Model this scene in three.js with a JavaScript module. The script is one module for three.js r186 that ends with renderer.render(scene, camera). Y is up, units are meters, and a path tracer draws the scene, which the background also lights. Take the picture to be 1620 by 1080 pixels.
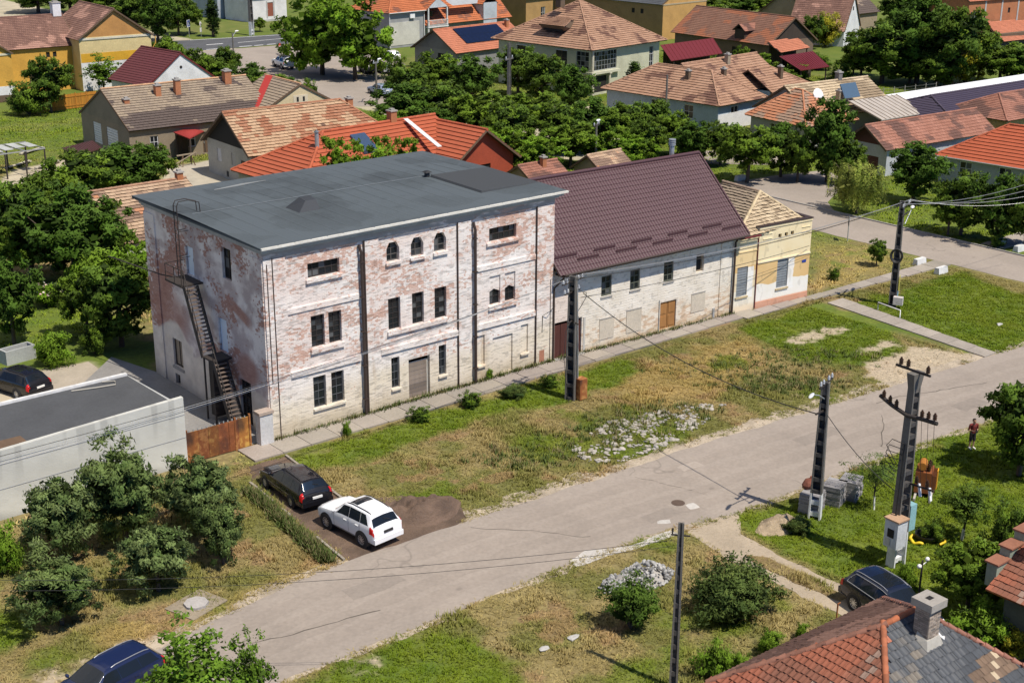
import * as THREE from 'three';
import { Sky } from 'three/addons/objects/Sky.js';
import { mergeGeometries } from 'three/addons/utils/BufferGeometryUtils.js';
import { MarchingCubes } from 'three/addons/objects/MarchingCubes.js';

// ------------------------------------------------------------ camera, sky, sun, exposure
const scene = new THREE.Scene();
const CP = new THREE.Vector3(-34.36214, 29.92, 61.36808);
const CF = new THREE.Vector3(0.60503722, -0.32958569, -0.72477806);
const CU = new THREE.Vector3(0.2071906, 0.94411272, -0.2563654);
const CR = new THREE.Vector3(0.76876656, 0.00494341, 0.63951039);
const FOCAL = 2200, PW = 1620, PH = 1080;                       // the photograph's own pixels
const camera = new THREE.PerspectiveCamera(2 * Math.atan(PH / 2 / FOCAL) * 180 / Math.PI, PW / PH, 0.5, 4000);
camera.position.copy(CP); camera.up.copy(CU); camera.lookAt(CP.clone().add(CF));
scene.add(camera);

const sunDir = new THREE.Vector3(0.16, 1.75, 1.0).normalize();
const sky = new Sky(); sky.name = 'sky'; sky.scale.setScalar(3500); sky.userData.kind = 'structure';
Object.assign(sky.material.uniforms.turbidity, { value: 3 });
sky.material.uniforms.rayleigh.value = 0.4; sky.material.uniforms.mieCoefficient.value = 0.004;
sky.material.uniforms.mieDirectionalG.value = 0.8; sky.material.uniforms.sunPosition.value.copy(sunDir);
scene.add(sky);
scene.environmentIntensity = 0.21;
const sun = new THREE.DirectionalLight(new THREE.Color(1.0, 0.905, 0.765), 5);
sun.position.copy(sunDir).multiplyScalar(300).add(new THREE.Vector3(40, 0, -20)); sun.target.position.set(40, 0, -20);
sun.castShadow = true; sun.shadow.mapSize.set(4096, 4096);
Object.assign(sun.shadow.camera, { left: -260, right: 260, top: 260, bottom: -260, near: 1, far: 900 });
scene.add(sun, sun.target);
const renderer = new THREE.WebGLRenderer({ antialias: true });
renderer.toneMapping = THREE.LinearToneMapping; renderer.toneMappingExposure = 1.07;
renderer.shadowMap.enabled = true; renderer.outputColorSpace = THREE.SRGBColorSpace;


// ------------------------------------------------------------ helpers
function ray(px, py) { return CF.clone().multiplyScalar(FOCAL).addScaledVector(CR, px - PW / 2).addScaledVector(CU, PH / 2 - py); }
function G(px, py, h = 0) { const d = ray(px, py), t = (h - CP.y) / d.y; return [CP.x + d.x * t, h, CP.z + d.z * t]; }   // where a line of sight meets the level h
function rng(s) { let a = s >>> 0; return () => { a = (a + 0x6D2B79F5) >>> 0; let t = a; t = Math.imul(t ^ (t >>> 15), t | 1); t ^= t + Math.imul(t ^ (t >>> 7), t | 61); return ((t ^ (t >>> 14)) >>> 0) / 4294967296; }; }
const R0 = rng(7);
function hash2(x, y) { let h = Math.imul(x, 374761393) + Math.imul(y, 668265263) | 0; h = Math.imul(h ^ (h >>> 13), 1274126177); return ((h ^ (h >>> 16)) >>> 0) / 4294967296; }
function vn(x, y) { const xi = Math.floor(x), yi = Math.floor(y); let fx = x - xi, fy = y - yi; fx = fx * fx * (3 - 2 * fx); fy = fy * fy * (3 - 2 * fy);
  const a = hash2(xi, yi), b = hash2(xi + 1, yi), c = hash2(xi, yi + 1), d = hash2(xi + 1, yi + 1); return a + (b - a) * fx + (c - a) * fy + (a - b - c + d) * fx * fy; }
function fbm(x, y, o = 4) { let s = 0, a = 0.5, t = 0; for (let i = 0; i < o; i++) { s += a * vn(x, y); t += a; a *= 0.5; x = x * 2.03 + 17.1; y = y * 2.03 + 5.7; } return s / t; }
const clamp = (x, a = 0, b = 1) => x < a ? a : x > b ? b : x;
const ss = (a, b, x) => { const t = clamp((x - a) / (b - a)); return t * t * (3 - 2 * t); };
const mix = (a, b, t) => a + (b - a) * t;
const mix3 = (a, b, t) => [a[0] + (b[0] - a[0]) * t, a[1] + (b[1] - a[1]) * t, a[2] + (b[2] - a[2]) * t];
const sub = (a, b) => [a[0] - b[0], a[1] - b[1], a[2] - b[2]], add = (a, b) => [a[0] + b[0], a[1] + b[1], a[2] + b[2]], mul = (a, k) => [a[0] * k, a[1] * k, a[2] * k];
const cross = (a, b) => [a[1] * b[2] - a[2] * b[1], a[2] * b[0] - a[0] * b[2], a[0] * b[1] - a[1] * b[0]];
const dot = (a, b) => a[0] * b[0] + a[1] * b[1] + a[2] * b[2], len = a => Math.hypot(a[0], a[1], a[2]);
const norm = a => { const l = len(a) || 1; return [a[0] / l, a[1] / l, a[2] / l]; };
const lerp3 = (a, b, t) => mix3(a, b, t);
function inPoly(P, x, y) { let c = false; for (let i = 0, j = P.length - 1; i < P.length; j = i++) { const a = P[i], b = P[j]; if ((a[1] > y) !== (b[1] > y) && x < (b[0] - a[0]) * (y - a[1]) / (b[1] - a[1]) + a[0]) c = !c; } return c; }
function polyDist(P, x, y) { let m = 1e9; for (let i = 0, j = P.length - 1; i < P.length; j = i++) { const a = P[j], b = P[i], dx = b[0] - a[0], dy = b[1] - a[1], t = clamp(((x - a[0]) * dx + (y - a[1]) * dy) / (dx * dx + dy * dy)); m = Math.min(m, Math.hypot(x - a[0] - dx * t, y - a[1] - dy * t)); } return inPoly(P, x, y) ? m : -m; }
const pxPoly = (pts) => pts.map(p => { const g = G(p[0], p[1]); return [g[0], g[2]]; });

class MB {                                                       // collects faces; build() makes ONE named mesh of them
  constructor() { this.p = []; this.n = []; this.c = []; this.u = []; this.col = [1, 1, 1]; }
  vert(p, n, c, uv) { this.p.push(p[0], p[1], p[2]); this.n.push(n[0], n[1], n[2]); this.c.push(c[0], c[1], c[2]); this.u.push(uv[0], uv[1]); }
  uvOf(p, n) { if (Math.abs(n[1]) > 0.8) return [p[0], p[2]]; const l = Math.hypot(n[0], n[2]) || 1, tx = n[2] / l, tz = -n[0] / l; return [p[0] * tx + p[2] * tz, p[1] / Math.max(0.3, l)]; }
  tri(a, b, c, col = this.col, uvs) { const n = norm(cross(sub(b, a), sub(c, a))); [a, b, c].forEach((p, i) => this.vert(p, n, col, uvs ? uvs[i] : this.uvOf(p, n))); return this; }
  quad(a, b, c, d, col = this.col, uvs) { this.tri(a, b, c, col, uvs && [uvs[0], uvs[1], uvs[2]]); this.tri(a, c, d, col, uvs && [uvs[0], uvs[2], uvs[3]]); return this; }
  fan(P, col = this.col) { for (let i = 1; i + 1 < P.length; i++) this.tri(P[0], P[i], P[i + 1], col); return this; }
  hex(b, t, col) { const n = b.length; this.fan(t, col); this.fan([...b].reverse(), col); for (let i = 0; i < n; i++) { const j = (i + 1) % n; this.quad(b[i], b[j], t[j], t[i], col); } return this; }
  box(x0, y0, z0, x1, y1, z1, col) { return this.hex([[x0, y0, z1], [x1, y0, z1], [x1, y0, z0], [x0, y0, z0]], [[x0, y1, z1], [x1, y1, z1], [x1, y1, z0], [x0, y1, z0]], col); }
  cb(x, y, z, w, h, d, col) { return this.box(x - w / 2, y, z - d / 2, x + w / 2, y + h, z + d / 2, col); }
  bar(a, b, w, h, col, upv = [0, 1, 0]) { const d = norm(sub(b, a)); let s = cross(d, upv); if (len(s) < 1e-3) s = cross(d, [1, 0, 0]); s = norm(s); const u = norm(cross(s, d)), S = mul(s, w / 2), U = mul(u, h / 2);
    const q = (p, i, j) => add(add(p, mul(S, i)), mul(U, j)); return this.hex([q(a, -1, -1), q(a, 1, -1), q(a, 1, 1), q(a, -1, 1)].reverse(), [q(b, -1, -1), q(b, 1, -1), q(b, 1, 1), q(b, -1, 1)].reverse(), col); }
  tube(pts, r, n = 6, col = this.col, caps = true) { const rr = i => Array.isArray(r) ? r[i] : r; const rings = []; let prev = null;
    for (let i = 0; i < pts.length; i++) { const d = norm(sub(pts[Math.min(i + 1, pts.length - 1)], pts[Math.max(i - 1, 0)])); let s = prev ? sub(prev, mul(d, dot(prev, d))) : cross(d, Math.abs(d[1]) > 0.9 ? [1, 0, 0] : [0, 1, 0]); s = norm(s); prev = s; const t = cross(d, s); const ring = [];
      for (let k = 0; k < n; k++) { const a = k / n * Math.PI * 2, nn = add(mul(s, Math.cos(a)), mul(t, Math.sin(a))); ring.push([add(pts[i], mul(nn, rr(i))), nn]); } rings.push(ring); }
    let L = 0;
    for (let i = 0; i + 1 < rings.length; i++) { const L2 = L + len(sub(pts[i + 1], pts[i])); for (let k = 0; k < n; k++) { const k2 = (k + 1) % n, a = rings[i][k], b = rings[i][k2], c = rings[i + 1][k2], d = rings[i + 1][k]; const w = 6.28 * rr(i) / n, ua = [k * w, L], ub = [k * w + w, L], uc = [k * w + w, L2], ud = [k * w, L2];
        this.vert(a[0], a[1], col, ua); this.vert(b[0], b[1], col, ub); this.vert(c[0], c[1], col, uc); this.vert(a[0], a[1], col, ua); this.vert(c[0], c[1], col, uc); this.vert(d[0], d[1], col, ud); } L = L2; }
    if (caps) { this.fan(rings[0].map(q => q[0]).reverse(), col); this.fan(rings[rings.length - 1].map(q => q[0]), col); } return this; }
  cyl(x, y0, y1, z, r0, r1 = r0, n = 10, col) { return this.tube([[x, y0, z], [x, y1, z]], [r0, r1], n, col); }
  geo(g, m, col = this.col) { const q = g.index ? g.toNonIndexed() : g; const P = q.attributes.position, N = q.attributes.normal, U = q.attributes.uv, v = new THREE.Vector3(), nm = m ? new THREE.Matrix3().getNormalMatrix(m) : null;
    for (let i = 0; i < P.count; i++) { v.fromBufferAttribute(P, i); if (m) v.applyMatrix4(m); this.p.push(v.x, v.y, v.z); v.fromBufferAttribute(N, i); if (nm) v.applyMatrix3(nm).normalize(); this.n.push(v.x, v.y, v.z); this.c.push(...col); this.u.push(U ? U.getX(i) : 0, U ? U.getY(i) : 0); } return this; }
  done() { const g = new THREE.BufferGeometry(); const f = a => new Float32Array(a); g.setAttribute('position', new THREE.BufferAttribute(f(this.p), 3)); g.setAttribute('normal', new THREE.BufferAttribute(f(this.n), 3)); g.setAttribute('uv', new THREE.BufferAttribute(f(this.u), 2)); g.setAttribute('color', new THREE.BufferAttribute(f(this.c), 3)); return g; }
  build(name, mat, parent, kind) { const m = new THREE.Mesh(this.done(), mat); m.name = name; m.castShadow = m.receiveShadow = true; (parent || scene).add(m); if (kind) m.userData.kind = kind; return m; }
}
const used = {};
function numbered(n) { n = n.replace(/_\d{3}$/, ''); if (!(n in used)) { used[n] = 0; return n; } used[n]++; return n + '_' + String(used[n]).padStart(3, '0'); }
function tag(o, label, category, group, kind) { o.userData = { ...o.userData }; if (label) o.userData.label = label; if (category) o.userData.category = category; if (group) o.userData.group = group; else delete o.userData.group; if (kind) o.userData.kind = kind; return o; }
function thing(name, label, category, pos = [0, 0, 0], turn = 0, group) { const o = new THREE.Group(); o.name = numbered(name); o.position.set(...pos); o.rotation.y = turn; scene.add(o); return tag(o, label, category, group); }
function top(mb, name, mat, label, category, group) { const m = mb.build(numbered(name), mat, scene); return tag(m, label, category, group); }
function struct(mb, name, mat) { const m = mb.build(numbered(name), mat, scene); m.userData.kind = 'structure'; return m; }
function dup(src, label, pos, turn, scale, group) { const c = src.clone(); c.name = numbered(src.name); scene.add(c); if (pos) c.position.set(...pos); if (turn !== undefined) c.rotation.y = turn; if (scale) Array.isArray(scale) ? c.scale.set(...scale) : c.scale.setScalar(scale); c.userData = { ...src.userData }; return tag(c, label, src.userData.category, group || undefined); }

// ------------------------------------------------------------ textures and materials
function texture(w, h, fn, srgb = true, repeat = true) {         // fn(u, v) -> linear r, g, b ; v runs up
  const d = new Uint8Array(w * h * 4);
  for (let y = 0; y < h; y++) for (let x = 0; x < w; x++) { const c = fn((x + 0.5) / w, (y + 0.5) / h), i = (y * w + x) * 4; for (let k = 0; k < 3; k++) { const l = clamp(c[k]); d[i + k] = Math.round(255 * (srgb ? (l <= 0.0031308 ? 12.92 * l : 1.055 * Math.pow(l, 1 / 2.4) - 0.055) : l)); } d[i + 3] = 255; }
  const t = new THREE.DataTexture(d, w, h, THREE.RGBAFormat); t.colorSpace = srgb ? THREE.SRGBColorSpace : THREE.NoColorSpace; t.wrapS = t.wrapT = repeat ? THREE.RepeatWrapping : THREE.ClampToEdgeWrapping; t.magFilter = THREE.LinearFilter; t.minFilter = THREE.LinearMipmapLinearFilter; t.generateMipmaps = true; t.needsUpdate = true; return t;
}
function tiled(w, h, mw, mh, fn, srgb = true) { const t = texture(w, h, (u, v) => fn(u * mw, v * mh), srgb); t.repeat.set(1 / mw, 1 / mh); return t; }
// seamless noise over a period of P metres
function pn(x, y, f, P) { const n = Math.max(1, Math.round(P * f)), X = x / P * n, Y = y / P * n, xi = Math.floor(X), yi = Math.floor(Y); let fx = X - xi, fy = Y - yi; fx = fx * fx * (3 - 2 * fx); fy = fy * fy * (3 - 2 * fy); const m = q => ((q % n) + n) % n, s = n * 131;
  const a = hash2(m(xi) + s, m(yi)), b = hash2(m(xi + 1) + s, m(yi)), c = hash2(m(xi) + s, m(yi + 1)), d = hash2(m(xi + 1) + s, m(yi + 1)); return a + (b - a) * fx + (c - a) * fy + (a - b - c + d) * fx * fy; }
const pf = (x, y, f, P, o = 3) => { let s = 0, a = 0.5, t = 0; for (let i = 0; i < o; i++) { s += a * pn(x, y, f, P); t += a; a *= 0.5; f *= 2; } return s / t; };
const grain = tiled(512, 512, 4, 4, (x, y) => { const v = 0.55 + 0.45 * (0.5 * pf(x, y, 1.2, 4, 4) + 0.5 * pf(x, y, 12, 4, 3)); return [v, v, v]; });
const streak = tiled(256, 512, 4, 4, (x, y) => { const v = 0.6 + 0.4 * (0.5 * pn(x, y * 0.15, 6, 4) + 0.5 * pf(x, y, 1, 4, 4)); return [v, v, v]; });
const bumpN = tiled(512, 512, 3, 3, (x, y) => { const v = 0.6 * pf(x, y, 3, 3, 4) + 0.4 * pf(x, y, 20, 3, 2); return [v, v, v]; }, false);
function M(r, g, b, o = {}) { const m = new THREE.MeshStandardMaterial({ color: new THREE.Color().setRGB(r, g, b), roughness: 0.85, metalness: 0, vertexColors: true, ...o }); return m; }
const P = (r, g, b, o = {}) => M(r, g, b, { map: grain, bumpMap: bumpN, bumpScale: 0.012, ...o });   // plaster, concrete
const rustT = tiled(256, 256, 3, 3, (x, y) => { const n = pf(x, y * 0.7, 1, 3, 4), m = pf(x, y, 5, 3, 3); return mul(mix3(mix3([0.09, 0.035, 0.018], [0.3, 0.1, 0.028], ss(0.35, 0.6, n)), [0.42, 0.2, 0.06], ss(0.56, 0.72, n * 0.6 + m * 0.4)), 0.75 + 0.5 * m); });
const mats = {
  white: P(0.85, 0.85, 0.86), cream: P(0.75, 0.7, 0.5), grey: P(0.36, 0.37, 0.39), lgrey: P(0.52, 0.53, 0.52), blue: P(0.45, 0.55, 0.65), yellow: P(0.75, 0.42, 0.07), orange: P(0.62, 0.33, 0.08), dorange: P(0.6, 0.3, 0.09), tan: P(0.35, 0.22, 0.08), brown: P(0.16, 0.11, 0.07), mud: P(0.38, 0.31, 0.22), pale: P(0.62, 0.6, 0.55), brickO: P(0.5, 0.2, 0.09),
  concrete: P(0.42, 0.4, 0.37), dconcrete: P(0.2, 0.19, 0.18), wood: M(0.16, 0.1, 0.06, { map: streak }), dwood: M(0.06, 0.042, 0.032, { map: streak }), fwood: M(0.6, 0.26, 0.03, { map: streak }), dark: M(0.012, 0.011, 0.011), black: M(0.02, 0.02, 0.022, { roughness: 0.6 }),
  glass: new THREE.MeshPhysicalMaterial({ color: new THREE.Color().setRGB(0.015, 0.018, 0.022), roughness: 0.12, metalness: 0, specularIntensity: 0.8 }),
  iron: M(0.035, 0.028, 0.025, { roughness: 0.7 }), pipe: M(0.05, 0.032, 0.026, { roughness: 0.55 }), rust: M(0.9, 0.9, 0.9, { map: rustT, roughness: 0.9 }), zinc: M(0.5, 0.52, 0.53, { roughness: 0.45, metalness: 0.6 }), paintW: M(0.8, 0.8, 0.79, { roughness: 0.6, map: streak }), plastic: M(0.8, 0.8, 0.8, { roughness: 0.4 }),
  tile: M(1, 1, 1, { roughness: 0.9 }), tileMetal: M(1, 1, 1, { roughness: 0.5 }), cable: M(0.025, 0.025, 0.025, { roughness: 0.6 }), wire: M(0.5, 0.5, 0.5, { roughness: 0.4, metalness: 0.7 }), bark: M(0.1, 0.075, 0.055, { map: streak }), lime: M(0.75, 0.75, 0.72),
  redsheet: M(0.13, 0.018, 0.02, { roughness: 0.5 }), brownsheet: M(0.07, 0.03, 0.028, { roughness: 0.5 }), stone: M(0.55, 0.54, 0.52, { map: grain }),
};
// ------------------------------------------------------------ walls with openings
// F maps (along, up, out) to local coordinates; holes are [x0, y0, x1, y1]; uv either metres or scaled to a whole-wall texture
function wall(mb, F, W, H, holes, depth, us = 1, vs = 1, x0 = 0, y0 = 0) {
  const xs = [x0, W], ys = [y0, H]; holes.forEach(h => { xs.push(h[0], h[2]); ys.push(h[1], h[3]); });
  const uq = a => [...new Set(a.map(q => +q.toFixed(4)))].sort((p, q) => p - q), X = uq(xs), Y = uq(ys);
  const Q = (pts, uv) => mb.quad(...pts.map(p => F(...p)), mb.col, uv.map(q => [q[0] * us, q[1] * vs]));
  for (let i = 0; i + 1 < X.length; i++) for (let j = 0; j + 1 < Y.length; j++) { const cx = (X[i] + X[i + 1]) / 2, cy = (Y[j] + Y[j + 1]) / 2; if (holes.some(h => cx > h[0] && cx < h[2] && cy > h[1] && cy < h[3])) continue; const a = X[i], b = X[i + 1], c = Y[j], d = Y[j + 1]; Q([[a, c, 0], [b, c, 0], [b, d, 0], [a, d, 0]], [[a, c], [b, c], [b, d], [a, d]]); }
  for (const [a, c, b, d] of holes) { const k = -depth; Q([[a, c, 0], [a, d, 0], [a, d, k], [a, c, k]], [[a, c], [a, d], [a - depth, d], [a - depth, c]]); Q([[b, d, 0], [b, c, 0], [b, c, k], [b, d, k]], [[b, d], [b, c], [b + depth, c], [b + depth, d]]);
    Q([[a, d, 0], [b, d, 0], [b, d, k], [a, d, k]], [[a, d], [b, d], [b, d + depth], [a, d + depth]]); Q([[b, c, 0], [a, c, 0], [a, c, k], [b, c, k]], [[b, c], [a, c], [a, c - depth], [b, c - depth]]); }
  return mb;
}
function slab(mb, F, x0, y0, x1, y1, o, us = 1, vs = 1, o0 = 0) {  // a piece proud of the wall by o
  const Q = (pts, uv) => mb.quad(...pts.map(p => F(...p)), mb.col, uv.map(q => [q[0] * us, q[1] * vs]));
  Q([[x0, y0, o], [x1, y0, o], [x1, y1, o], [x0, y1, o]], [[x0, y0], [x1, y0], [x1, y1], [x0, y1]]);
  Q([[x0, y0, o0], [x0, y0, o], [x0, y1, o], [x0, y1, o0]], [[x0 - o, y0], [x0, y0], [x0, y1], [x0 - o, y1]]); Q([[x1, y0, o], [x1, y0, o0], [x1, y1, o0], [x1, y1, o]], [[x1, y0], [x1 + o, y0], [x1 + o, y1], [x1, y1]]);
  Q([[x0, y1, o], [x1, y1, o], [x1, y1, o0], [x0, y1, o0]], [[x0, y1], [x1, y1], [x1, y1 + o], [x0, y1 + o]]); Q([[x0, y0, o0], [x1, y0, o0], [x1, y0, o], [x0, y0, o]], [[x0, y0 - o], [x1, y0 - o], [x1, y0], [x0, y0]]); return mb;
}
// a window set back in its opening: mesh of frame bars with its pane as child
const paneM = [M(0.05, 0.056, 0.06, { roughness: 0.5 }), M(0.1, 0.105, 0.105, { roughness: 0.6 }), M(0.028, 0.033, 0.04, { roughness: 0.2 }), M(0.006, 0.006, 0.006)];
function windowIn(parent, F, h, set, nx, ny, fm = mats.iron, fw = 0.05, gm = mats.glass, name = 'window') {
  const [a, c, b, d] = h, f = new MB(), bx = (x0, y0, x1, y1, o) => slab(f, F, x0, y0, x1, y1, o - set, 1, 1, o - set - 0.05);
  bx(a, c, a + fw, d, 0.02); bx(b - fw, c, b, d, 0.02); bx(a + fw, c, b - fw, c + fw, 0.02); bx(a + fw, d - fw, b - fw, d, 0.02);
  for (let i = 1; i < nx; i++) { const x = mix(a, b, i / nx); bx(x - fw * 0.3, c + fw, x + fw * 0.3, d - fw, 0.012); }
  for (let j = 1; j < ny; j++) { const y = mix(c, d, j / ny); bx(a + fw, y - fw * 0.3, b - fw, y + fw * 0.3, 0.008); }
  const w = f.build(name, fm, parent);
  if (gm) { const g = new MB(); g.quad(F(a, c, -set - 0.02), F(b, c, -set - 0.02), F(b, d, -set - 0.02), F(a, d, -set - 0.02)); g.build('pane', gm, w); }
  if (gm === mats.glass && (b - a) * (d - c) > 0.6 && nx * ny > 3) { const r = rng(Math.round(a * 131 + c * 977 + nx)); for (let i = 0; i < nx; i++) for (let j = 0; j < ny; j++) if (r() < 0.34) { const q = new MB(), e = 0.004, x0 = mix(a, b, i / nx), x1 = mix(a, b, (i + 1) / nx), y0 = mix(c, d, j / ny), y1 = mix(c, d, (j + 1) / ny); q.quad(F(x0, y0, -set - 0.02 + e), F(x1, y0, -set - 0.02 + e), F(x1, y1, -set - 0.02 + e), F(x0, y1, -set - 0.02 + e)); q.build('pane', paneM[Math.floor(r() * paneM.length)], w); } }
  return w;
}

// ------------------------------------------------------------ the old mill
const MW = 20.1, MH = 10.5, MD = 13.6;
const brickN = (x, y) => { const r = Math.floor(y / 0.085), u = x / 0.27 + (r & 1) * 0.5, fx = u - Math.floor(u), fy = y / 0.085 - r; return [(fx < 0.06 || fy < 0.16) ? 0 : 1, hash2(Math.floor(u), r)]; };
const millFrontCol = (x, y) => {
  const [br, bh] = brickN(x, y);
  let c = mix3([0.72, 0.64, 0.59], [0.89, 0.85, 0.81], fbm(x * 0.9, y * 1.1, 4));
  c = mix3(c, [0.7, 0.61, 0.45], ss(3.8, 2.2, y + fbm(x * 0.5, y, 3) * 1.2) * (0.55 + 0.4 * fbm(x * 0.7 + 9, y * 0.9, 3)));
  const pinkish = ss(0.36, 0.6, fbm(x * 0.55 + 40, y * 0.6 + 3, 4)) * ss(3.1, 4.4, y); c = mix3(c, [0.72, 0.56, 0.49], 0.36 * pinkish);
  let bare = fbm(x * 0.42 + 3, y * 0.85 + 8, 5); const fine = fbm(x * 5, y * 9, 3);
  let k = ss(0.555, 0.605, bare * 0.56 + fine * 0.44 + 0.07 * ss(4, 9.5, y) - 0.12 * ss(3.4, 1.5, y)); for (const [sy, dx] of [[8.4, 0], [4.35, 3], [6.9, 7]]) k = Math.max(k, 0.8 * ss(0.55, 0.62, fbm(x * 1.8 + dx, y * 1.2, 3) * 0.6 + fine * 0.4) * ss(0.9, 0.15, sy - y) * ss(-0.05, 0.1, sy - y));
  k = Math.max(k, ss(0.34, 0.6, fine) * ss(0.35, 0.05, Math.abs(x - 0.95)) * ss(8.1, 8.8, y) * ss(10.3, 9.8, y));
  k = Math.max(k, 0.9 * ss(0.42, 0.6, fbm(x * 3, y * 6, 3)) * ss(1.5, 0.3, Math.abs(x - 7.4)) * ss(0.8, 0.1, Math.abs(y - 4.05)));
  const red = mix3([0.5, 0.23, 0.14], [0.6, 0.36, 0.27], bh); c = mix3(c, red, 0.7 * k);
  const joint = (1 - br) * (0.06 + 0.3 * k); c = mul(c, 1 - joint); if (bh > 0.93) c = mul(c, 0.8);
  c = mul(c, 1 - 0.3 * ss(0.56, 0.7, fbm(x * 2.6, y * 11, 4))); c = mul(c, 0.9 + 0.2 * fine);
  const dirt = ss(0.9, 0.0, y - 0.6 * fbm(x * 0.8, 2, 3)); c = mix3(c, [0.42, 0.35, 0.24], 0.55 * dirt);
  for (const dp of [6.0, 13.9]) c = mix3(c, [0.4, 0.29, 0.17], 0.5 * ss(0.9, 0.0, Math.abs(x - dp - 0.5)) * ss(0.42, 0.62, fbm(x * 2.5, y * 0.35, 3)) * ss(4.2, 2.5, y));
  if (y > 10.12) c = mix3(c, mix3([0.3, 0.3, 0.28], [0.42, 0.36, 0.33], fbm(x * 1.5, y * 2, 3)), ss(0.3, 0.45, fbm(x * 0.8, y * 3, 3)) * 0.9);
  return c;
};
const millSideCol = (s, y) => {
  const [br, bh] = brickN(s, y);
  let c = mix3([0.5, 0.41, 0.38], [0.82, 0.75, 0.69], ss(0.3, 0.7, fbm(s * 1.2, y * 1.4, 4)));
  const bare = fbm(s * 0.5 + 20, y * 0.6 + 1, 5), fine = fbm(s * 5, y * 8, 3); let k = ss(0.5, 0.57, bare * 0.62 + fine * 0.38 + 0.06 * ss(3, 6, y) * ss(6, 13, s));
  k = Math.max(k, 0.85 * ss(2.2, 0.8, Math.hypot((s - 11.3) * 0.7, y - 4.4)), 0.9 * ss(1.5, 0.7, Math.hypot((s - 2.2) * 0.9, (y - 3.5) * 1.3)), ss(0.45, 0.2, Math.abs(y - (6.6 + (s - 2.7) * 0.35))) * ss(1.6, 0.4, Math.abs(s - 2.7)));
  c = mix3(c, mix3([0.36, 0.15, 0.1], [0.46, 0.23, 0.16], bh), 0.85 * k); c = mul(c, 1 - (1 - br) * (0.08 + 0.2 * k));
  const edge = s > 8.6 ? 3.3 : s > 5.6 ? 2.7 : 1.7; const g = ss(edge + 0.15, edge - 0.15, y - 0.5 * Math.sin(s * 1.3) - 0.5 * fbm(s, y, 3));
  c = mix3(c, mul([0.72, 0.65, 0.55], 0.75 + 0.5 * fbm(s * 1.5, y * 1.5, 4)), 0.92 * g);
  return mix3(c, [0.25, 0.2, 0.15], 0.5 * ss(0.7, 0, y));
};
const wallMat = (col, W, H, w, h, bs = 0.015) => new THREE.MeshStandardMaterial({ map: texture(w, h, (u, v) => col(u * W, v * H), true, false), bumpMap: texture(w >> 1, h >> 1, (u, v) => { const x = u * W, y = v * H, b = brickN(x, y); const q = 0.45 * b[0] + 0.15 * b[1] + 0.4 * fbm(x * 4, y * 6, 4); return [q, q, q]; }, false, false), bumpScale: bs, roughness: 0.92 });
const matFront = wallMat(millFrontCol, MW, MH, 1600, 840), matSide = wallMat(millSideCol, MD, MH, 1024, 780);
const mill = thing('old_mill', 'three storey whitewashed brick mill with peeling red patches, flat grey roof and iron side stairs', 'mill');
const FF = (x, y, o) => [x, y, o], FL = (s, y, o) => [-o, y, -s];
const fw = { up: [[2.7, 8.64, 4.7, 9.47], [15.08, 8.55, 17.16, 9.37]], arch: [[7.79, 8.63, 8.66, 9.73], [9.45, 8.63, 10.32, 9.73], [11.06, 8.63, 11.93, 9.73]],
  mid: [[2.76, 4.72, 3.61, 6.52], [3.87, 4.72, 4.7, 6.52], [7.81, 4.64, 8.64, 6.5], [9.46, 4.64, 10.28, 6.5], [11.05, 4.64, 11.9, 6.5]], blind: [[15.1, 4.66, 15.94, 6.44], [16.29, 4.66, 17.1, 6.44]],
  low: [[2.74, 1.2, 3.55, 3.03], [3.9, 1.2, 4.72, 3.03], [7.93, 1.1, 8.5, 2.96], [11.3, 1.1, 11.84, 2.96]], door: [[9.13, 0.14, 10.64, 2.58]], niche: [[14.15, 1.05, 14.73, 2.92], [15.35, 0.16, 16.91, 2.55], [17.57, 1.06, 18.14, 2.9]], box: [[18.93, 1.1, 19.51, 2.12]] };
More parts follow.
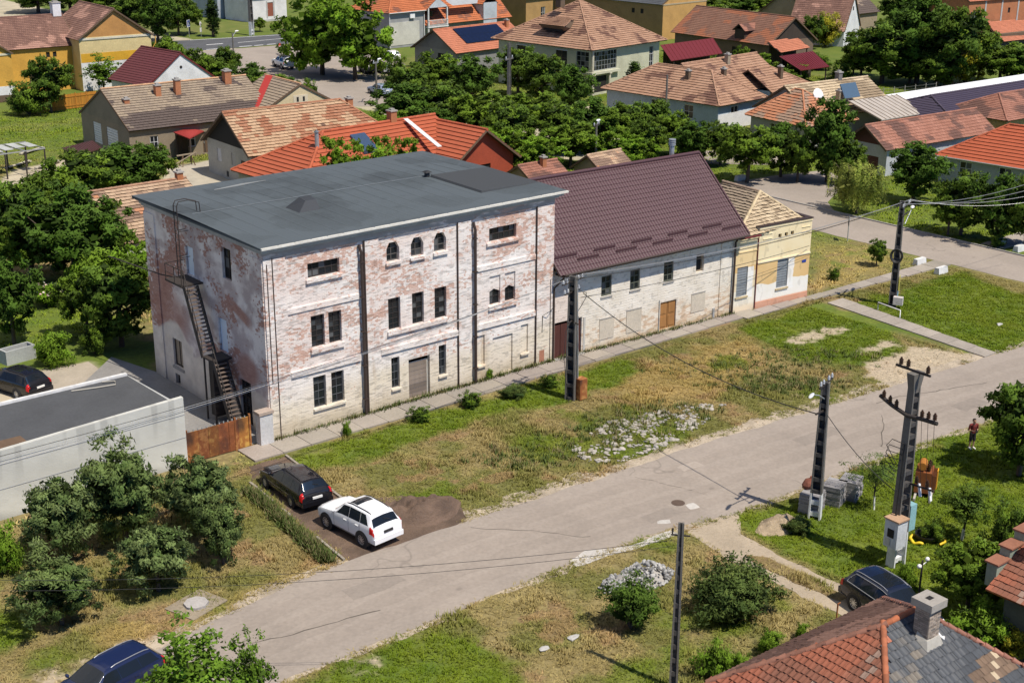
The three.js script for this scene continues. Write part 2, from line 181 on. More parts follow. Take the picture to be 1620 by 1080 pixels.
{
  const w = new MB(), us = 1 / MW, vs = 1 / MH;
  const deep = [...fw.up, ...fw.arch, ...fw.mid, ...fw.low, ...fw.door, ...fw.blind], shallow = [...fw.niche, ...fw.box];
  wall(w, FF, MW, MH, [...deep, ...shallow], 0.24, us, vs);
  for (const h of fw.niche) slab(w, FF, h[0] + 0.001, h[1] + 0.001, h[2] - 0.001, h[3] - 0.001, -0.1, us, vs, -0.24);
  w.quad([MW, 0, 0], [MW, 0, -MD], [MW, MH, -MD], [MW, MH, 0], [1, 1, 1], [[0, 0], [0.6, 0], [0.6, 1], [0, 1]]); w.quad([0, 0, -MD], [0, MH, -MD], [MW, MH, -MD], [MW, 0, -MD], [1, 1, 1], [[0, 0], [0, 1], [1, 1], [1, 0]]);
  for (const h of fw.arch) for (const s of [0, 1]) { const x = s ? h[2] : h[0], k = s ? -1 : 1, P0 = [[x, h[3]], [x + 0.2 * k, h[3]], [x, h[3] - 0.36]]; const uv = P0.map(q => [q[0] * us, q[1] * vs]); w.tri(...P0.map(q => [q[0], q[1], -0.001]), [1, 1, 1], uv); w.quad([P0[1][0], P0[1][1], -0.001], [P0[2][0], P0[2][1], -0.001], [P0[2][0], P0[2][1], -0.24], [P0[1][0], P0[1][1], -0.24], [1, 1, 1], [uv[1], uv[2], uv[2], uv[1]]); }
  for (const h of fw.blind) { slab(w, FF, h[0] + 0.001, h[1] + 0.95, h[2] - 0.001, h[3] - 0.001, -0.09, us, vs, -0.24); const m = (h[0] + h[2]) / 2; for (const s of [0, 1]) { const x = s ? h[2] - 0.001 : h[0] + 0.001; const Q = [[x, h[1] + 0.95], [m, h[1] + 0.95], [x, h[1] + 0.78]]; w.tri(...Q.map(q => [q[0], q[1], -0.1]), [1, 1, 1], Q.map(q => [q[0] * us, q[1] * vs])); } }
  w.build('front_wall', matFront, mill);
  const lh = { d1: [7.72, 7.46, 8.62, 9.14], w: [3.36, 8.2, 4.37, 9.97], d2: [4.3, 3.8, 5.25, 5.75], w2: [10.0, 1.24, 11.16, 2.96], d3: [1.98, 0.16, 3.22, 2.74], v: [10.55, 0.06, 11.15, 0.72], hole: [12.7, 3.1, 12.98, 3.4], h2: [0.4, 2.9, 0.62, 3.25], h3: [0.35, 5.1, 0.6, 5.45] };
  const sw = new MB(); wall(sw, FL, MD, MH, Object.values(lh), 0.22, 1 / MD, 1 / MH); for (const a of [0, 12.3]) slab(sw, FL, a, 0, a + 1.3, 10.15, 0.07, 1 / MD, 1 / MH); sw.build('side_wall', matSide, mill);
  for (const h of [lh.v, lh.hole, lh.h2, lh.h3]) { const dk = new MB(); dk.quad(FL(h[0], h[1], -0.2), FL(h[2], h[1], -0.2), FL(h[2], h[3], -0.2), FL(h[0], h[3], -0.2)); dk.build('wall_opening', mats.dark, mill); } { const dk = new MB(); dk.quad([18.93, 1.1, -0.2], [19.51, 1.1, -0.2], [19.51, 2.12, -0.2], [18.93, 2.12, -0.2]); dk.build('wall_niche', mats.dark, mill); }
  // doors and windows
  for (const [h, nm] of [[lh.d1, 0], [lh.d2, 1]]) { const d = new MB(); slab(d, FL, h[0] + 0.02, h[1], h[2] - 0.02, h[3] - 0.02, -0.12, 1, 1, -0.2); const m = d.build('door', M(0.82, 0.9, 0.95, { roughness: 0.5 }), mill); const k = new MB(); slab(k, FL, h[0] + 0.1, h[1] + 0.85, h[0] + 0.16, h[1] + 1.05, -0.06, 1, 1, -0.12); k.build('handle', mats.iron, m); }
  windowIn(mill, FL, lh.w, 0.18, 2, 3, mats.dwood, 0.07);
  { const w2 = windowIn(mill, FL, lh.w2, 0.14, 2, 1, mats.dwood, 0.09, mats.mud); slab(new MB(), FL, 0, 0, 1, 1, 0); const s = new MB(); slab(s, FL, lh.w2[0] - 0.1, lh.w2[1] - 0.18, lh.w2[2] + 0.1, lh.w2[1] - 0.02, 0.08); s.build('window_sill', mats.concrete, mill); }
  windowIn(mill, FL, lh.d3, 0.16, 3, 5, mats.dwood, 0.07);
  for (const h of fw.up) windowIn(mill, FF, h, 0.2, 5, 2, mats.iron, 0.07);
  for (const h of fw.arch) windowIn(mill, FF, h, 0.22, 2, 3, M(0.12, 0.11, 0.1), 0.06);
  for (const h of fw.mid) windowIn(mill, FF, h, 0.18, 2, 6, mats.iron, 0.055);
  for (const h of fw.blind) windowIn(mill, FF, [h[0], h[1], h[2], h[1] + 0.95], 0.2, 2, 2, mats.iron, 0.05);
  for (const h of fw.low) windowIn(mill, FF, h, 0.17, 2, 4, M(0.13, 0.14, 0.15, { map: streak }), 0.04);
  { const h = fw.door[0], d = new MB(); slab(d, FF, h[0] + 0.02, h[1], h[2] - 0.02, h[3] - 0.25, -0.18, 1, 1, -0.24); const m = d.build('board_door', mats.pale, mill); const r = rng(5); const nB = 8; for (let i = 0; i < nB; i++) { const y0 = mix(h[1] + 0.02, h[3] - 0.27, i / nB), y1 = mix(h[1] + 0.02, h[3] - 0.27, (i + 1) / nB) - 0.02, b = new MB(), t = 0.55 + 0.5 * r(); b.col = [t, t * 0.94, t * 0.88]; slab(b, FF, h[0] + 0.07, y0, h[2] - 0.12, y1, -0.155 - 0.01 * r(), 1, 1, -0.18); b.build('plank', M(0.34, 0.29, 0.25, { map: streak }), m); } }
  // trim
  for (const [a, b, k] of [[0.57, 1.32, 0], [6.32, 7.21, 1], [12.74, 13.68, 1], [18.76, MW, 1], [0, 0.5, 0]]) { const p = new MB(); slab(p, FF, a, 0.02, b, 10.14, 0.09, us, vs); p.build('pilaster', matFront, mill); }
  for (const [a, b] of [[1.34, 5.86], [7.22, 12.72], [14.02, 18.66]]) { let p = new MB(); slab(p, FF, a, 3.33, b, 3.66, 0.1, us, vs); p.build('string_course', matFront, mill); if (a !== 7.22) { p = new MB(); slab(p, FF, a, 6.92, b, 7.22, 0.07, us, vs); p.build('string_course', matFront, mill); } }
  { const p = new MB(); slab(p, FF, 0, 10.16, MW, 10.5, 0.1, us, vs); p.build('frieze', matFront, mill); }
  for (const [a, b, y, hh] of [[2.55, 4.86, 8.42, 0.18], [14.86, 17.35, 8.34, 0.18], [7.7, 8.74, 8.45, 0.16], [9.36, 10.4, 8.45, 0.16], [10.98, 12.02, 8.45, 0.16], [2.66, 4.8, 4.42, 0.26], [7.7, 11.97, 4.36, 0.24], [15.0, 17.2, 4.38, 0.24], [2.68, 4.78, 1.08, 0.11], [7.88, 8.55, 0.98, 0.11], [11.24, 11.9, 0.98, 0.11], [14.1, 14.78, 0.92, 0.11], [17.52, 18.2, 0.94, 0.1]]) { const s = new MB(); slab(s, FF, a, y, b, y + hh, 0.13, us, vs); s.build('window_sill', matFront, mill); }
  { const c = new MB(); c.box(-0.12, 10.5, -MD - 0.1, MW + 0.25, 10.62, 0.2); c.box(-0.2, 10.62, -MD - 0.2, MW + 0.5, 10.78, 0.36); c.build('cornice', P(0.5, 0.5, 0.46), mill); const t = new MB(); t.box(-0.24, 10.77, 0.3, MW + 0.78, 10.885, 0.47); t.build('eave_trim', M(0.8, 0.78, 0.71, { map: grain }), mill); }
  // flat roof: felt sheets with welted seams, a raised part at the right
  const feltT = tiled(512, 512, 14, 14, (x, y) => { const v = 0.52 + 0.42 * pf(x, y, 0.22, 14, 5) + 0.16 * pf(x, y, 7, 14, 2) + 0.16 * ss(0.5, 0.58, pf(x, y, 0.4, 14, 4)) - 0.1 * ss(0.56, 0.6, pf(x + 3, y + 5, 0.3, 14, 4)); return [v, v, v * 0.99]; });
  const felt = M(0.076, 0.094, 0.107, { map: feltT, roughness: 0.82, bumpMap: bumpN, bumpScale: 0.01 }), feltE = M(0.045, 0.05, 0.055, { roughness: 0.85 });
  { const r = new MB(), x0 = -0.28, x1 = MW + 0.82, z1 = 0.4, z0 = -14.5, zm = -7.8, yF = 10.87, yM = 11.02, yB = 10.93;
    r.hex([[x0, 10.785, z1 - 0.12], [x1, 10.785, z1 - 0.12], [x1, 10.785, z0], [x0, 10.785, z0]], [[x0, yF + 0.01, z1], [x1, yF + 0.01, z1], [x1, yB, z0], [x0, yB, z0]]); r.quad([x0, yF + 0.014, z1], [x1, yF + 0.014, z1], [x1, yM, zm], [x0, yM, zm]); r.quad([x0, yM, zm], [x1, yM, zm], [x1, yB + 0.01, z0], [x0, yB + 0.01, z0]); const roof = r.build('flat_roof', felt, mill);
    const Y = z => z > zm ? mix(yM, yF, (z - zm) / (z1 - zm)) : mix(yB, yM, (z - z0) / (zm - z0));
    const rr = rng(12); for (let i = 0; i < 21; i++) { const x = x0 + 1 + i * 1.0; if (x > x1 - 0.3) break; const s = new MB(); for (const [a, b] of [[z1 - 0.02, zm], [zm, z0 + 0.02]]) s.hex([[x, Y(a) + 0.012, a], [x + 0.14, Y(a) + 0.012, a], [x + 0.14, Y(b) + 0.012, b], [x, Y(b) + 0.012, b]], [[x + 0.04, Y(a) + 0.019, a], [x + 0.1, Y(a) + 0.019, a], [x + 0.1, Y(b) + 0.019, b], [x + 0.04, Y(b) + 0.019, b]]); s.build('seam', felt, roof); }
    const cap = new MB(); cap.tube([[x0 + 0.5, yM + 0.015, zm - 0.1], [6, yM + 0.03, zm + 0.06], [12, yM + 0.02, zm], [x1 - 4.5, yM + 0.02, zm + 0.12]], 0.022, 6); cap.build('ridge_seam', M(0.15, 0.17, 0.185), roof);
    const w2 = new MB(); w2.tube([[4.1, Y(-12) + 0.02, -12.6], [6, Y(-12) + 0.04, -12.7], [7.8, Y(-12) + 0.03, -12.9]], [0.03, 0.09, 0.02], 6); w2.build('felt_fold', M(0.2, 0.21, 0.21), roof);
    const st = new MB(); st.hex([[16.25, Y(-2) + 0.01, -2.2], [x1 - 0.1, Y(-2) + 0.01, -2.2], [x1 - 0.1, Y(-7.2) + 0.01, -7.3], [16.25, Y(-7.2) + 0.01, -7.3]], [[16.32, Y(-2) + 0.14, -2.25], [x1 - 0.1, Y(-2) + 0.05, -2.25], [x1 - 0.1, Y(-7.2) + 0.05, -7.3], [16.32, Y(-7.2) + 0.14, -7.3]]); st.build('raised_roof_sheet', feltE, roof); const pt = new MB(); pt.cyl(16.15, Y(-7.3), 11.3, -7.5, 0.17, 0.17, 8); pt.hex([[15.9, 11.3, -7.25], [16.4, 11.3, -7.25], [16.4, 11.3, -7.75], [15.9, 11.3, -7.75]], [[16.05, 11.4, -7.4], [16.25, 11.4, -7.4], [16.25, 11.4, -7.6], [16.05, 11.4, -7.6]]); pt.build('vent_pipe', mats.black, roof);
    const d = new MB(); d.hex([[5.1, 10.95, -4.6], [6.5, 10.95, -4.6], [6.5, 10.98, -6.1], [5.1, 10.98, -6.1]], [[5.75, 11.5, -4.95], [6.45, 11.5, -4.95], [6.45, 11.6, -5.6], [5.75, 11.6, -5.6]]); const ht = d.build('roof_hatch', M(0.035, 0.04, 0.048, { roughness: 0.7 }), roof); const pw = new MB(); pw.hex([[5.95, 10.97, -4.72], [6.2, 10.97, -4.72], [6.2, 10.97, -4.76], [5.95, 10.97, -4.76]], [[5.97, 11.3, -4.86], [6.18, 11.3, -4.86], [6.18, 11.3, -4.94], [5.97, 11.3, -4.94]]); pw.build('hatch_window', mats.paintW, ht); }
  // rain pipes
  for (const [x, y0] of [[6.0, 0.1], [13.9, 0.05]]) { const p = new MB(); p.tube([[x, y0, 0.2], [x, 9.55, 0.2], [x - 0.06, 9.8, 0.16], [x - 0.06, 10.0, 0.1]], 0.085, 8); for (let y = 1; y < 9.5; y += 2) p.box(x - 0.12, y, 0.05, x + 0.12, y + 0.05, 0.31); p.build('rain_pipe', mats.pipe, mill); }
  for (const [x, y0, y1] of [[0.53, 0.05, 10.2], [6.26, 0.1, 10.2], [12.71, 0.1, 10.2], [18.72, 0.1, 10.2], [0.2, 3.3, 9.9], [19.86, 0.15, 5.4]]) { const p = new MB(); p.tube([[x, y0, 0.06], [x, y1, 0.06]], 0.05, 6); p.build('downpipe', mats.pipe, mill); }
  { const b = new MB(); b.box(18.97, 1.55, -0.15, 19.47, 2.08, 0.02); const m = b.build('meter_box', mats.plastic, mill); const q = new MB(); q.box(19.24, 1.82, 0.02, 19.36, 1.96, 0.035); q.build('meter_window', mats.glass, m); const pt = new MB(); slab(pt, FF, 19.0, 0.2, 19.4, 0.95, 0.1); pt.build('brick_patch', P(0.45, 0.2, 0.12), mill); const cb = new MB(); cb.tube([[19.2, 2.12, 0.1], [19.22, 3.2, 0.12], [19.6, 3.5, 0.4], [20.0, 3.6, 0.2]], 0.02, 5); cb.build('cable', mats.cable, mill); }
  // iron stairs on the side wall
  { const st = new MB(); const pl = (z0, z1, y, x0, x1) => { st.box(x0, y - 0.1, z0, x1, y, z1); };
    pl(-8.7, -6.7, 7.4, -1.35, -0.02); pl(-5.1, -3.9, 3.75, -1.2, -0.02);
    const fl = (z0, y0, z1, y1, xa, xb) => { for (const x of [xa, xb]) st.bar([x, y0 - 0.1, z0], [x, y1 - 0.1, z1], 0.06, 0.26); for (const x of [xa]) { st.bar([x, y0 + 0.9, z0], [x, y1 + 0.9, z1], 0.04, 0.04); for (let i = 0; i <= 4; i++) { const t = i / 4; st.bar([x, mix(y0, y1, t) - 0.1, mix(z0, z1, t)], [x, mix(y0, y1, t) + 0.9, mix(z0, z1, t) + 0.001], 0.03, 0.03); } } };
    fl(-6.7, 7.38, -5.05, 3.75, -1.2, -0.4); fl(-3.95, 3.72, -2.1, 0.12, -1.15, -0.35);
    for (const [x, z] of [[-1.3, -8.65], [-1.3, -7.6], [-1.3, -6.75]]) st.bar([x, 7.4, z], [x, 8.3, z + 0.001], 0.035, 0.035); st.bar([-1.3, 8.3, -8.65], [-1.3, 8.3, -6.75], 0.035, 0.035); st.bar([-1.3, 8.3, -8.65], [-0.05, 8.3, -8.65], 0.035, 0.035); st.bar([-1.3, 7.85, -8.65], [-1.3, 7.85, -6.75], 0.025, 0.025);
    st.bar([-1.25, 7.35, -8.5], [-0.05, 6.4, -8.5], 0.06, 0.06); st.bar([-1.25, 7.35, -6.9], [-0.05, 6.4, -6.9], 0.06, 0.06); st.bar([-1.1, 3.7, -4.9], [-0.05, 2.9, -4.9], 0.06, 0.06); for (const z of [-5.0, -4.0]) st.bar([-1.15, 0, z], [-1.15, 3.7, z + 0.001], 0.08, 0.08);
    st.box(-0.95, 0.3, -4.9, -0.06, 3.6, -4.3);
    const f = st.build('fire_escape', mats.iron, mill);
    const tread = mats.iron.clone(); const steps = (z0, y0, z1, y1, xa, xb, n) => { const col = 0; for (let i = 1; i < n; i++) { const t = i / n, b = new MB(); b.cb((xa + xb) / 2, mix(y0, y1, t), mix(z0, z1, t), xb - xa - 0.06, 0.035, 0.2); b.build('step', M(0.17, 0.13, 0.11, { map: grain }), f); } };
    steps(-6.7, 7.38, -5.05, 3.75, -1.2, -0.4, 18); steps(-3.95, 3.72, -2.1, 0.12, -1.15, -0.35, 17);
    const ld = new MB(); for (const z of [-8.45, -8.05]) ld.tube([[-0.62, 7.4, z], [-0.62, 11.55, z], [-0.5, 11.8, z], [0.1, 11.82, z], [0.75, 11.6, z], [0.8, 10.95, z]], 0.03, 6); for (let y = 7.7; y < 11.6; y += 0.32) ld.tube([[-0.62, y, -8.45], [-0.62, y, -8.05]], 0.014, 4); for (const y of [8.6, 10.1]) for (const z of [-8.45, -8.05]) ld.bar([-0.62, y, z], [-0.02, y, z], 0.03, 0.03); ld.build('roof_ladder', mats.iron, mill);
    const ar = new MB(); ar.tube([[-0.02, 6.9, -9.9], [-0.5, 6.95, -11], [-0.9, 7.0, -13.5], [-1.4, 7.1, -16]], 0.04, 5); ar.build('pipe_arm', mats.iron, mill); }
}
// ------------------------------------------------------------ roofs and houses
const TS = {   // tile colours (linear): n patchy noise, r per tile
  old: (n, r) => mix3(mix3([0.2, 0.105, 0.07], [0.33, 0.2, 0.135], r), [0.085, 0.055, 0.045], ss(0.52, 0.66, n)),
  light: (n, r) => mix3(mix3([0.36, 0.24, 0.16], [0.5, 0.36, 0.24], r), r > 0.72 ? [0.42, 0.17, 0.08] : [0.16, 0.1, 0.075], ss(0.48, 0.6, n) * 0.8),
  patchy: (n, r) => r > 0.9 ? [0.14, 0.08, 0.055] : n > 0.47 ? mix3([0.36, 0.22, 0.13], [0.5, 0.34, 0.21], r) : mix3([0.28, 0.11, 0.055], [0.38, 0.19, 0.11], r),
  grey: (n, r, v) => mix3(mix3([0.34, 0.27, 0.19], [0.22, 0.17, 0.13], r), [0.1, 0.075, 0.065], ss(0.44, 0.56, n + 0.5 * ss(3.6, 1.5, v) - 0.18)),
  darkold: (n, r) => mix3(mix3([0.13, 0.065, 0.05], [0.24, 0.13, 0.095], r), [0.36, 0.2, 0.15], ss(0.56, 0.66, n)),
  cream: (n, r) => mix3(mix3([0.44, 0.34, 0.22], [0.56, 0.45, 0.3], r), [0.22, 0.16, 0.1], ss(0.5, 0.7, n) * 0.8),
  pink: (n, r) => mix3(mix3([0.29, 0.16, 0.1], [0.41, 0.245, 0.16], r), [0.15, 0.075, 0.052], ss(0.55, 0.68, n)),
  brown: (n, r) => mix3(mix3([0.16, 0.075, 0.05], [0.23, 0.12, 0.08], r), [0.3, 0.11, 0.055], ss(0.5, 0.62, n)),
  rustold: (n, r) => mix3(mix3([0.24, 0.1, 0.065], [0.36, 0.17, 0.12], r), [0.13, 0.065, 0.05], ss(0.5, 0.64, n)),
  orange: (n, r) => mul([0.41, 0.1, 0.045], 0.88 + 0.18 * r), rustlight: (n, r) => mix3(mix3([0.4, 0.15, 0.07], [0.48, 0.22, 0.12], r), [0.3, 0.2, 0.14], ss(0.5, 0.62, n)), orange2: (n, r) => mix3(mul([0.5, 0.16, 0.065], 0.85 + 0.25 * r), [0.25, 0.1, 0.06], ss(0.62, 0.7, n)), lightred: (n, r) => mul([0.47, 0.17, 0.095], 0.8 + 0.3 * r),
  winered: (n, r) => mul([0.115, 0.026, 0.03], 0.92 + 0.14 * r), purple: (n, r) => mul([0.078, 0.035, 0.041], 0.9 + 0.1 * r), slate: (n, r) => mix3(mul([0.08, 0.088, 0.1], 0.78 + 0.4 * r), [0.24, 0.2, 0.15], ss(0.68, 0.76, n) * 0.7),
  nearred: (n, r) => mix3(mix3([0.29, 0.09, 0.048], [0.36, 0.125, 0.07], r), r > 0.75 ? [0.27, 0.22, 0.18] : [0.19, 0.085, 0.055], ss(0.5, 0.66, n) * 0.75), violet: (n, r) => mul([0.06, 0.048, 0.075], 0.93 + 0.1 * r),
};
function tileFace(mb, under, poly, o) {                          // poly[0]-poly[1] is the eave; tiles lie in rows above it
  const e0 = poly[0], ex = norm(sub(poly[1], poly[0])); let nn = norm(cross(ex, sub(poly[2], poly[0]))); if (nn[1] < 0) nn = mul(nn, -1);
  const es = norm(cross(nn, ex)); const up = es[1] < 0 ? mul(es, -1) : es;
  const Q = poly.map(p => { const d = sub(p, e0); return [dot(d, ex), dot(d, up)]; });
  const w = o.w || 0.26, h = o.h || 0.33, t = (o.t || 0.03) * (o.jit === 0 ? 1 : 1.5), st = TS[o.style || 'old'], sd = o.seed || 1, r = rng(sd * 977 + 3), prof = o.prof || null, jit = o.jit === undefined ? 0.012 : o.jit;
  const u0 = Math.min(...Q.map(q => q[0])), u1 = Math.max(...Q.map(q => q[0])), v1 = Math.max(...Q.map(q => q[1]));
  const at = (u, v, k) => add(add(add(e0, mul(ex, u)), mul(up, v)), mul(nn, k));
  for (let j = 0, v = -0.04; v < v1; j++, v += h) for (let i = 0, u = u0 - (o.stag === 0 ? 0 : (j & 1) * w / 2); u < u1; i++, u += w) {
    const a0 = Math.max(u, u0), b0 = Math.min(u + w, u1); if (b0 - a0 < 0.04) continue; if (!inPoly(Q, (a0 + b0) / 2, Math.min(v + h * 0.5, v1 - 0.01))) continue;
    const rr = clamp(0.4 * r() + 0.85 * fbm(u * 1.1 + sd * 5.3, v * 0.3 + sd, 3) - 0.12), n = fbm(u * (o.pf || 0.55) + sd * 13.7, v * (o.pf || 0.55) * 1.2 + sd * 3.1, 3), c = st(n, rr, v), g = o.gap === undefined ? 0.008 : o.gap, a = a0 + g, b = b0 - g, k0 = t + jit * r(), k1 = 0.004 + jit * 0.4 * r(), sk = jit ? (r() - 0.5) * jit * 1.5 : 0;
    if (o.each) { o.each({ e0, ex, up, nn, u: (a0 + b0) / 2, v, c, rr, sk, k0, at }); continue; }
    const vb = v - 0.02 + sk, vt = Math.min(v + h + 0.03, v1);
    if (prof) { for (let q = 0; q + 1 < prof.length; q++) { const x0 = mix(a, b, q / (prof.length - 1)), x1 = mix(a, b, (q + 1) / (prof.length - 1)), p0 = prof[q], p1 = prof[q + 1]; mb.quad(at(x0, vb, k0 + p0), at(x1, vb, k0 + p1), at(x1, vt, k1 + p1), at(x0, vt, k1 + p0), c); mb.quad(at(x0, vb, 0), at(x1, vb, 0), at(x1, vb, k0 + p1), at(x0, vb, k0 + p0), c); } }
    else { const kl = Math.max(0, k0 - 0.014); mb.quad(at(a, vb, k0), at(b, vb, k0), at(b, vt, k1), at(a, vt, k1), c); mb.quad(at(a, vb, kl), at(b, vb, kl), at(b, vb, k0), at(a, vb, k0), c); mb.tri(at(a, vb, k0), at(a, vt, k1), at(a, vb, 0), c); mb.tri(at(b, vb, k0), at(b, vb, 0), at(b, vt, k1), c); }
  }
  if (under) { const A = poly.map(p => sub(p, mul(nn, 0.004))), B = poly.map(p => sub(p, mul(nn, 0.12))); under.hex(B, A); }
}
function caps(mb, a, b, col, rad = 0.11) { const L = len(sub(b, a)), n = Math.max(1, Math.round(L / 0.42)), d = norm(sub(b, a)), r = rng(Math.round(L * 100)); for (let i = 0; i < n; i++) { const p = add(a, mul(d, i * L / n)), q = add(a, mul(d, (i + 1) * L / n + 0.05)); const k = 0.85 + 0.3 * r(); mb.tube([add(p, [0, 0.02, 0]), add(q, [0, 0.035, 0])], [rad, rad * 1.12], 6, mul(col, k)); } }
function chimney(parent, x, y0, y1, z, w, mat, d = w, capm = mats.concrete) { const m = new MB(); m.cb(x, y0, z, w, y1 - y0, d); const c = m.build('chimney', mat, parent); const k = new MB(); k.cb(x, y1, z, w + 0.16, 0.12, d + 0.16); k.cb(x, y1 + 0.12, z, w * 0.6, 0.16, d * 0.6); k.build('chimney_cap', capm, c); return c; }
// one ridge roof body in its own frame: front eave along +x at z = 0, going back to z = -D; ends 'g' gable, 'h' hip, 'n' none
function body(parent, s, fr) {
  const { L, D, h, rh } = s, ov = s.ov === undefined ? 0.4 : s.ov, og = s.og === undefined ? 0.3 : s.og, [eL, eR] = s.ends || ['g', 'g'], m = (rh - h) / (D / 2), ye = h - m * ov, iL = s.iL || D / 2, iR = s.iR || D / 2, zr = -D / 2;
  const put = q => { if (fr) { q.position.set(...fr.p); q.rotation.y = fr.t || 0; } return q; };
  const x0 = eL === 'g' ? -og : eL === 'h' ? -ov : 0, x1 = L + (eR === 'g' ? og : eR === 'h' ? ov : 0), r0 = eL === 'h' ? iL : x0, r1 = eR === 'h' ? L - iR : x1;
  const fac = { F: (x, y, o) => [x, y, o], B: (x, y, o) => [L - x, y, -D - o], L: (a, y, o) => [-o, y, -a], R: (a, y, o) => [L + o, y, -a] };
  const W = new MB(), holes = { F: [], B: [], L: [], R: [] }; (s.win || []).forEach(q => { const [x, y, w, hh] = q.r; holes[q.f || 'F'].push([x, y, x + w, y + hh]); });
  for (const f of 'FBLR') { if (s.skip && s.skip.includes(f)) continue; wall(W, fac[f], f === 'F' || f === 'B' ? L : D, h, holes[f], 0.15); }
  const gb = (f, e) => { if (e === 'g' && !(s.skip && s.skip.includes(f)) && !s.gmat) { W.tri(fac[f](0, h, 0), fac[f](D, h, 0), fac[f](D / 2, rh - 0.06, 0)); } }; gb('L', eL); gb('R', eR);
  put(W.build('wall', s.wall, parent));
  if (s.gmat) for (const [f, e] of [['L', eL], ['R', eR]]) if (e === 'g') { const g = new MB(); g.tri(fac[f](0, h, 0), fac[f](D, h, 0), fac[f](D / 2, rh - 0.06, 0)); put(g.build('gable', s.gmat, parent)); }
  if (s.band) { const b = new MB(); for (const f of ['F', 'L', 'R']) { const LL = f === 'F' ? L : D; slab(b, fac[f], 0, h - 0.35, LL, h - 0.1, 0.09); if (s.plinth) slab(b, fac[f], 0, 0, LL, 0.5, 0.05); } put(b.build('cornice', s.band, parent)); }
  (s.win || []).forEach(q => { const f = fac[q.f || 'F'], [x, y, w, hh] = q.r, H = [x, y, x + w, y + hh]; let p;
    if (q.t === 'dark') { const b = new MB(); b.quad(f(x, y, -0.14), f(x + w, y, -0.14), f(x + w, y + hh, -0.14), f(x, y + hh, -0.14)); p = b.build('opening', mats.dark, parent); }
    else if (q.t === 'door') { const b = new MB(); slab(b, f, x + 0.02, y + 0.02, x + w - 0.02, y + hh - 0.02, -0.08, 1, 1, -0.14); p = b.build('door', q.m || mats.wood, parent); const k = new MB(); slab(k, f, x + 0.12, y + hh * 0.45, x + 0.18, y + hh * 0.55, -0.03, 1, 1, -0.08); k.build('handle', mats.zinc, p); }
    else if (q.t === 'shut') { const b = new MB(); for (let i = 0; i < 9; i++) slab(b, f, x, mix(y, y + hh, i / 9), x + w, mix(y, y + hh, (i + 0.8) / 9), -0.05, 1, 1, -0.12); p = b.build('shutter', q.m || mats.grey, parent); }
    else p = windowIn(parent, f, H, 0.1, q.nx || 2, q.ny || 2, q.m || mats.paintW, 0.07);
    if (p) { put(p); p.children.forEach(c => { c.position.set(0, 0, 0); c.rotation.y = 0; }); }
    if (q.sur) { const b = new MB(); slab(b, f, x - 0.12, y - 0.1, x + w + 0.12, y - 0.02, 0.06); slab(b, f, x - 0.12, y + hh + 0.02, x + w + 0.12, y + hh + 0.14, 0.05); put(b.build('window_surround', q.sur, parent)); } });
  const T = new MB(), U = new MB(), C = new MB(), o = { style: s.tile || 'old', seed: s.seed || 1, w: s.tw, h: s.th, t: s.tt, jit: s.jit, prof: s.prof, pf: s.pf, stag: s.stag, gap: s.gap };
  const A = [x0, ye, ov], B = [x1, ye, ov], Cc = [x1, ye, -D - ov], Dd = [x0, ye, -D - ov], Ra = [r0, rh, zr], Rb = [r1, rh, zr];
  const face = (p, k) => { if (s.sheet) { U.hex(p.map(q => sub(q, [0, 0.1, 0])), p); const ex = norm(sub(p[1], p[0])), LL = len(sub(p[1], p[0])), n = Math.floor(LL / 0.45); for (let i = 0; i <= n; i++) { const t = i / n; const a = lerp3(p[0], p[1], t), b = p.length === 4 ? lerp3(p[3], p[2], t) : lerp3(p[0], p[2], t); if (p.length === 4) T.bar(add(a, [0, 0.02, 0]), add(b, [0, 0.02, 0]), 0.07, 0.05, [1, 1, 1]); } } else tileFace(T, U, p, { ...o, seed: o.seed * 7 + k, style: (s.tiles && s.tiles[k]) || o.style }); };
  face([A, B, Rb, Ra], 0); face([Cc, Dd, Ra, Rb], 1); if (eL === 'h') face([Dd, A, Ra], 2); if (eR === 'h') face([B, Cc, Rb], 3);
  const roof = put(U.build('roof', s.sheet || s.umat || mats.dwood, parent)); if (T.p.length) { const tm = T.build(s.sheet ? 'standing_seams' : 'roof_tiles', s.sheet || (s.metal ? mats.tileMetal : mats.tile), roof, 'stuff'); }
  if (!s.sheet) { const cc = s.cap || TS[o.style](0.4, 0.5, 2); caps(C, Ra, Rb, cc, s.capr); if (eL === 'h') { caps(C, A, Ra, cc, s.capr); caps(C, Dd, Ra, cc, s.capr); } if (eR === 'h') { caps(C, B, Rb, cc, s.capr); caps(C, Cc, Rb, cc, s.capr); } C.build('ridge_caps', mats.tile, roof, 'stuff'); }
  for (const e of [[eL, x0, 'L'], [eR, x1, 'R']]) if (e[0] === 'g') { const v = new MB(); v.bar([e[1], ye - 0.08, ov], [e[1], rh - 0.06, zr], 0.06, 0.2); v.bar([e[1], ye - 0.08, -D - ov], [e[1], rh - 0.06, zr], 0.06, 0.2); v.build('verge_board', s.verge || mats.wood, roof); }
  if (s.gutter) { const g = new MB(); g.tube([[x0, ye - 0.03, ov + 0.07], [x1, ye - 0.03, ov + 0.07]], 0.07, 6); put(g.build('gutter', s.gutter, parent)); }
  (s.chim || []).forEach(([x, z, yt, w, mat]) => { const yb = rh - m * Math.abs(z - zr) - 0.2; put(chimney(parent, x, yb, yt, z, w, mat || mats.brickO)); });
  return roof;
}
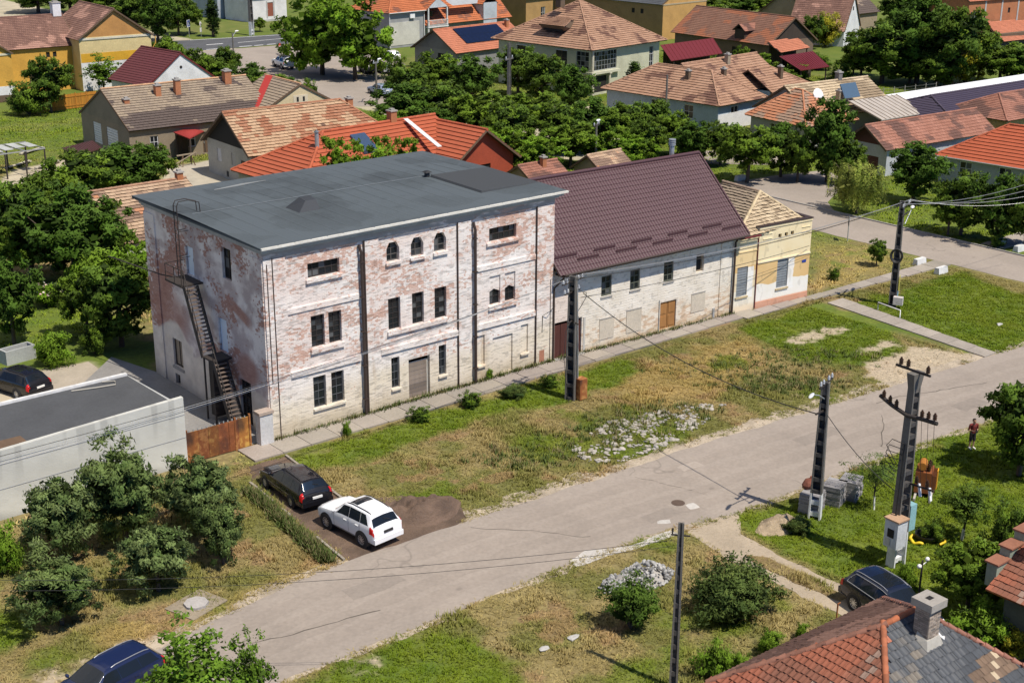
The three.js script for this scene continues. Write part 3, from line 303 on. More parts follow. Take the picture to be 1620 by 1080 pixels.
// a house may have several bodies; gz: the ridge runs front to back and its street gable is face 'R', its left side 'F'
function place(t, s) { const p = s.p || [0, 0, 0], a = (s.t || 0) * Math.PI / 180; if (!s.gz) return body(t, s, { p, t: a }); const D = s.D; return body(t, { ...s, L: s.D, D: s.L }, { p: [p[0] - Math.sin(a) * D, p[1], p[2] - Math.cos(a) * D], t: a - Math.PI / 2 }); }
function house(name, label, s, group) { const t = thing(name, label, s.cat || 'house', [s.A[0], s.y || 0, s.A[1]], (s.ang || 0) * Math.PI / 180, group); place(t, s); const { win, chim, band, gmat, gutter, p, t: tt, gz, skip, wings, ...base } = s; (wings || []).forEach((w, i) => place(t, { ...base, seed: (s.seed || 1) + 5 + i, ...w })); return t; }
const at2 = (px, py, h) => { const g = G(px, py, h); return [g[0], g[2]]; };

// ------------------------------------------------------------ the long building beside the mill
const midCol = (x, y) => { const [br, bh] = brickN(x, y); let c = mix3([0.64, 0.58, 0.48], [0.84, 0.79, 0.71], fbm(x * 1.1 + 60, y * 1.2, 4)); const low = ss(2.7, 1.6, y + 0.7 * fbm(x * 0.6, 4, 3)); c = mix3(c, mix3([0.66, 0.55, 0.4], [0.8, 0.74, 0.64], fbm(x * 1.6, y * 2, 4)), low * 0.75); c = mix3(c, [0.52, 0.33, 0.19], 0.6 * low * ss(0.5, 0.62, fbm(x * 2, y * 5 + 7, 4))); c = mix3(c, [0.5, 0.36, 0.2], 0.65 * ss(0.9, 0.3, y + 0.4 * fbm(x, 1, 3))); c = mix3(c, [0.7, 0.55, 0.5], ss(3, 1, x) * 0.5); const f = fbm(x * 4, y * 7, 3); c = mul(c, 1 - 0.22 * ss(0.6, 0.7, f)); return mul(c, 1 - (1 - br) * 0.05 * low); };
{
  const L = 16.1, H = 5.85, D = 9.4, t = thing('long_building', 'two storey whitewashed building with purple metal roof between the mill and the yellow corner house', 'building', [20.02, 0, 0.0], 2.62 * Math.PI / 180);
  const F = (x, y, o) => [x, y, o], m = wallMat(midCol, L, H, 1280, 480, 0.02);
  t.rotation.y = -2.62 * Math.PI / 180;
  const wn = [[4.06, 3.46, 4.93, 4.82], [6.5, 3.44, 7.36, 4.83], [9.45, 3.46, 10.33, 4.84]], w4 = [12.4, 3.62, 13.12, 4.86], dr = [9.28, 0.2, 10.72, 2.1], rd = [0.3, 0.05, 2.5, 2.45], pn3 = [[3.98, 0.58, 5.2, 1.95], [6.28, 0.58, 7.58, 2.1], [12.1, 0.85, 13.38, 2.15]];
  const w = new MB(); wall(w, F, L, H, [...wn, w4, dr, rd], 0.22, 1 / L, 1 / H); w.build('front_wall', m, t);
  const w2 = new MB(); w2.quad([L, 0, 0], [L, 0, -D], [L, H, -D], [L, H, 0]); w2.tri([L, H, 0], [L, H, -D], [L, 10.4, -D / 2]); w2.quad([0, 0, 0], [0, H, 0], [0, H, -D], [0, 0, -D]); w2.quad([L, 0, -D], [0, 0, -D], [0, H, -D], [L, H, -D]); w2.build('wall', mats.pale, t);
  for (const h of wn) { windowIn(t, F, h, 0.1, 2, 3, M(0.12, 0.13, 0.1, { map: streak }), 0.1); const s = new MB(); slab(s, F, h[0] - 0.05, h[1] - 0.12, h[2] + 0.05, h[1], 0.05); s.build('window_sill', mats.concrete, t); }
  windowIn(t, F, w4, 0.2, 1, 1, mats.mud, 0.09, mats.dark);
  { const d = new MB(); slab(d, F, dr[0], dr[1], dr[0] + 0.7, dr[3], -0.1, 1, 1, -0.2); slab(d, F, dr[0] + 0.74, dr[1], dr[2], dr[3], -0.1, 1, 1, -0.2); for (const x of [dr[0] + 0.08, dr[0] + 0.82]) for (const y of [0.35, 1.25]) slab(d, F, x, y, x + 0.52, y + 0.7, -0.07, 1, 1, -0.1); d.build('plank_door', M(0.42, 0.2, 0.06, { map: streak }), t, null); }
  { const d = new MB(); for (let i = 0; i < 8; i++) slab(d, F, mix(rd[0], rd[2], i / 8) + 0.01, rd[1], mix(rd[0], rd[2], (i + 1) / 8) - 0.01, rd[3] - 0.2, -0.1 - 0.02 * (i & 1), 1, 1, -0.2); d.build('gate_door', M(0.1, 0.028, 0.02, { map: streak }), t); const s = new MB(); slab(s, F, 2.62, 0.1, 2.78, 2.4, 0.04); s.build('door_post', mats.pale, t); const st = new MB(); slab(st, F, 0.2, 0, 2.6, 0.12, 0.35); st.build('door_step', mats.concrete, t); }
  for (const h of pn3) { const p = new MB(); slab(p, F, h[0], h[1], h[2], h[3], 0.035); p.build('blocked_window', P(0.7, 0.62, 0.5), t); const l = new MB(); slab(l, F, h[0], h[3], h[2], h[3] + 0.05, 0.06); l.build('lintel', mats.concrete, t); }
  { const p = new MB(); slab(p, F, 14.7, 0.05, 15.5, H - 0.1, 0.06, 1 / L, 1 / H); p.build('pilaster', m, t); const q = new MB(); q.tube([[15.92, 0.1, 0.16], [15.92, 5.2, 0.16], [15.95, 5.7, 0.5]], 0.075, 8); q.build('rain_pipe', mats.pipe, t); const q2 = new MB(); q2.tube([[0.1, 0.1, 0.14], [0.1, 4.8, 0.14], [0.5, 5.5, 0.6]], 0.06, 8); q2.build('rain_pipe', mats.pipe, t); const e = new MB(); for (const x of [9.15]) e.tube([[x, 0.1, 0.04], [x, 2.3, 0.04]], 0.03, 5); slab(e, F, 14.15, 0.05, 14.3, 0.8, 0.1); e.build('conduit', mats.zinc, t); }
  const x0 = 0.06, x1 = L + 0.45, ov = 0.75, ye = 5.78, rh = 10.5, zr = -4.45;
  const T = new MB(), U = new MB(), C = new MB(); tileFace(T, U, [[x0, ye, ov], [x1, ye, ov], [x1, rh, zr], [x0, rh, zr]], { style: 'purple', w: 0.24, h: 0.36, t: 0.045, jit: 0, stag: 0, gap: 0, prof: [0, 0.014, 0.02, 0.014, 0] }); tileFace(T, U, [[x1, ye, -D - ov], [x0, ye, -D - ov], [x0, rh, zr], [x1, rh, zr]], { style: 'purple', w: 0.24, h: 0.36, t: 0.045, jit: 0, stag: 0, gap: 0 });
  const roof = U.build('roof', mats.brownsheet, t); T.build('metal_roof_tiles', mats.tileMetal, roof, 'stuff'); C.tube([[x0, rh + 0.06, zr], [x1, rh + 0.06, zr]], 0.13, 8, [0.078, 0.035, 0.041]); for (const s of [[ov, ye], [-D - ov, ye]]) C.bar([x1, s[1] + 0.02, s[0]], [x1, rh + 0.04, zr], 0.12, 0.2, [0.078, 0.035, 0.041]); C.build('ridge_caps', mats.tileMetal, roof);
  { const g = new MB(); g.tube([[x0 + 0.3, ye - 0.05, ov + 0.08], [x1, ye - 0.05, ov + 0.08]], 0.075, 8); g.build('gutter', mats.pipe, t); const so = new MB(); so.box(0.3, 5.58, -0.05, L, 5.66, ov); so.build('soffit', mats.dwood, t); }
  // snow guards in two staggered rows
  const sl = Math.hypot(rh - ye, ov - zr), dz = (zr - ov) / sl, dy = (rh - ye) / sl;
  for (let i = 0; i < 10; i++) { const x = 0.25 + i * 1.58, v = (i & 1) ? 0.75 : 1.15, s = new MB(); const p = k => [k, ye + dy * v + 0.11, ov + dz * v + 0.06]; s.bar(p(x), p(x + 1.75), 0.03, 0.16); for (const k of [0.1, 0.87, 1.65]) s.bar(add(p(x + k), [0, -0.08, 0]), add(p(x + k), [0, 0.05, 0.001]), 0.05, 0.05); s.build('snow_guard', M(0.068, 0.031, 0.036, { roughness: 0.5 }), roof); }
  { const p = new MB(); p.cyl(14.9, 9.5, 11.3, -5.4, 0.17, 0.17, 10); for (let k = 0; k < 4; k++) p.cyl(14.9, 11.1 + k * 0.12, 11.16 + k * 0.12, -5.4, 0.25, 0.25, 10); p.build('flue', mats.zinc, roof); }
}
// ------------------------------------------------------------ yellow corner house
const yelCol = (x, y) => { let c; const n = fbm(x * 1.2 + 9, y * 1.3, 4); const edge = 1.45 + 0.5 * (fbm(x * 0.9, 3, 3) - 0.5) + (x > 2.1 ? 0.25 : 0.1); const ob = (y < 3.3 && y > edge); c = y > 3.32 ? mix3([0.78, 0.64, 0.38], [0.84, 0.73, 0.5], n) : ob ? mix3([0.66, 0.43, 0.17], [0.74, 0.53, 0.27], n) : mix3([0.78, 0.75, 0.66], [0.86, 0.84, 0.8], n); if (x < 2.05) { c = y > 4.4 ? mix3(c, [0.78, 0.66, 0.42], 0.7) : y > 2.9 ? mix3(c, [0.72, 0.48, 0.2], 0.5) : mix3(c, [0.8, 0.74, 0.58], 0.6); } if (y < 0.5 && x > 2.1) c = mix3([0.55, 0.27, 0.17], [0.62, 0.35, 0.24], n); else if (y < 0.7) c = mix3(c, [0.7, 0.55, 0.36], 0.7 * ss(0.7, 0.3, y)); for (const w of [1.5, 5.4]) if (Math.abs(x - w) < 0.22 + 0.15 * fbm(x * 2, y * 3, 2) && y < 3.2 && y > 1) c = mix3(c, [0.86, 0.85, 0.82], 0.9); return mul(c, 1 - 0.16 * ss(0.6, 0.72, fbm(x * 3, y * 1.6, 4))); };
{
  const L = 7.2, D = 9, t = thing('corner_house', 'small yellow and cream corner house with parapet and straw coloured old tiles', 'house', [36.14, 0, 0.75], -5.7 * Math.PI / 180), F = (x, y, o) => [x, y, o], m = wallMat(yelCol, L, 6, 720, 600, 0.006);
  const ws = [[0.24, 1.15, 1.24, 3.27], [4.05, 1.17, 5.12, 3.27]], hs = [[3.95, 4.85, 4.25, 5.15], [4.55, 4.87, 4.85, 5.17], [5.15, 4.89, 5.45, 5.19]];
  let w = new MB(); wall(w, F, 2.1, 5.38, [ws[0]], 0.18, 1 / L, 1 / 6); w.build('front_wall', m, t); w = new MB(); wall(w, F, L, 5.88, [ws[1], ...hs], 0.18, 1 / L, 1 / 6, 2.1, 0); w.quad([L, 0, 0], [L, 0, -D], [L, 5.88, -D], [L, 5.88, 0], [1, 1, 1], [[0.5, 0], [1, 0], [1, 0.98], [0.5, 0.98]]); w.build('front_wall', m, t);
  w = new MB(); w.quad([0, 0, -D], [L, 0, -D], [L, 5.3, -D], [0, 5.3, -D]); w.quad([0, 0, 0], [0, 5.3, 0], [0, 5.3, -D], [0, 0, -D]); w.quad([2.1, 5.38, 0], [2.1, 5.88, 0], [2.1, 5.88, -0.3], [2.1, 5.38, -0.3]); w.quad([2.1, 5.1, -0.3], [L, 5.1, -0.3], [L, 5.88, -0.3], [2.1, 5.88, -0.3]); w.quad([L - 0.3, 5.1, -0.3], [L - 0.3, 5.1, -D], [L - 0.3, 5.88, -D], [L - 0.3, 5.88, -0.3]); w.build('wall', mats.pale, t);
  const dk = new MB(); for (const h of hs) dk.quad(F(h[0], h[1], -0.17), F(h[2], h[1], -0.17), F(h[2], h[3], -0.17), F(h[0], h[3], -0.17)); dk.build('vent_hole', mats.dark, t);
  for (const h of ws) { const s = new MB(); const n = 11; for (let i = 0; i < n; i++) slab(s, F, h[0] + 0.04, mix(h[1], h[3], i / n) + 0.01, h[2] - 0.04, mix(h[1], h[3], (i + 0.85) / n), -0.06 - 0.015 * (i & 1), 1, 1, -0.16); s.build('roller_shutter', M(0.3, 0.33, 0.36, { map: streak }), t); const q = new MB(); slab(q, F, h[0] - 0.08, h[1] - 0.14, h[2] + 0.08, h[1] - 0.01, 0.08); q.build('window_sill', P(0.62, 0.5, 0.3), t); }
  let b; for (const [a, y, c, y1, o, nm] of [[2.1, 3.3, L, 3.4, 0.06, 'string_course'], [2.1, 5.72, L, 5.82, 0.06, 'cornice'], [0.02, 5.2, 2.1, 5.36, 0.08, 'cornice'], [2.1, 0, L, 0.46, 0.04, 'plinth'], [0.02, 4.3, 2.1, 4.38, 0.04, 'string_course'], [2.5, 4.95, 3.35, 5.0, 0.04, 'panel_trim'], [2.5, 5.3, 3.35, 5.35, 0.04, 'panel_trim'], [6.2, 4.95, 7.05, 5.0, 0.04, 'panel_trim'], [6.2, 5.3, 7.05, 5.35, 0.04, 'panel_trim']]) { b = new MB(); slab(b, F, a, y, c, y1, o, 1 / L, 1 / 6); b.build(nm, m, t); }
  b = new MB(); b.box(2.06, 5.88, -0.34, L + 0.06, 5.94, 0.08); b.box(L - 0.34, 5.88, -D, L + 0.06, 5.94, -0.34); b.build('parapet_flashing', mats.pipe, t); b = new MB(); b.tube([[2.02, 0.1, 0.06], [2.02, 5.3, 0.06]], 0.04, 6); b.tube([[0, 5.42, 0.3], [2.0, 5.42, 0.3]], 0.07, 6); b.build('rain_pipe', mats.redsheet, t);
  const T = new MB(), U = new MB(), C = new MB(), X = 5.15, Z = -3.3, Y = 7.35, e = 5.5; tileFace(T, U, [[-0.3, e, 0.25], [7.0, e, -0.3], [X, Y, Z]], { style: 'cream', seed: 4, jit: 0.06, t: 0.05, h: 0.3, pf: 1.5 }); tileFace(T, U, [[-0.3, e - 0.2, -D], [-0.3, e, 0.25], [X, Y, Z], [X, Y, -7.2]], { style: 'grey', seed: 5, jit: 0.05, t: 0.05 }); tileFace(T, U, [[7.0, e, -0.3], [7.0, e, -D], [X, Y, -7.2], [X, Y, Z]], { style: 'cream', seed: 6, jit: 0.04 });
  const roof = U.build('roof', mats.dwood, t); T.build('roof_tiles', mats.tile, roof, 'stuff'); caps(C, [-0.3, e, 0.25], [X, Y, Z], [0.5, 0.4, 0.25]); caps(C, [7, e, -0.3], [X, Y, Z], [0.5, 0.4, 0.25]); caps(C, [X, Y, Z], [X, Y, -7.2], [0.3, 0.22, 0.16]); C.build('ridge_caps', mats.tile, roof, 'stuff');
  b = new MB(); slab(b, F, 6.45, 2.7, 6.85, 2.88, 0.03); b.build('street_name_plate', M(0.03, 0.06, 0.32, { roughness: 0.4 }), t);
}
// ------------------------------------------------------------ houses of the village
const wn = (f, x, y, w, h, t, e) => ({ f, r: [x, y, w, h], t, ...e });
const woodW = { m: mats.wood, sur: mats.cream }, wht = { m: mats.paintW };
const sheetRed = M(0.15, 0.022, 0.026, { roughness: 0.45 }), sheetBrown = M(0.075, 0.032, 0.03, { roughness: 0.5 }), sheetWhite = M(0.78, 0.8, 0.82, { roughness: 0.5 });
house('yellow_villa', 'yellow villa with orange street gable, white lower walls and mottled red tile roof', { A: at2(124, 65, 6.6), ang: -3, gz: true, L: 10, D: 12, h: 7.0, rh: 10.5, wall: P(0.78, 0.62, 0.3), gmat: mats.dorange, tile: 'darkold', seed: 22, ov: 0.3, og: 0.3, band: P(0.75, 0.7, 0.55), win: [wn('R', 2.9, 1.0, 1.2, 2.1, 'w', woodW), wn('R', 6.4, 1.0, 1.2, 2.1, 'w', woodW), wn('F', 3, 1, 1.1, 2, 'w', woodW)],
  wings: [{ p: [-17, 0, -3], L: 17.5, D: 9.5, h: 6.0, rh: 9.4, wall: mats.yellow, chim: [[7.2, -3.6, 10.6, 1.0, mats.white], [17, -4.8, 10.9, 1.1, mats.white]], win: [wn('F', 5.5, 4.3, 0.5, 0.8, 'dark'), wn('F', 13.5, 4.4, 0.5, 0.7, 'dark'), wn('F', 14.4, 4.4, 0.5, 0.7, 'dark'), wn('F', 6, 1.0, 1.2, 2, 'w', woodW), wn('F', 11, 0.2, 1.1, 2.3, 'door')] }] });
{ const q = scene.children[scene.children.length - 1], b = new MB(), c = new MB(), F = (x, y, o) => [x, y, o]; slab(b, F, 0.02, 0, 9.98, 3.7, 0.04); b.build('white_base', mats.white, q).position.z = 0; const r = new MB(); slab(r, F, 0.1, 3.75, 9.9, 4.9, 0.03); r.build('yellow_frieze', P(0.8, 0.44, 0.03), q); c.tube([[10.1, 0.1, 0.3], [10.1, 5.2, 0.3], [10.5, 5.7, 0.3], [10.5, 6.6, 0.3]], 0.07, 6); c.build('rain_pipe', mats.yellow, q); }
house('yellow_outhouse', 'yellow gabled house end cut by the left edge, with grey base', { A: at2(-60, 168, 0), ang: -3, gz: true, L: 6.7, D: 9, h: 6.2, rh: 8.6, wall: mats.yellow, tile: 'darkold', seed: 25, ov: 0.15, band: mats.cream, win: [wn('R', 2, 1.5, 1, 1.8, 'w', woodW)] });
{ const q = scene.children[scene.children.length - 1], b = new MB(), F = (x, y, o) => [x, y, o]; slab(b, F, -0.03, 0, 6.73, 0.9, 0.05); b.build('plinth', mats.brown, q); const c = new MB(); slab(c, F, -0.02, 0.9, 6.72, 2.0, 0.04); c.build('white_base', mats.white, q); }
house('red_roof_garage', 'white gabled outbuilding with wine red metal roof and round gable vent', { A: at2(235, 133, 3.1), ang: 7, gz: true, L: 9.6, D: 8.6, h: 3.1, rh: 6.5, wall: mats.white, tile: 'winered', metal: 1, w: 1, tw: 0.5, th: 0.4, tt: 0.06, jit: 0, stag: 0, gap: 0, seed: 3, ov: 0.35, og: 0.12, verge: mats.redsheet, cat: 'outbuilding' });
{ const q = scene.children[scene.children.length - 1], b = new MB(); b.tube([[4.8, 4.7, -0.1], [4.8, 4.7, 0.02]], 0.2, 10); b.build('round_vent', mats.dark, q); }
house('grey_tile_house', 'long house with weathered grey tile roof, four chimneys and cream gable wing', { A: at2(203, 207, 3.4), ang: -2.5, L: 16.5, D: 13, h: 3.6, rh: 6.8, wall: P(0.3, 0.24, 0.17), gmat: P(0.26, 0.22, 0.16), tile: 'grey', seed: 31, ov: 0.35, og: 0.1, th: 0.42, tw: 0.5, tt: 0.05, cap: [0.5, 0.3, 0.17], chim: [[1.6, -4.0, 5.9, 0.55], [5.4, -4.7, 6.9, 0.6], [7.6, -4.6, 7.3, 0.6], [13.9, -5.6, 7.6, 0.75]], win: [wn('F', 2.2, 1.3, 0.9, 1.3, 'w'), wn('F', 6.2, 1.0, 1, 1.6, 'w', wht), wn('F', 8, 0.2, 1, 2.2, 'door'), wn('L', 3, 0.5, 3, 2.5, 'shut', { m: mats.white }), wn('L', 7.5, 0.8, 2.2, 2.2, 'shut', { m: mats.white })],
  wings: [{ p: [13.4, 0, 0.6], gz: true, L: 12.2, D: 8, h: 3.2, rh: 6.5, gmat: P(0.75, 0.62, 0.38), wall: P(0.75, 0.62, 0.38) }] });
{ const q = scene.children[scene.children.length - 1], b = new MB(); b.bar([13.2, 3.25, 0.7], [19.3, 6.6, -6.0], 0.85, 0.1); b.build('red_valley_flashing', M(0.33, 0.025, 0.02, { roughness: 0.6 }), q); const m = new MB(); const F = (x, y, o) => [x, y, o]; slab(m, (x, y, o) => [13.4 + x, y, 0.6 + o], 5.2, 4.4, 7.0, 5.3, 0.04); m.build('gable_panel', P(0.78, 0.68, 0.5), q); for (const x of [5.6, 6.35]) { const v = new MB(); slab(v, (a, y, o) => [13.4 + a, y, 0.6 + o], x, 4.6, x + 0.25, 5.1, 0.06); v.build('gable_slot', mats.dark, q); } }
house('patched_tile_house', 'old house with pale patched tile roof, flaking white gable wall and dark loft opening', { A: [29.5, -53.6], ang: -2.6, L: 16, D: 9.4, h: 3.5, rh: 6.65, wall: P(0.55, 0.53, 0.47), gmat: mats.dark, tile: 'patchy', seed: 41, ov: 0.45, og: 0.5, ends: ['g', 'h'], iR: 3.5, tw: 0.45, th: 0.4, tt: 0.06, jit: 0.03, pf: 0.9, win: [wn('L', 1.2, 0.1, 1.0, 2.3, 'door'), wn('L', 3.2, 1.6, 1.0, 1.2, 'shut', { m: mats.pale }), wn('L', 6.4, 1.5, 0.9, 1.3, 'shut', { m: mats.white }), wn('L', 5, 0.2, 0.5, 0.6, 'dark')], chim: [[14.6, -6.4, 6.3, 0.6]], tiles: { 3: 'light' } });
house('orange_hip_house', 'low house with bright orange hipped metal tile roof behind the mill', { A: at2(480, 296, 2.6), ang: 4, L: 19.5, D: 10.2, h: 2.8, rh: 6.0, wall: mats.pale, tile: 'orange', metal: 1, seed: 51, ov: 0.5, ends: ['h', 'n'], iL: 6, tw: 0.3, th: 0.5, tt: 0.09, jit: 0, gap: 0, stag: 0, capr: 0.13, win: [wn('L', 4, 1, 1.2, 1.2, 'w')],
  wings: [{ p: [15.2, 0, 2.2], gz: true, L: 8, D: 12, h: 2.8, rh: 5.6, wall: P(0.4, 0.07, 0.03), ends: ['h', 'g'], iL: 4, og: 0.6, win: [wn('R', 3, 0.6, 2, 1.6, 'dark')] }] });
{ const q = scene.children[scene.children.length - 1], p = new MB(); p.cyl(4.2, 3.2, 6.4, -3.6, 0.2, 0.2, 10); p.cyl(4.2, 6.4, 6.6, -3.6, 0.28, 0.05, 10); p.build('steel_flue', mats.zinc, q); const w = new MB(); w.hex([[8.2, 4.1, -1.9], [9.9, 4.1, -1.9], [9.9, 5.3, -3.9], [8.2, 5.3, -3.9]], [[8.2, 4.4, -1.85], [9.9, 4.4, -1.85], [9.9, 5.6, -3.95], [8.2, 5.6, -3.95]]); w.build('roof_window', M(0.05, 0.08, 0.14, { roughness: 0.2 }), q); const v = new MB(); v.bar([15.2, 4.2, 0.6], [15.4, 6.12, -4.6], 0.5, 0.06); v.build('valley_flashing', mats.paintW, q); chimney(q, 14.2, 5, 6.9, -5.2, 0.7, mats.brickO); }
house('back_shed', 'tiled shed behind the mill with mottled pink and brown roof', { A: at2(198, 384, 2.9), ang: 0, L: 8, D: 12, h: 3, rh: 5.6, wall: mats.pale, tile: 'pink', seed: 61, ov: 0.3, og: 0.15, tw: 0.45, th: 0.4, tt: 0.05, jit: 0.03, cat: 'shed', tiles: { 0: 'light' }, chim: [[7.6, -6.0, 6.1, 0.5]] });
// centre and right
house('grey_villa', 'two storey grey villa with orange roofs, white dormers and balcony', { A: at2(617, 77, 0), ang: 5, L: 7.6, D: 10, h: 6, rh: 9.2, wall: P(0.36, 0.37, 0.38), tile: 'orange2', metal: 1, seed: 71, ov: 0.45, ends: ['h', 'n'], th: 0.45, tt: 0.05, jit: 0.005, gutter: mats.paintW, win: [wn('L', 3.4, 4.0, 1.7, 1.5, 'w', wht), wn('L', 3.2, 1, 1.4, 1.4, 'w', wht)],
  wings: [{ p: [7.6, 0, -1.2], L: 20, D: 14, h: 4.4, rh: 10.6, ov: 1.4, wall: P(0.33, 0.34, 0.35), ends: ['n', 'g'] }, { p: [7.9, 0, 0.6], gz: true, L: 4.4, D: 4, h: 6, rh: 7.6, ov: 0.35, og: 0.35, verge: mats.paintW, skip: 'RFB', wall: P(0.55, 0.58, 0.62) }, { p: [21, 0, 0.2], gz: true, L: 3.2, D: 5, h: 6.0, rh: 7.5, verge: mats.paintW, wall: P(0.55, 0.6, 0.66), ov: 0.25, og: 0.2 }] });
{ const q = scene.children[scene.children.length - 1], F = (x, y, o) => [x, y, o]; let b = new MB(); slab(b, F, 0.15, 0.4, 6.4, 4.1, 0.05); b.build('insulation_boards', P(0.66, 0.65, 0.58), q); b = new MB(); b.box(4.2, 4.6, 0.02, 5.2, 5.4, 0.35); b.build('air_conditioner', mats.plastic, q); b = new MB(); for (const x of [-0.1, 7.4]) b.tube([[x, 0.1, 0.15], [x, 5.9, 0.15]], 0.08, 6); b.build('rain_pipe', mats.paintW, q);
  b = new MB(); b.box(7.8, 2.75, -1.2, 12.4, 2.95, 0.7); for (const x of [8.0, 12.2]) b.box(x - 0.12, 0, 0.35, x + 0.12, 6, 0.6); b.build('balcony', mats.paintW, q); b = new MB(); b.bar([7.9, 3.95, 0.65], [12.3, 3.95, 0.65], 0.08, 0.08); b.bar([7.9, 3.15, 0.65], [12.3, 3.15, 0.65], 0.06, 0.06); for (let i = 0; i <= 16; i++) b.cb(7.9 + i * 0.275, 3, 0.65, 0.07, 0.95, 0.05); b.build('railing', mats.paintW, q); b = new MB(); b.box(9.2, 3.1, -1.18, 10.4, 5.2, -1.1); b.build('balcony_door', mats.glass, q); b = new MB(); slab(b, (x, y, o) => [7.9 + x, y, 0.6 + o], 0.3, 6, 4.1, 6.1, 0.05); b.tri([8, 6.1, 0.62], [12.2, 6.1, 0.62], [10.1, 7.5, 0.62]); b.build('gable', P(0.6, 0.64, 0.68), q); b = new MB(); b.hex([[13.9, 6.0, 0.1], [19.6, 6.0, 0.1], [20.4, 6.6, -0.6], [13.2, 6.6, -0.6]], [[13.7, 6.4, -0.4], [20, 6.4, -0.4], [20.4, 7.0, -1.1], [13.2, 7.0, -1.1]]); b.build('dormer_recess', P(0.4, 0.42, 0.44), q); }
house('solar_roof_house', 'low house with orange tile roof carrying a dark array of solar panels', { A: at2(722, 81, 3.2), ang: 6, L: 15, D: 9, h: 3.2, rh: 5.9, wall: P(0.3, 0.3, 0.3), tile: 'lightred', seed: 81, ov: 0.4, og: 0.5, th: 0.42, gmat: P(0.25, 0.25, 0.26), win: [wn('L', 2, 0.8, 2, 1.8, 'dark')], chim: [[13.9, -3.5, 6.3, 0.5]] });
{ const q = scene.children[scene.children.length - 1], pm = new THREE.MeshPhysicalMaterial({ color: new THREE.Color().setRGB(0.012, 0.018, 0.045), roughness: 0.15, clearcoat: 1 }); const m = (5.9 - 3.2) / 4.5, Y = z => 3.2 - z * m + 0.16; for (let r = 0; r < 2; r++) for (let i = 0; i < 9; i++) { const b = new MB(), x = 3.1 + i * 1.02, z0 = -1.0 - r * 1.55, z1 = z0 - 1.5; b.hex([[x, Y(z0), z0], [x + 1, Y(z0), z0], [x + 1, Y(z1), z1], [x, Y(z1), z1]], [[x, Y(z0) + 0.05, z0], [x + 1, Y(z0) + 0.05, z0], [x + 1, Y(z1) + 0.05, z1], [x, Y(z1) + 0.05, z1]]); b.build('solar_panel', pm, q); } }
house('cream_villa', 'square two storey cream villa with tall hipped tile roof and glazed corner verandah', { A: at2(934, 152, 0), ang: 7, L: 14.6, D: 16.8, h: 6.5, rh: 11.3, wall: P(0.62, 0.62, 0.46), tile: 'pink', seed: 91, ov: 0.75, ends: ['h', 'h'], iL: 7.2, iR: 7.2, tw: 0.45, th: 0.42, tt: 0.05, jit: 0.02, band: P(0.66, 0.65, 0.5), win: [wn('L', 4.2, 3.5, 2.0, 2.0, 'w', { m: mats.wood, sur: mats.white }), wn('L', 11.5, 3.6, 1.8, 1.9, 'w', { m: mats.wood, sur: mats.white }), wn('F', 0.5, 3.2, 4.8, 2.5, 'w', { nx: 8, ny: 4, m: mats.zinc }), wn('L', 0.4, 3.2, 2.2, 2.5, 'w', { nx: 3, ny: 4, m: mats.zinc }), wn('F', 0.6, 0.3, 2.8, 2.2, 'dark'), wn('F', 12.4, 1.2, 0.9, 4.2, 'w', { m: mats.white, ny: 4 })], chim: [[4.4, -9.4, 11.6, 0.9, mats.brown]] });
{ const q = scene.children[scene.children.length - 1]; let b = new MB(); for (const x of [0.15, 3.6]) { b.cyl(x, 0, 2.7, 0.25, 0.2, 0.18, 8); b.cb(x, 2.65, 0.25, 0.5, 0.15, 0.5); } b.cyl(0.1, 3.1, 6.2, 0.2, 0.2, 0.18, 8); b.build('column', P(0.66, 0.62, 0.48), q); b = new MB(); b.box(-0.3, 2.8, -2.6, 5.6, 3.1, 0.5); b.build('verandah_floor', P(0.66, 0.65, 0.5), q); b = new MB(); b.hex([[1.2, 7.9, -9.6], [1.2, 7.9, -5.8], [3.2, 8.0, -5.8], [3.2, 8.0, -9.6]].reverse(), [[0.7, 8.5, -10], [0.7, 8.5, -5.4], [3.6, 9.3, -6.2], [3.6, 9.3, -9.2]].reverse()); const d = b.build('roof_dormer', mats.brown, q); const T = new MB(); tileFace(T, null, [[0.6, 8.55, -10.1], [0.6, 8.55, -5.3], [3.7, 9.4, -6.1], [3.7, 9.4, -9.3]], { style: 'pink', seed: 4, tw: 0.45, t: 0.05 }); T.build('roof_tiles', mats.tile, d, 'stuff'); const o = new MB(); o.box(1.05, 7.75, -9.4, 1.19, 8.45, -6.0); o.build('opening', mats.dark, d); }
house('tan_long_house', 'long ochre house with grey roof and plain orange gable wall behind the cream villa', { A: at2(1047, 64, 0), ang: 5, gz: true, L: 12, D: 40, h: 6.2, rh: 9.5, wall: P(0.36, 0.24, 0.11), gmat: P(0.62, 0.36, 0.12), tile: 'slate', seed: 95, ov: 0.3, og: 0.05, tw: 0.5, th: 0.45, band: P(0.5, 0.4, 0.25), win: [wn('F', 33, 4.2, 0.7, 0.8, 'dark'), wn('F', 35, 4.2, 0.7, 0.8, 'dark'), wn('R', 9, 0.3, 2.4, 2.6, 'dark')] });
{ const q = scene.children[scene.children.length - 1], b = new MB(); slab(b, (x, y, o) => [x, y, o], 0.02, 0, 11.98, 6.2, 0.04); b.build('orange_wall', P(0.62, 0.36, 0.12), q); }
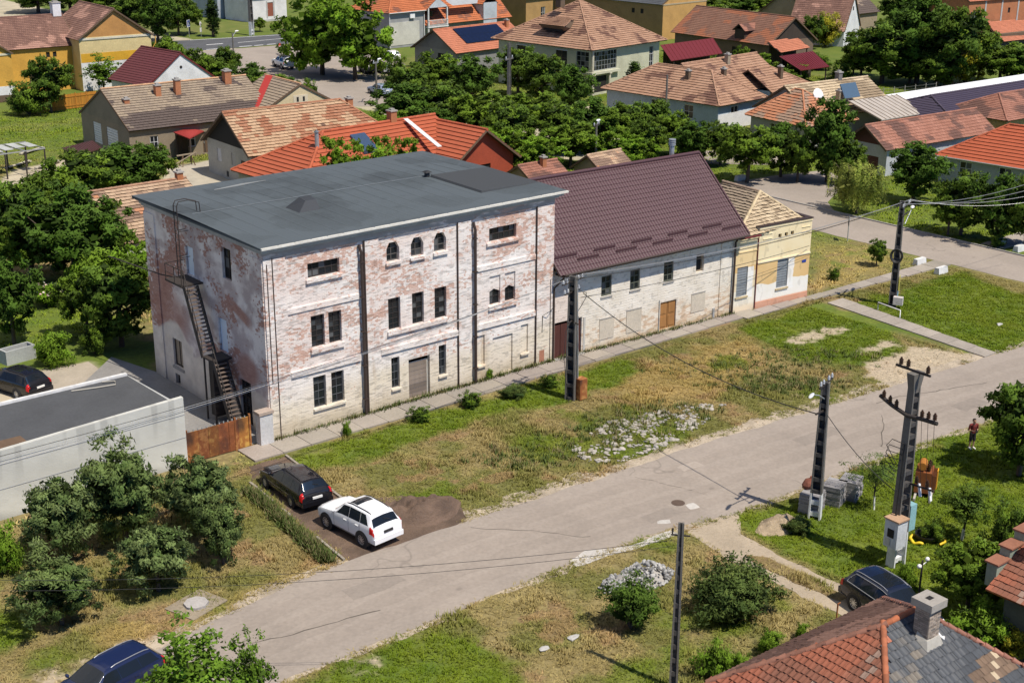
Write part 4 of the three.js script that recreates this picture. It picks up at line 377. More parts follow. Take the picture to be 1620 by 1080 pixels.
house('ochre_back_house', 'ochre house with grey roof seen between the orange dormers and the cream villa', { A: at2(832, 26, 2.6), ang: 7, L: 26, D: 11, h: 6, rh: 9.5, wall: P(0.5, 0.31, 0.12), tile: 'slate', seed: 96, ov: 0.4, band: P(0.7, 0.55, 0.3), tw: 0.5, th: 0.45, win: [wn('F', 4, 2, 1.2, 2, 'w'), wn('F', 8, 2, 1.2, 2, 'w')] });
house('brown_barn', 'long brown tiled barn with dark timber gable and small dormer', { A: [132.4, -97.6], ang: -91.5, L: 20.3, D: 10, h: 3.6, rh: 7.0, wall: P(0.2, 0.14, 0.1), gmat: mats.dwood, tile: 'brown', seed: 101, ov: 0.6, og: 0.4, ends: ['g', 'g'], tw: 0.4, th: 0.4, cat: 'barn', win: [wn('F', 16.2, 0.8, 1.2, 1.4, 'dark'), wn('F', 12.6, 0.8, 1.2, 1.4, 'dark')] });
{ const q = scene.children[scene.children.length - 1], rf = new MB(), C = (x, z) => [x, z]; const d = new MB(); d.box(13.2, 3.4, -2.2, 15.2, 5.0, 0.2); const dm = d.build('dormer', mats.dwood, q); const T = new MB(), U = new MB(); tileFace(T, U, [[12.9, 4.8, -3.6], [12.9, 4.8, 0.5], [14.2, 5.8, 0.5], [14.2, 5.8, -3.6]], { style: 'brown', seed: 3 }); tileFace(T, U, [[15.5, 4.8, 0.5], [15.5, 4.8, -3.6], [14.2, 5.8, -3.6], [14.2, 5.8, 0.5]], { style: 'rustold', seed: 3 }); U.build('roof', mats.dwood, dm); T.build('roof_tiles', mats.tile, dm, 'stuff'); }
{ const slope = (name, label, px, h0, h1, sheet, style, cat) => { const [a, b, c, d] = px, A = G(...a, h0), B = G(...b, h0), Cc = G(...c, h1), D = G(...d, h1); const o = mul(add(add(A, B), add(Cc, D)), 0.25); o[1] = 0; const t = thing(name, label, cat, o), L = p => sub(p, o), T = new MB(), U = new MB(), P4 = [A, B, Cc, D].map(L); if (sheet) { U.hex(P4.map(p => sub(p, [0, 0.08, 0])), P4); const n = 14; for (let i = 0; i <= n; i++) T.bar(add(lerp3(P4[0], P4[1], i / n), [0, 0.02, 0]), add(lerp3(P4[3], P4[2], i / n), [0, 0.02, 0]), 0.06, 0.05); } else tileFace(T, U, P4, { style, seed: 9, w: 0.4, h: 0.4 });
    const r = U.build('roof', sheet || mats.dwood, t); T.build(sheet ? 'sheet_ribs' : 'roof_tiles', sheet || mats.tile, r, 'stuff'); const pm = new MB(); for (const p of P4) { const q = lerp3(p, [0, p[1], 0], 0.12); pm.box(q[0] - 0.07, 0, q[2] - 0.07, q[0] + 0.07, q[1] - 0.05, q[2] + 0.07); } pm.build('post', mats.dwood, t); const wl = new MB(); const s = lerp3(P4[3], [0, 0, 0], 0.14), e = lerp3(P4[2], [0, 0, 0], 0.14); wl.quad([s[0], 0, s[2]], [e[0], 0, e[2]], [e[0], h1 - 0.3, e[2]], [s[0], h1 - 0.3, s[2]]); for (let i = 0; i < 12; i++) { const p = lerp3(s, e, i / 12); wl.box(p[0] - 0.05, 0, p[2] - 0.01, p[0] + 0.05, h1 - 0.3, p[2] + 0.06); } wl.build('board_wall', mats.dwood, t); return t; };
  slope('tiled_leanto', 'small orange tiled lean-to at the dark gable of the brown barn', [[1236, 83], [1281, 75], [1262, 60], [1214, 67]], 3.2, 4.3, null, 'lightred', 'lean-to');
  slope('red_sheet_shelter', 'dark red sheet roofed shelter below the tiled lean-to', [[1267, 111], [1312, 105], [1286, 81], [1233, 89]], 2.5, 3.6, sheetRed, '', 'shelter');
  slope('red_sheet_roof', 'wine red sheet roof in front of the brown barn', [[1062, 96], [1143, 84], [1128, 60], [1045, 71]], 2.9, 4.6, sheetRed, '', 'shed');
  slope('brown_shelter', 'low brown sheet roofed shelter at the edge of the left lawn', [[122, 246], [160, 234], [145, 222], [97, 234]], 2.0, 2.3, sheetBrown, '', 'shelter');
  slope('red_awning', 'faded red awning over the workshop doorway of the grey tiled house', [[299, 219], [324, 206], [312, 199], [274, 209]], 2.5, 2.9, M(0.3, 0.03, 0.025), '', 'awning');
  slope('blue_tarpaulin', 'blue tarpaulin draped over a frame at the left edge', [[2, 320], [17, 311], [12, 300], [-8, 306]], 1.0, 1.7, M(0.05, 0.2, 0.6, { roughness: 0.5 }), '', 'tarpaulin'); }
house('blue_eaved_house', 'L shaped house with mottled pink tile roofs and pale blue walls among the trees', { A: at2(1137, 163, 3.3), ang: 5, gz: true, L: 8.4, D: 17, h: 3.4, rh: 6.1, wall: P(0.4, 0.5, 0.6), tile: 'pink', seed: 111, ov: 0.55, ends: ['h', 'h'], iL: 4.4, iR: 4.4, tw: 0.42, th: 0.42, tt: 0.05, jit: 0.02, win: [wn('R', 2.5, 1, 1.4, 1.6, 'w', wht), wn('F', 12, 1, 1.4, 1.6, 'w', wht), wn('F', 7, 1, 1.4, 1.6, 'w', wht)], chim: [[10.4, -2.6, 6.0, 0.5, mats.brown], [13.2, -5.8, 6.2, 0.5, mats.brown]],
  wings: [{ p: [4.2, 0, -4.5], L: 15, D: 9, h: 3.4, rh: 6.4, ends: ['n', 'g'], chim: [[8, -3.6, 6.9, 0.55, mats.mud]] }, { p: [13, 0, -2], L: 9, D: 7, h: 3.0, rh: 5.2, ends: ['n', 'h'], chim: [[4.2, -1.6, 5.4, 0.5, mats.brown]] }] });
{ const q = scene.children[scene.children.length - 1], b = new MB(); slab(b, (x, y, o) => [x, y, o], 0.05, 0, 8.3, 1.9, 0.03); b.build('white_base', mats.white, q); }
house('dish_house', 'house with orange hipped front roof, straw coloured rear roof and a white satellite dish', { A: at2(1276, 194, 3.0), ang: -5, gz: true, L: 7.2, D: 8.4, h: 3.0, rh: 5.6, wall: P(0.4, 0.4, 0.38), tile: 'rustlight', seed: 121, ov: 0.5, ends: ['h', 'h'], iL: 3, iR: 4.3, tw: 0.42, th: 0.42, tt: 0.05, jit: 0.04, win: [wn('F', 3, 0.9, 1.3, 1.3, 'w'), wn('R', 3, 0.9, 1.4, 1.4, 'w')],
  wings: [{ p: [3.2, 0, -2.2], L: 13, D: 8.5, h: 3.2, rh: 5.8, tile: 'cream', ends: ['g', 'g'], chim: [[8.6, -4.4, 6.6, 0.6, mats.dconcrete], [5.4, -1.2, 5.2, 0.55, mats.mud]] }] });
{ const q = scene.children[scene.children.length - 1]; const d = new MB(), g = new THREE.SphereGeometry(1.5, 24, 8, 0, Math.PI * 2, 0, 0.52); const m4 = new THREE.Matrix4().makeTranslation(5.0, 5.2, -3.0).multiply(new THREE.Matrix4().makeRotationFromEuler(new THREE.Euler(1.15, -0.45, 0))).multiply(new THREE.Matrix4().makeTranslation(0, -1.5, 0)); d.geo(g, m4); const o = d.build('satellite_dish', mats.plastic, q); const p = new MB(); p.bar([5.0, 4.4, -3.3], [5.0, 5.3, -3.1], 0.08, 0.08); p.build('dish_mount', mats.zinc, o); const s = new MB(); s.hex([[8.6, 4.4, -2.6], [11.2, 4.4, -2.7], [11.2, 5.9, -3.6], [8.6, 5.9, -3.5]], [[8.6, 4.48, -2.5], [11.2, 4.48, -2.6], [11.2, 5.98, -3.5], [8.6, 5.98, -3.4]]); s.build('solar_collector', M(0.08, 0.13, 0.19, { roughness: 0.2 }), q); const r = new MB(), k = new MB(); r.hex([[9, 2.7, 2.6], [17, 2.7, 2.2], [17, 4.1, -2.4], [9, 4.1, -2.4]], [[9, 2.8, 2.6], [17, 2.8, 2.2], [17, 4.2, -2.4], [9, 4.2, -2.4]]); const rr = r.build('metal_roof', M(0.52, 0.47, 0.42, { roughness: 0.5, map: streak }), q); for (let i = 0; i <= 10; i++) { const b = new MB(); b.bar([9 + i * 0.8, 2.84, 2.6 - i * 0.04], [9 + i * 0.8, 4.24, -2.4], 0.09, 0.08); b.build('roof_batten', M(0.4, 0.34, 0.28), rr); } const pw = new MB(); for (const x of [9.2, 13, 16.8]) pw.cb(x, 0, 2.1, 0.14, 2.75, 0.14); pw.build('post', mats.wood, q); }
house('white_gable_house', 'white house with steep dark tile roof and tall gable at the upper right', { A: at2(1334, 74, 0), ang: 22, gz: true, L: 9.5, D: 9.5, h: 3.0, rh: 8.2, wall: mats.white, tile: 'darkold', seed: 131, ov: 0.4, og: 0.2, tw: 0.42, th: 0.42});
{ const q = scene.children[scene.children.length - 1], b = new MB(); slab(b, (x, y, o) => [x, y, o], 4.4, 5.6, 5.0, 6.2, 0.03); b.build('gable_opening', mats.dark, q); }
house('grey_roof_house', 'house with pale grey weathered roof at the top edge beside the white gable', { A: at2(1285, 38, 2), ang: 2, L: 20, D: 12, h: 3.2, rh: 7.5, wall: mats.mud, tile: 'grey', seed: 133, ov: 0.4, tw: 0.5, th: 0.5 });
house('raw_brick_house', 'unplastered orange brick house with plastic wrapped window at the top right corner', { A: at2(1530, 45, 2.5), ang: -8, L: 16, D: 10, h: 7.2, rh: 10, wall: mats.brickO, tile: 'lightred', seed: 135, ov: 0.3, win: [wn('F', 0.6, 2.8, 2.4, 2.4, 'w', { m: mats.paintW }), wn('F', 10, 4.6, 0.6, 0.9, 'dark')] });
{ const q = scene.children[scene.children.length - 1], T = new MB(), U = new MB(); tileFace(T, U, [[2, 0.9, 6.5], [17, 0.9, 5.5], [15.5, 3.2, 0.1], [4, 3.2, 0.1]], { style: 'lightred', seed: 6, w: 0.4, h: 0.4 }); const r = U.build('lower_roof', mats.wood, q); T.build('roof_tiles', mats.tile, r, 'stuff'); const b = new MB(); for (const x of [4, 8.2, 12.4]) b.box(x, 0, 0.01, x + 0.35, 7.1, 0.06); b.build('concrete_frame', mats.lgrey, q); const s = new MB(); s.box(3, 0, 0.2, 16, 1.9, 5); s.build('lower_wall', mats.brown, q); }
house('white_roof_hall', 'long hall with purple metal roof and a flat white roof strip behind it', { A: [100.5, -24.2], ang: -2, L: 36, D: 11.6, h: 2.6, rh: 4.45, wall: mats.grey, tile: 'violet', metal: 1, ends: ['h', 'g'], iL: 3, seed: 141, ov: 0.4, og: 0.4, tw: 0.5, th: 0.4, tt: 0.05, jit: 0, gap: 0, stag: 0, cat: 'hall' });
{ const q = scene.children[scene.children.length - 1], b = new MB(); b.hex([[1, 3.1, -9], [36, 3.1, -9], [36, 3.4, -12.8], [-1.5, 3.4, -12.8]], [[1, 3.22, -9], [36, 3.22, -9], [36, 3.52, -12.8], [-1.5, 3.52, -12.8]]); b.build('white_roof', sheetWhite, q); const w = new MB(); w.box(0.5, 0, -12.4, 36, 3.1, -11.8); w.build('rear_wall', mats.lgrey, q); for (const [px, py, h] of [[1487, 163, 3.7], [1520, 168, 3.5]]) { const g = G(px, py, h), r = new MB(), x = g[0] - 100.5, z = g[2] + 24.2; r.hex([[x, h - 1.1, z + 1.7], [x, h, z], [x, h - 1.1, z - 1.7]], [[x + 6, h - 1.1, z + 1.7], [x + 6, h, z], [x + 6, h - 1.1, z - 1.7]]); r.build('gablet_roof', M(0.06, 0.048, 0.075, { roughness: 0.5 }), q); } }
house('garage_house', 'house with old red brown tile roof and pale garage door front', { A: [81.2, -19.3], ang: -4, L: 16.5, D: 5.2, h: 3.0, rh: 4.8, wall: P(0.55, 0.58, 0.62), gmat: P(0.13, 0.05, 0.04), tile: 'rustold', seed: 151, ov: 0.35, og: 0.6, tw: 0.4, th: 0.4, jit: 0.02, win: [wn('L', 1.0, 0.1, 3.0, 1.7, 'shut', { m: M(0.12, 0.05, 0.04) })] });
house('orange_right_house', 'house with bright orange metal tile roof at the right edge', { A: at2(1490, 240, 2.9), ang: -84, L: 22, D: 9, h: 2.9, rh: 5.6, wall: P(0.42, 0.45, 0.46), tile: 'orange', metal: 1, seed: 161, ov: 0.5, ends: ['h', 'h'], tw: 0.3, th: 0.48, tt: 0.08, jit: 0, gap: 0, stag: 0, gutter: mats.zinc, win: [wn('F', 2, 1, 1.3, 1.3, 'w', wht), wn('F', 6, 1, 1.3, 1.3, 'w', wht)] });
house('edge_house', 'tiled roof corner of a house cut by the right edge', { A: at2(1592, 196, 2.6), ang: -3, L: 10, D: 8, h: 3.2, rh: 5, wall: P(0.5, 0.35, 0.15), tile: 'rustold', seed: 163, ov: 0.4, ends: ['h', 'g'], win: [wn('F', 2, 1, 1.2, 1.2, 'w')] });
house('blue_white_house', 'pale grey house with brown doorways across the main road at the top', { A: at2(345, 30, 0), ang: 5, L: 11, D: 9, h: 5, rh: 8, wall: P(0.45, 0.5, 0.58), tile: 'old', seed: 171, win: [wn('F', 3, 0.3, 1.2, 2.4, 'door', { m: mats.brown }), wn('F', 7.5, 1.5, 1.1, 1.4, 'w', wht)] });
house('white_front_house', 'white house with brown door across the main road at the top', { A: at2(399, 36, 0), ang: 5, L: 8, D: 9, h: 5, rh: 8, wall: mats.white, tile: 'old', seed: 173, win: [wn('F', 3.6, 0.9, 1.3, 2.6, 'door', { m: M(0.25, 0.08, 0.05) })] });
{ const q = scene.children[scene.children.length - 1], b = new MB(); slab(b, (x, y, o) => [x, y, o], 3.3, 0.6, 3.55, 3.8, 0.05); slab(b, (x, y, o) => [x, y, o], 4.95, 0.6, 5.2, 3.8, 0.05); slab(b, (x, y, o) => [x, y, o], -0.02, 0, 8.02, 0.4, 0.06); b.build('door_surround', mats.lgrey, q); }
house('garden_shed_roof', 'small brown tiled roof just behind the mill and the purple roof', { A: at2(846, 288, 1.8), ang: 0, L: 4.2, D: 4.2, h: 1.8, rh: 3.0, wall: mats.mud, tile: 'rustold', seed: 181, ov: 0.3, cat: 'shed', chim: [[2.4, -1.6, 3.5, 0.45]] });
house('far_shed_roof', 'small pale tiled roof just above the ridge of the purple roof', { A: at2(955, 272, 1.8), ang: 2, L: 4, D: 4, h: 1.8, rh: 3.1, wall: mats.mud, tile: 'light', seed: 183, ov: 0.3, cat: 'shed' });
// grey walled flat building and the gate at the left of the mill
const stainT = tiled(512, 256, 8, 4, (x, y) => { const n = 0.72 + 0.34 * pf(x, y, 0.6, 8, 4), drip = ss(0.5, 0.75, pn(x, y * 0.08, 3, 8)) * ss(1.2, 3.6, y), low = ss(0.7, 0.05, y + 0.5 * pn(x, 1, 1, 8)); return mul([1, 1, 0.97], n * (1 - 0.2 * drip) * (1 - 0.35 * low)); });
{ const t = thing('grey_annex', 'low grey rendered building with dark sloping flat roof left of the rusty gate', 'building', [-4.95, 0, -0.05]), W = mats.lgrey;
  let b = new MB(); b.hex([[-16, 0, 0.3], [0, 0, 0], [0, 0, -0.25], [-16, 0, 0.05]], [[-16, 3.3, 0.3], [0, 3.77, 0], [0, 3.77, -0.25], [-16, 3.3, 0.05]]); b.build('front_wall', M(0.6, 0.6, 0.57, { map: stainT, bumpMap: bumpN, bumpScale: 0.012 }), t); for (const [x0, x1, y] of [[-16, 0, 1.55], [-16, 0, 2.8]]) { const j = new MB(); j.bar([x0, y, 0.305], [x1, y + 0.02, 0.005], 0.02, 0.025); j.build('render_joint', mats.grey, t); }
  b = new MB(); b.hex([[0.05, 0, -0.25], [0.05, 0, -6.6], [-0.2, 0, -6.6], [-0.2, 0, -0.25]].reverse(), [[0.05, 3.2, -0.25], [0.05, 3.0, -6.6], [-0.2, 3.0, -6.6], [-0.2, 3.2, -0.25]].reverse()); b.box(-16, 0, -6.6, 0, 2.85, -6.4); b.build('wall', W, t);
  b = new MB(); b.hex([[-16, 3.0, 0], [-0.1, 3.1, -0.25], [-0.05, 2.95, -6.6], [-16, 2.95, -6.6]], [[-16, 3.1, 0], [-0.1, 3.2, -0.25], [-0.05, 3.05, -6.6], [-16, 3.05, -6.6]]); b.build('flat_roof', M(0.085, 0.09, 0.098, { map: grain }), t); b = new MB(); b.bar([-16, 3.08, -6.62], [-0.05, 3.08, -6.62], 0.22, 0.2); b.build('parapet_trim', mats.paintW, t); b = new MB(); b.box(-10.5, 3.1, -1.6, -7.9, 3.25, -0.4); b.build('board_pile', mats.wood, t); b = new MB(); b.tube([[-3.4, 3.1, -6.1], [-2.2, 3.12, -5.7], [-1.2, 3.12, -5.5], [-1.0, 3.12, -6.0], [-1.6, 3.12, -6.3]], 0.04, 6); b.build('hose', M(0.4, 0.38, 0.33), t); }
{ const t = thing('rusty_gate', 'rusty sheet steel yard gate between the grey building and the mill', 'gate', [-4.85, 0, -0.1]), r = rng(31), W = 3.55; const n = 6; for (let i = 0; i < n; i++) { const b = new MB(), k = 0.6 + 0.4 * r(); b.col = i === n - 1 ? [1.25, 1.5, 1.1] : [k, k * (0.8 + 0.3 * r()), k]; b.box(i * W / n + 0.005, 0.06, -0.02 - 0.015 * (i & 1), (i + 1) * W / n - 0.005, 1.72 + 0.05 * r(), 0.02 - 0.015 * (i & 1)); b.build('steel_sheet', M(1, 1, 1, { map: rustT, bumpMap: bumpN, bumpScale: 0.02 }), t); } let b = new MB(); b.bar([0, 0.4, -0.05], [W, 0.4, -0.05], 0.05, 0.07); b.bar([0, 1.45, -0.05], [W, 1.45, -0.05], 0.05, 0.07); b.build('gate_frame', mats.iron, t); b = new MB(); for (const x of [-0.06, 2.75, W + 0.06]) b.cb(x, 0, 0, 0.1, 1.9, 0.1); b.build('gate_post', mats.rust, t); b = new MB(); for (let i = 0; i <= 14; i++) b.cb(0.1 + i * 0.25, 1.76, 0, 0.06, 0.1, 0.03); b.build('spike', mats.zinc, t); }
{ const t = thing('gate_pier', 'small plastered pier between the gate and the corner of the mill', 'pier', [-0.55, 0, 0.12]); let b = new MB(); b.cb(0.08, 0, 0, 0.78, 1.8, 0.5); b.build('pier_body', P(0.68, 0.68, 0.68), t); b = new MB(); b.cb(0.08, 1.8, 0, 0.9, 0.16, 0.62); b.build('pier_cap', P(0.5, 0.4, 0.33), t); }
// ------------------------------------------------------------ tiled house at the bottom right, tile by tile
{ const t = thing('near_tiled_house', 'house in the foreground with red and slate grey hipped tile roof and a square chimney', 'house', [-2.35, 0, 33.68], -2.2 * Math.PI / 180), L = 9.6, D = 7.9, e = 2.8, rh = 5.4, r1 = 4.25, r2 = 6.05;
  const w = new MB(); w.box(0.5, 0, 0.5, L - 0.5, e - 0.15, D - 0.5); w.build('wall', mats.cream, t); const so = new MB(); so.box(0.02, e - 0.2, 0.02, L - 0.02, e - 0.1, D - 0.02); so.build('soffit', mats.wood, t);
  const C0 = [0, e, 0], C1 = [L, e, 0], C2 = [L, e, D], C3 = [0, e, D], R1 = [r1, rh, D / 2], R2 = [r2, rh, D / 2], U = new MB(), stuff = new MB();
  const faces = [[[C0, C3, R1], 'nearred', 0], [[C3, C2, R2, R1], 'slate', 1], [[C1, C0, R1, R2], 'darkold', 2], [[C2, C1, R2], 'nearred', 3]];
  const tg = [0, 1, 2].map(k => { const b = new MB(), W = 0.205 / 2, H = 0.36, n = 4; for (let i = 0; i < n; i++) { const f = q => -W + 2 * W * q / n, hh = q => 0.014 * Math.sin(q / n * Math.PI * 2 + k) * (k === 2 ? 0.6 : 1), x0 = f(i), x1 = f(i + 1); b.quad([x0, 0, hh(i) + 0.045], [x1, 0, hh(i + 1) + 0.045], [x1, H, hh(i + 1)], [x0, H, hh(i)]); b.quad([x0, 0, hh(i) + 0.025], [x1, 0, hh(i + 1) + 0.025], [x1, 0, hh(i + 1) + 0.045], [x0, 0, hh(i) + 0.045]); } b.quad([-W, 0, 0.01], [-W, 0, 0.04], [-W, H, 0], [-W, H, -0.02]); return b; });
  const tgeo = tg.map(b => { const g = b.done(); g.deleteAttribute('color'); return g; });
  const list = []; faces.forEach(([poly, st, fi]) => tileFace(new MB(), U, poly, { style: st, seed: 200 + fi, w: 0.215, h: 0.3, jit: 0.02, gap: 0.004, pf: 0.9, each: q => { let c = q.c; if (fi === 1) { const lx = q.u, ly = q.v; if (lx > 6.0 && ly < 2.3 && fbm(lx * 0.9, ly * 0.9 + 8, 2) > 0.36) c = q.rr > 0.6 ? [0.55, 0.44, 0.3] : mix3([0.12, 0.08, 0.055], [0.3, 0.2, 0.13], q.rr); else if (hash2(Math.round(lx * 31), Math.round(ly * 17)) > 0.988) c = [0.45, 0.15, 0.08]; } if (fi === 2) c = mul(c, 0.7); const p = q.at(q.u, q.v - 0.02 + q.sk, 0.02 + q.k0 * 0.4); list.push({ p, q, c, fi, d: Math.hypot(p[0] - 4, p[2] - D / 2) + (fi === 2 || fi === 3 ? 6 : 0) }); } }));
  const roof = U.build('roof', mats.dwood, t); list.sort((a, b) => a.d - b.d); const mcache = {};
  list.forEach((s, i) => { const m4 = new THREE.Matrix4().makeBasis(new THREE.Vector3(...s.q.ex), new THREE.Vector3(...s.q.up), new THREE.Vector3(...s.q.nn)).setPosition(...s.p); m4.multiply(new THREE.Matrix4().makeRotationZ((s.q.rr - 0.5) * 0.05)); const k = Math.floor(s.q.rr * 2.99); if (i < 300) { const key = Math.round(Math.sqrt(s.c[0] * 0.4 + s.c[1] * 0.6) * 34) + '_' + Math.round(3 * s.c[0] / s.c[2]); const mt = mcache[key] || (mcache[key] = new THREE.MeshStandardMaterial({ color: new THREE.Color().setRGB(...s.c), roughness: s.fi === 1 ? 0.62 : 0.9, map: grain })); const m = new THREE.Mesh(tgeo[k], mt); m.name = 'roof_tile'; m.applyMatrix4(m4); m.castShadow = m.receiveShadow = true; roof.add(m); } else { const g = tg[k].done(); stuff.geo(g, m4, s.c); } });
  stuff.build('roof_tiles', M(1, 1, 1, { roughness: 0.85, map: grain }), roof, 'stuff');
  const ridge = (a, b, col) => { const n = Math.round(len(sub(b, a)) / 0.36), d = norm(sub(b, a)), r = rng(n * 7); for (let i = 0; i < n; i++) { const c = new MB(), p = add(a, mul(d, i * 0.36)), q = add(a, mul(d, i * 0.36 + 0.39)), k = 0.75 + 0.5 * r(); c.tube([add(p, [0, 0.02, 0]), add(q, [0, 0.05, 0])], [0.1, 0.12], 8, mul(col, k)); c.build('ridge_tile', M(1, 1, 1, { map: grain }), roof); } };
  ridge(C0, R1, [0.33, 0.15, 0.1]); ridge(C3, R1, [0.45, 0.15, 0.07]); ridge(R1, R2, [0.5, 0.16, 0.07]); ridge(C2, R2, [0.36, 0.16, 0.11]); ridge(C1, R2, [0.2, 0.1, 0.08]);
  const cx = 5.55, cz = 4.75, cw = 0.62; let b = new MB(); b.cb(cx, 4.4, cz, cw, 1.72, cw * 0.95); const ch = b.build('chimney', P(0.24, 0.22, 0.2), t); const r = rng(77); for (let j = 0; j < 15; j++) for (const f of [0, 1]) for (let i = 0; i < 3; i++) { if (r() > 0.82) continue; const q = new MB(), k = 0.6 + 0.7 * r(), o = (j & 1) * 0.1 - 0.05; q.col = [0.34 * k, 0.28 * k, 0.23 * k]; const a = -cw / 2 + i * cw / 3 + 0.008 + (i ? o : 0), c = a + cw / 3 - 0.016 - (i === 0 ? -o : i === 2 ? o : 0), y = 5.0 + j * 0.075; if (f) q.box(cx + a, y, cz + cw * 0.475, cx + c, y + 0.062, cz + cw * 0.475 + 0.012); else q.box(cx - cw / 2 - 0.012, y, cz + a * 0.95, cx - cw / 2, y + 0.062, cz + c * 0.95); q.build('brick', mats.tile, ch); }
  b = new MB(); b.cb(cx, 6.12, cz, 0.86, 0.28, 0.84); b.build('chimney_cap', P(0.42, 0.39, 0.35), ch); b = new MB(); b.cb(cx, 6.395, cz, 0.26, 0.01, 0.2); b.build('flue_opening', mats.dark, ch); b = new MB(); b.hex([[cx - 0.5, 4.5, cz + 0.5], [cx + 0.5, 4.5, cz + 0.5], [cx + 0.5, 4.9, cz - 0.1], [cx - 0.5, 4.9, cz - 0.1]], [[cx - 0.34, 5.0, cz + 0.33], [cx + 0.34, 5.0, cz + 0.33], [cx + 0.34, 5.2, cz - 0.1], [cx - 0.34, 5.2, cz - 0.1]]); b.build('mortar_flashing', P(0.52, 0.49, 0.43), ch); b = new MB(); b.bar([cx + 0.4, 5.1, cz - 0.2], [cx + 0.7, 4.75, cz + 0.3], 0.3, 0.03); b.build('metal_flashing', mats.paintW, ch); }
{ // small green house at the right edge
  const t = thing('green_house', 'dark green house with mossy red tiles and stepped green parapet at the right edge', 'house', [11.2, 0, 36.3], 0); let b = new MB(); b.box(0.4, 0, 0.4, 7, 2.7, 6); b.build('wall', P(0.1, 0.12, 0.1), t); const T = new MB(), U = new MB(); tileFace(T, U, [[0, 2.75, -0.2], [0, 2.75, 6.4], [3.4, 4.6, 6.4], [3.4, 4.6, -0.2]], { style: 'nearred', seed: 8, w: 0.22, h: 0.3, jit: 0.02 }); tileFace(T, U, [[6.8, 2.75, 6.4], [6.8, 2.75, -0.2], [3.4, 4.6, -0.2], [3.4, 4.6, 6.4]], { style: 'nearred', seed: 9, w: 0.22, h: 0.3 }); const roof = U.build('roof', mats.dwood, t); T.build('roof_tiles', mats.tile, roof, 'stuff'); b = new MB(); b.box(0.5, 2.6, -0.6, 1.35, 3.6, -0.15); b.box(1.35, 2.6, -0.6, 2.3, 4.0, -0.15); b.box(2.3, 2.6, -0.6, 4.2, 4.4, -0.15); b.build('stepped_parapet', P(0.3, 0.36, 0.28), t); b = new MB(); b.box(0.42, 3.6, -0.68, 1.34, 3.67, -0.07); b.box(1.32, 4.0, -0.68, 2.29, 4.07, -0.07); b.box(2.27, 4.4, -0.68, 4.25, 4.47, -0.07); b.build('parapet_tiles', P(0.35, 0.15, 0.09), t); b = new MB(); b.cyl(1.6, 3.5, 3.52, 0.3, 0.01, 0.4, 12); const d = new MB(); d.geo(new THREE.SphereGeometry(0.75, 18, 6, 0, 6.28, 0, 0.6), new THREE.Matrix4().makeTranslation(1.9, 4.2, 0.5).multiply(new THREE.Matrix4().makeRotationFromEuler(new THREE.Euler(1.2, -0.7, 0))).multiply(new THREE.Matrix4().makeTranslation(0, -0.7, 0))); d.build('satellite_dish', mats.plastic, t); b = new MB(); b.tube([[0, 2.72, -0.2], [0, 2.72, 6.4]], 0.07, 8, [1, 1, 1]); b.build('gutter', mats.rust, t); }
// ------------------------------------------------------------ ground colours: what grows or lies where
const Z = { // patches of ground in metres, with the kind of cover
  lush: [[[440, 1095], [560, 1045], [640, 1008], [705, 985], [745, 1003], [790, 1030], [835, 1095]], [[1155, 822], [1300, 772], [1480, 697], [1660, 640], [1700, 1000], [1480, 1000], [1340, 925], [1230, 878], [1168, 848]], [[440, 738], [560, 690], [690, 650], [870, 600], [990, 568], [1010, 585], [930, 622], [870, 640], [760, 668], [660, 695], [560, 735], [500, 745]], [[1165, 520], [1240, 492], [1300, 478], [1400, 515], [1440, 560], [1360, 578], [1260, 575], [1215, 545]], [[-40, 470], [120, 470], [240, 545], [240, 590], [130, 580], [20, 590], [-60, 600]], [[-60, 160], [70, 170], [160, 165], [160, 235], [60, 250], [-80, 250]], [[1330, 330], [1400, 350], [1520, 385], [1640, 415], [1700, 300], [1500, 270], [1350, 290]], [[1040, 260], [1300, 250], [1290, 275], [1180, 290], [1080, 290]], [[1240, 130], [1330, 120], [1480, 145], [1500, 180], [1300, 190]], [[1560, 560], [1640, 550], [1640, 470], [1520, 430], [1400, 470], [1330, 485], [1440, 535]], [[0, 1040], [60, 1000], [40, 960], [-60, 960], [-60, 1060]]].map(pxPoly),
  gold: [[[950, 600], [1080, 560], [1180, 525], [1240, 560], [1190, 600], [1110, 640], [990, 640]], [[1282, 380], [1380, 395], [1450, 415], [1300, 460], [1280, 460]], [[300, 960], [420, 920], [520, 885], [560, 890], [430, 945], [280, 1010], [140, 1040], [130, 990]]].map(pxPoly),
  sand: [[[1235, 536], [1300, 518], [1345, 515], [1348, 522], [1300, 540], [1260, 547]], [[1375, 575], [1420, 556], [1450, 548], [1560, 566], [1480, 596], [1420, 612], [1375, 598]], [[1350, 552], [1400, 540], [1425, 543], [1400, 556], [1360, 562]], [[560, 905], [700, 838], [830, 792], [1000, 735], [1100, 700], [1230, 660], [1240, 672], [1100, 712], [820, 806], [690, 845], [570, 900]], [[60, 1060], [180, 1030], [260, 1003], [420, 930], [425, 940], [260, 1020], [60, 1095]], [[310, 958], [300, 950], [320, 945], [335, 955]], [[560, 1052], [600, 1040], [610, 1052], [580, 1065]]].map(pxPoly),
  bare: [[[40, 590], [140, 570], [210, 630], [200, 665], [0, 680], [-60, 640], [-40, 600]], [[255, 265], [350, 250], [390, 285], [300, 300], [255, 290]], [[20, 268], [130, 245], [150, 300], [80, 340], [0, 340], [0, 285]], [[600, 150], [1000, 170], [1000, 260], [600, 230]], [[-40, 130], [20, 170], [130, 160], [150, 120], [0, 90]], [[240, 55], [620, 40], [640, 60], [620, 130], [440, 120], [250, 60]]].map(pxPoly),
};
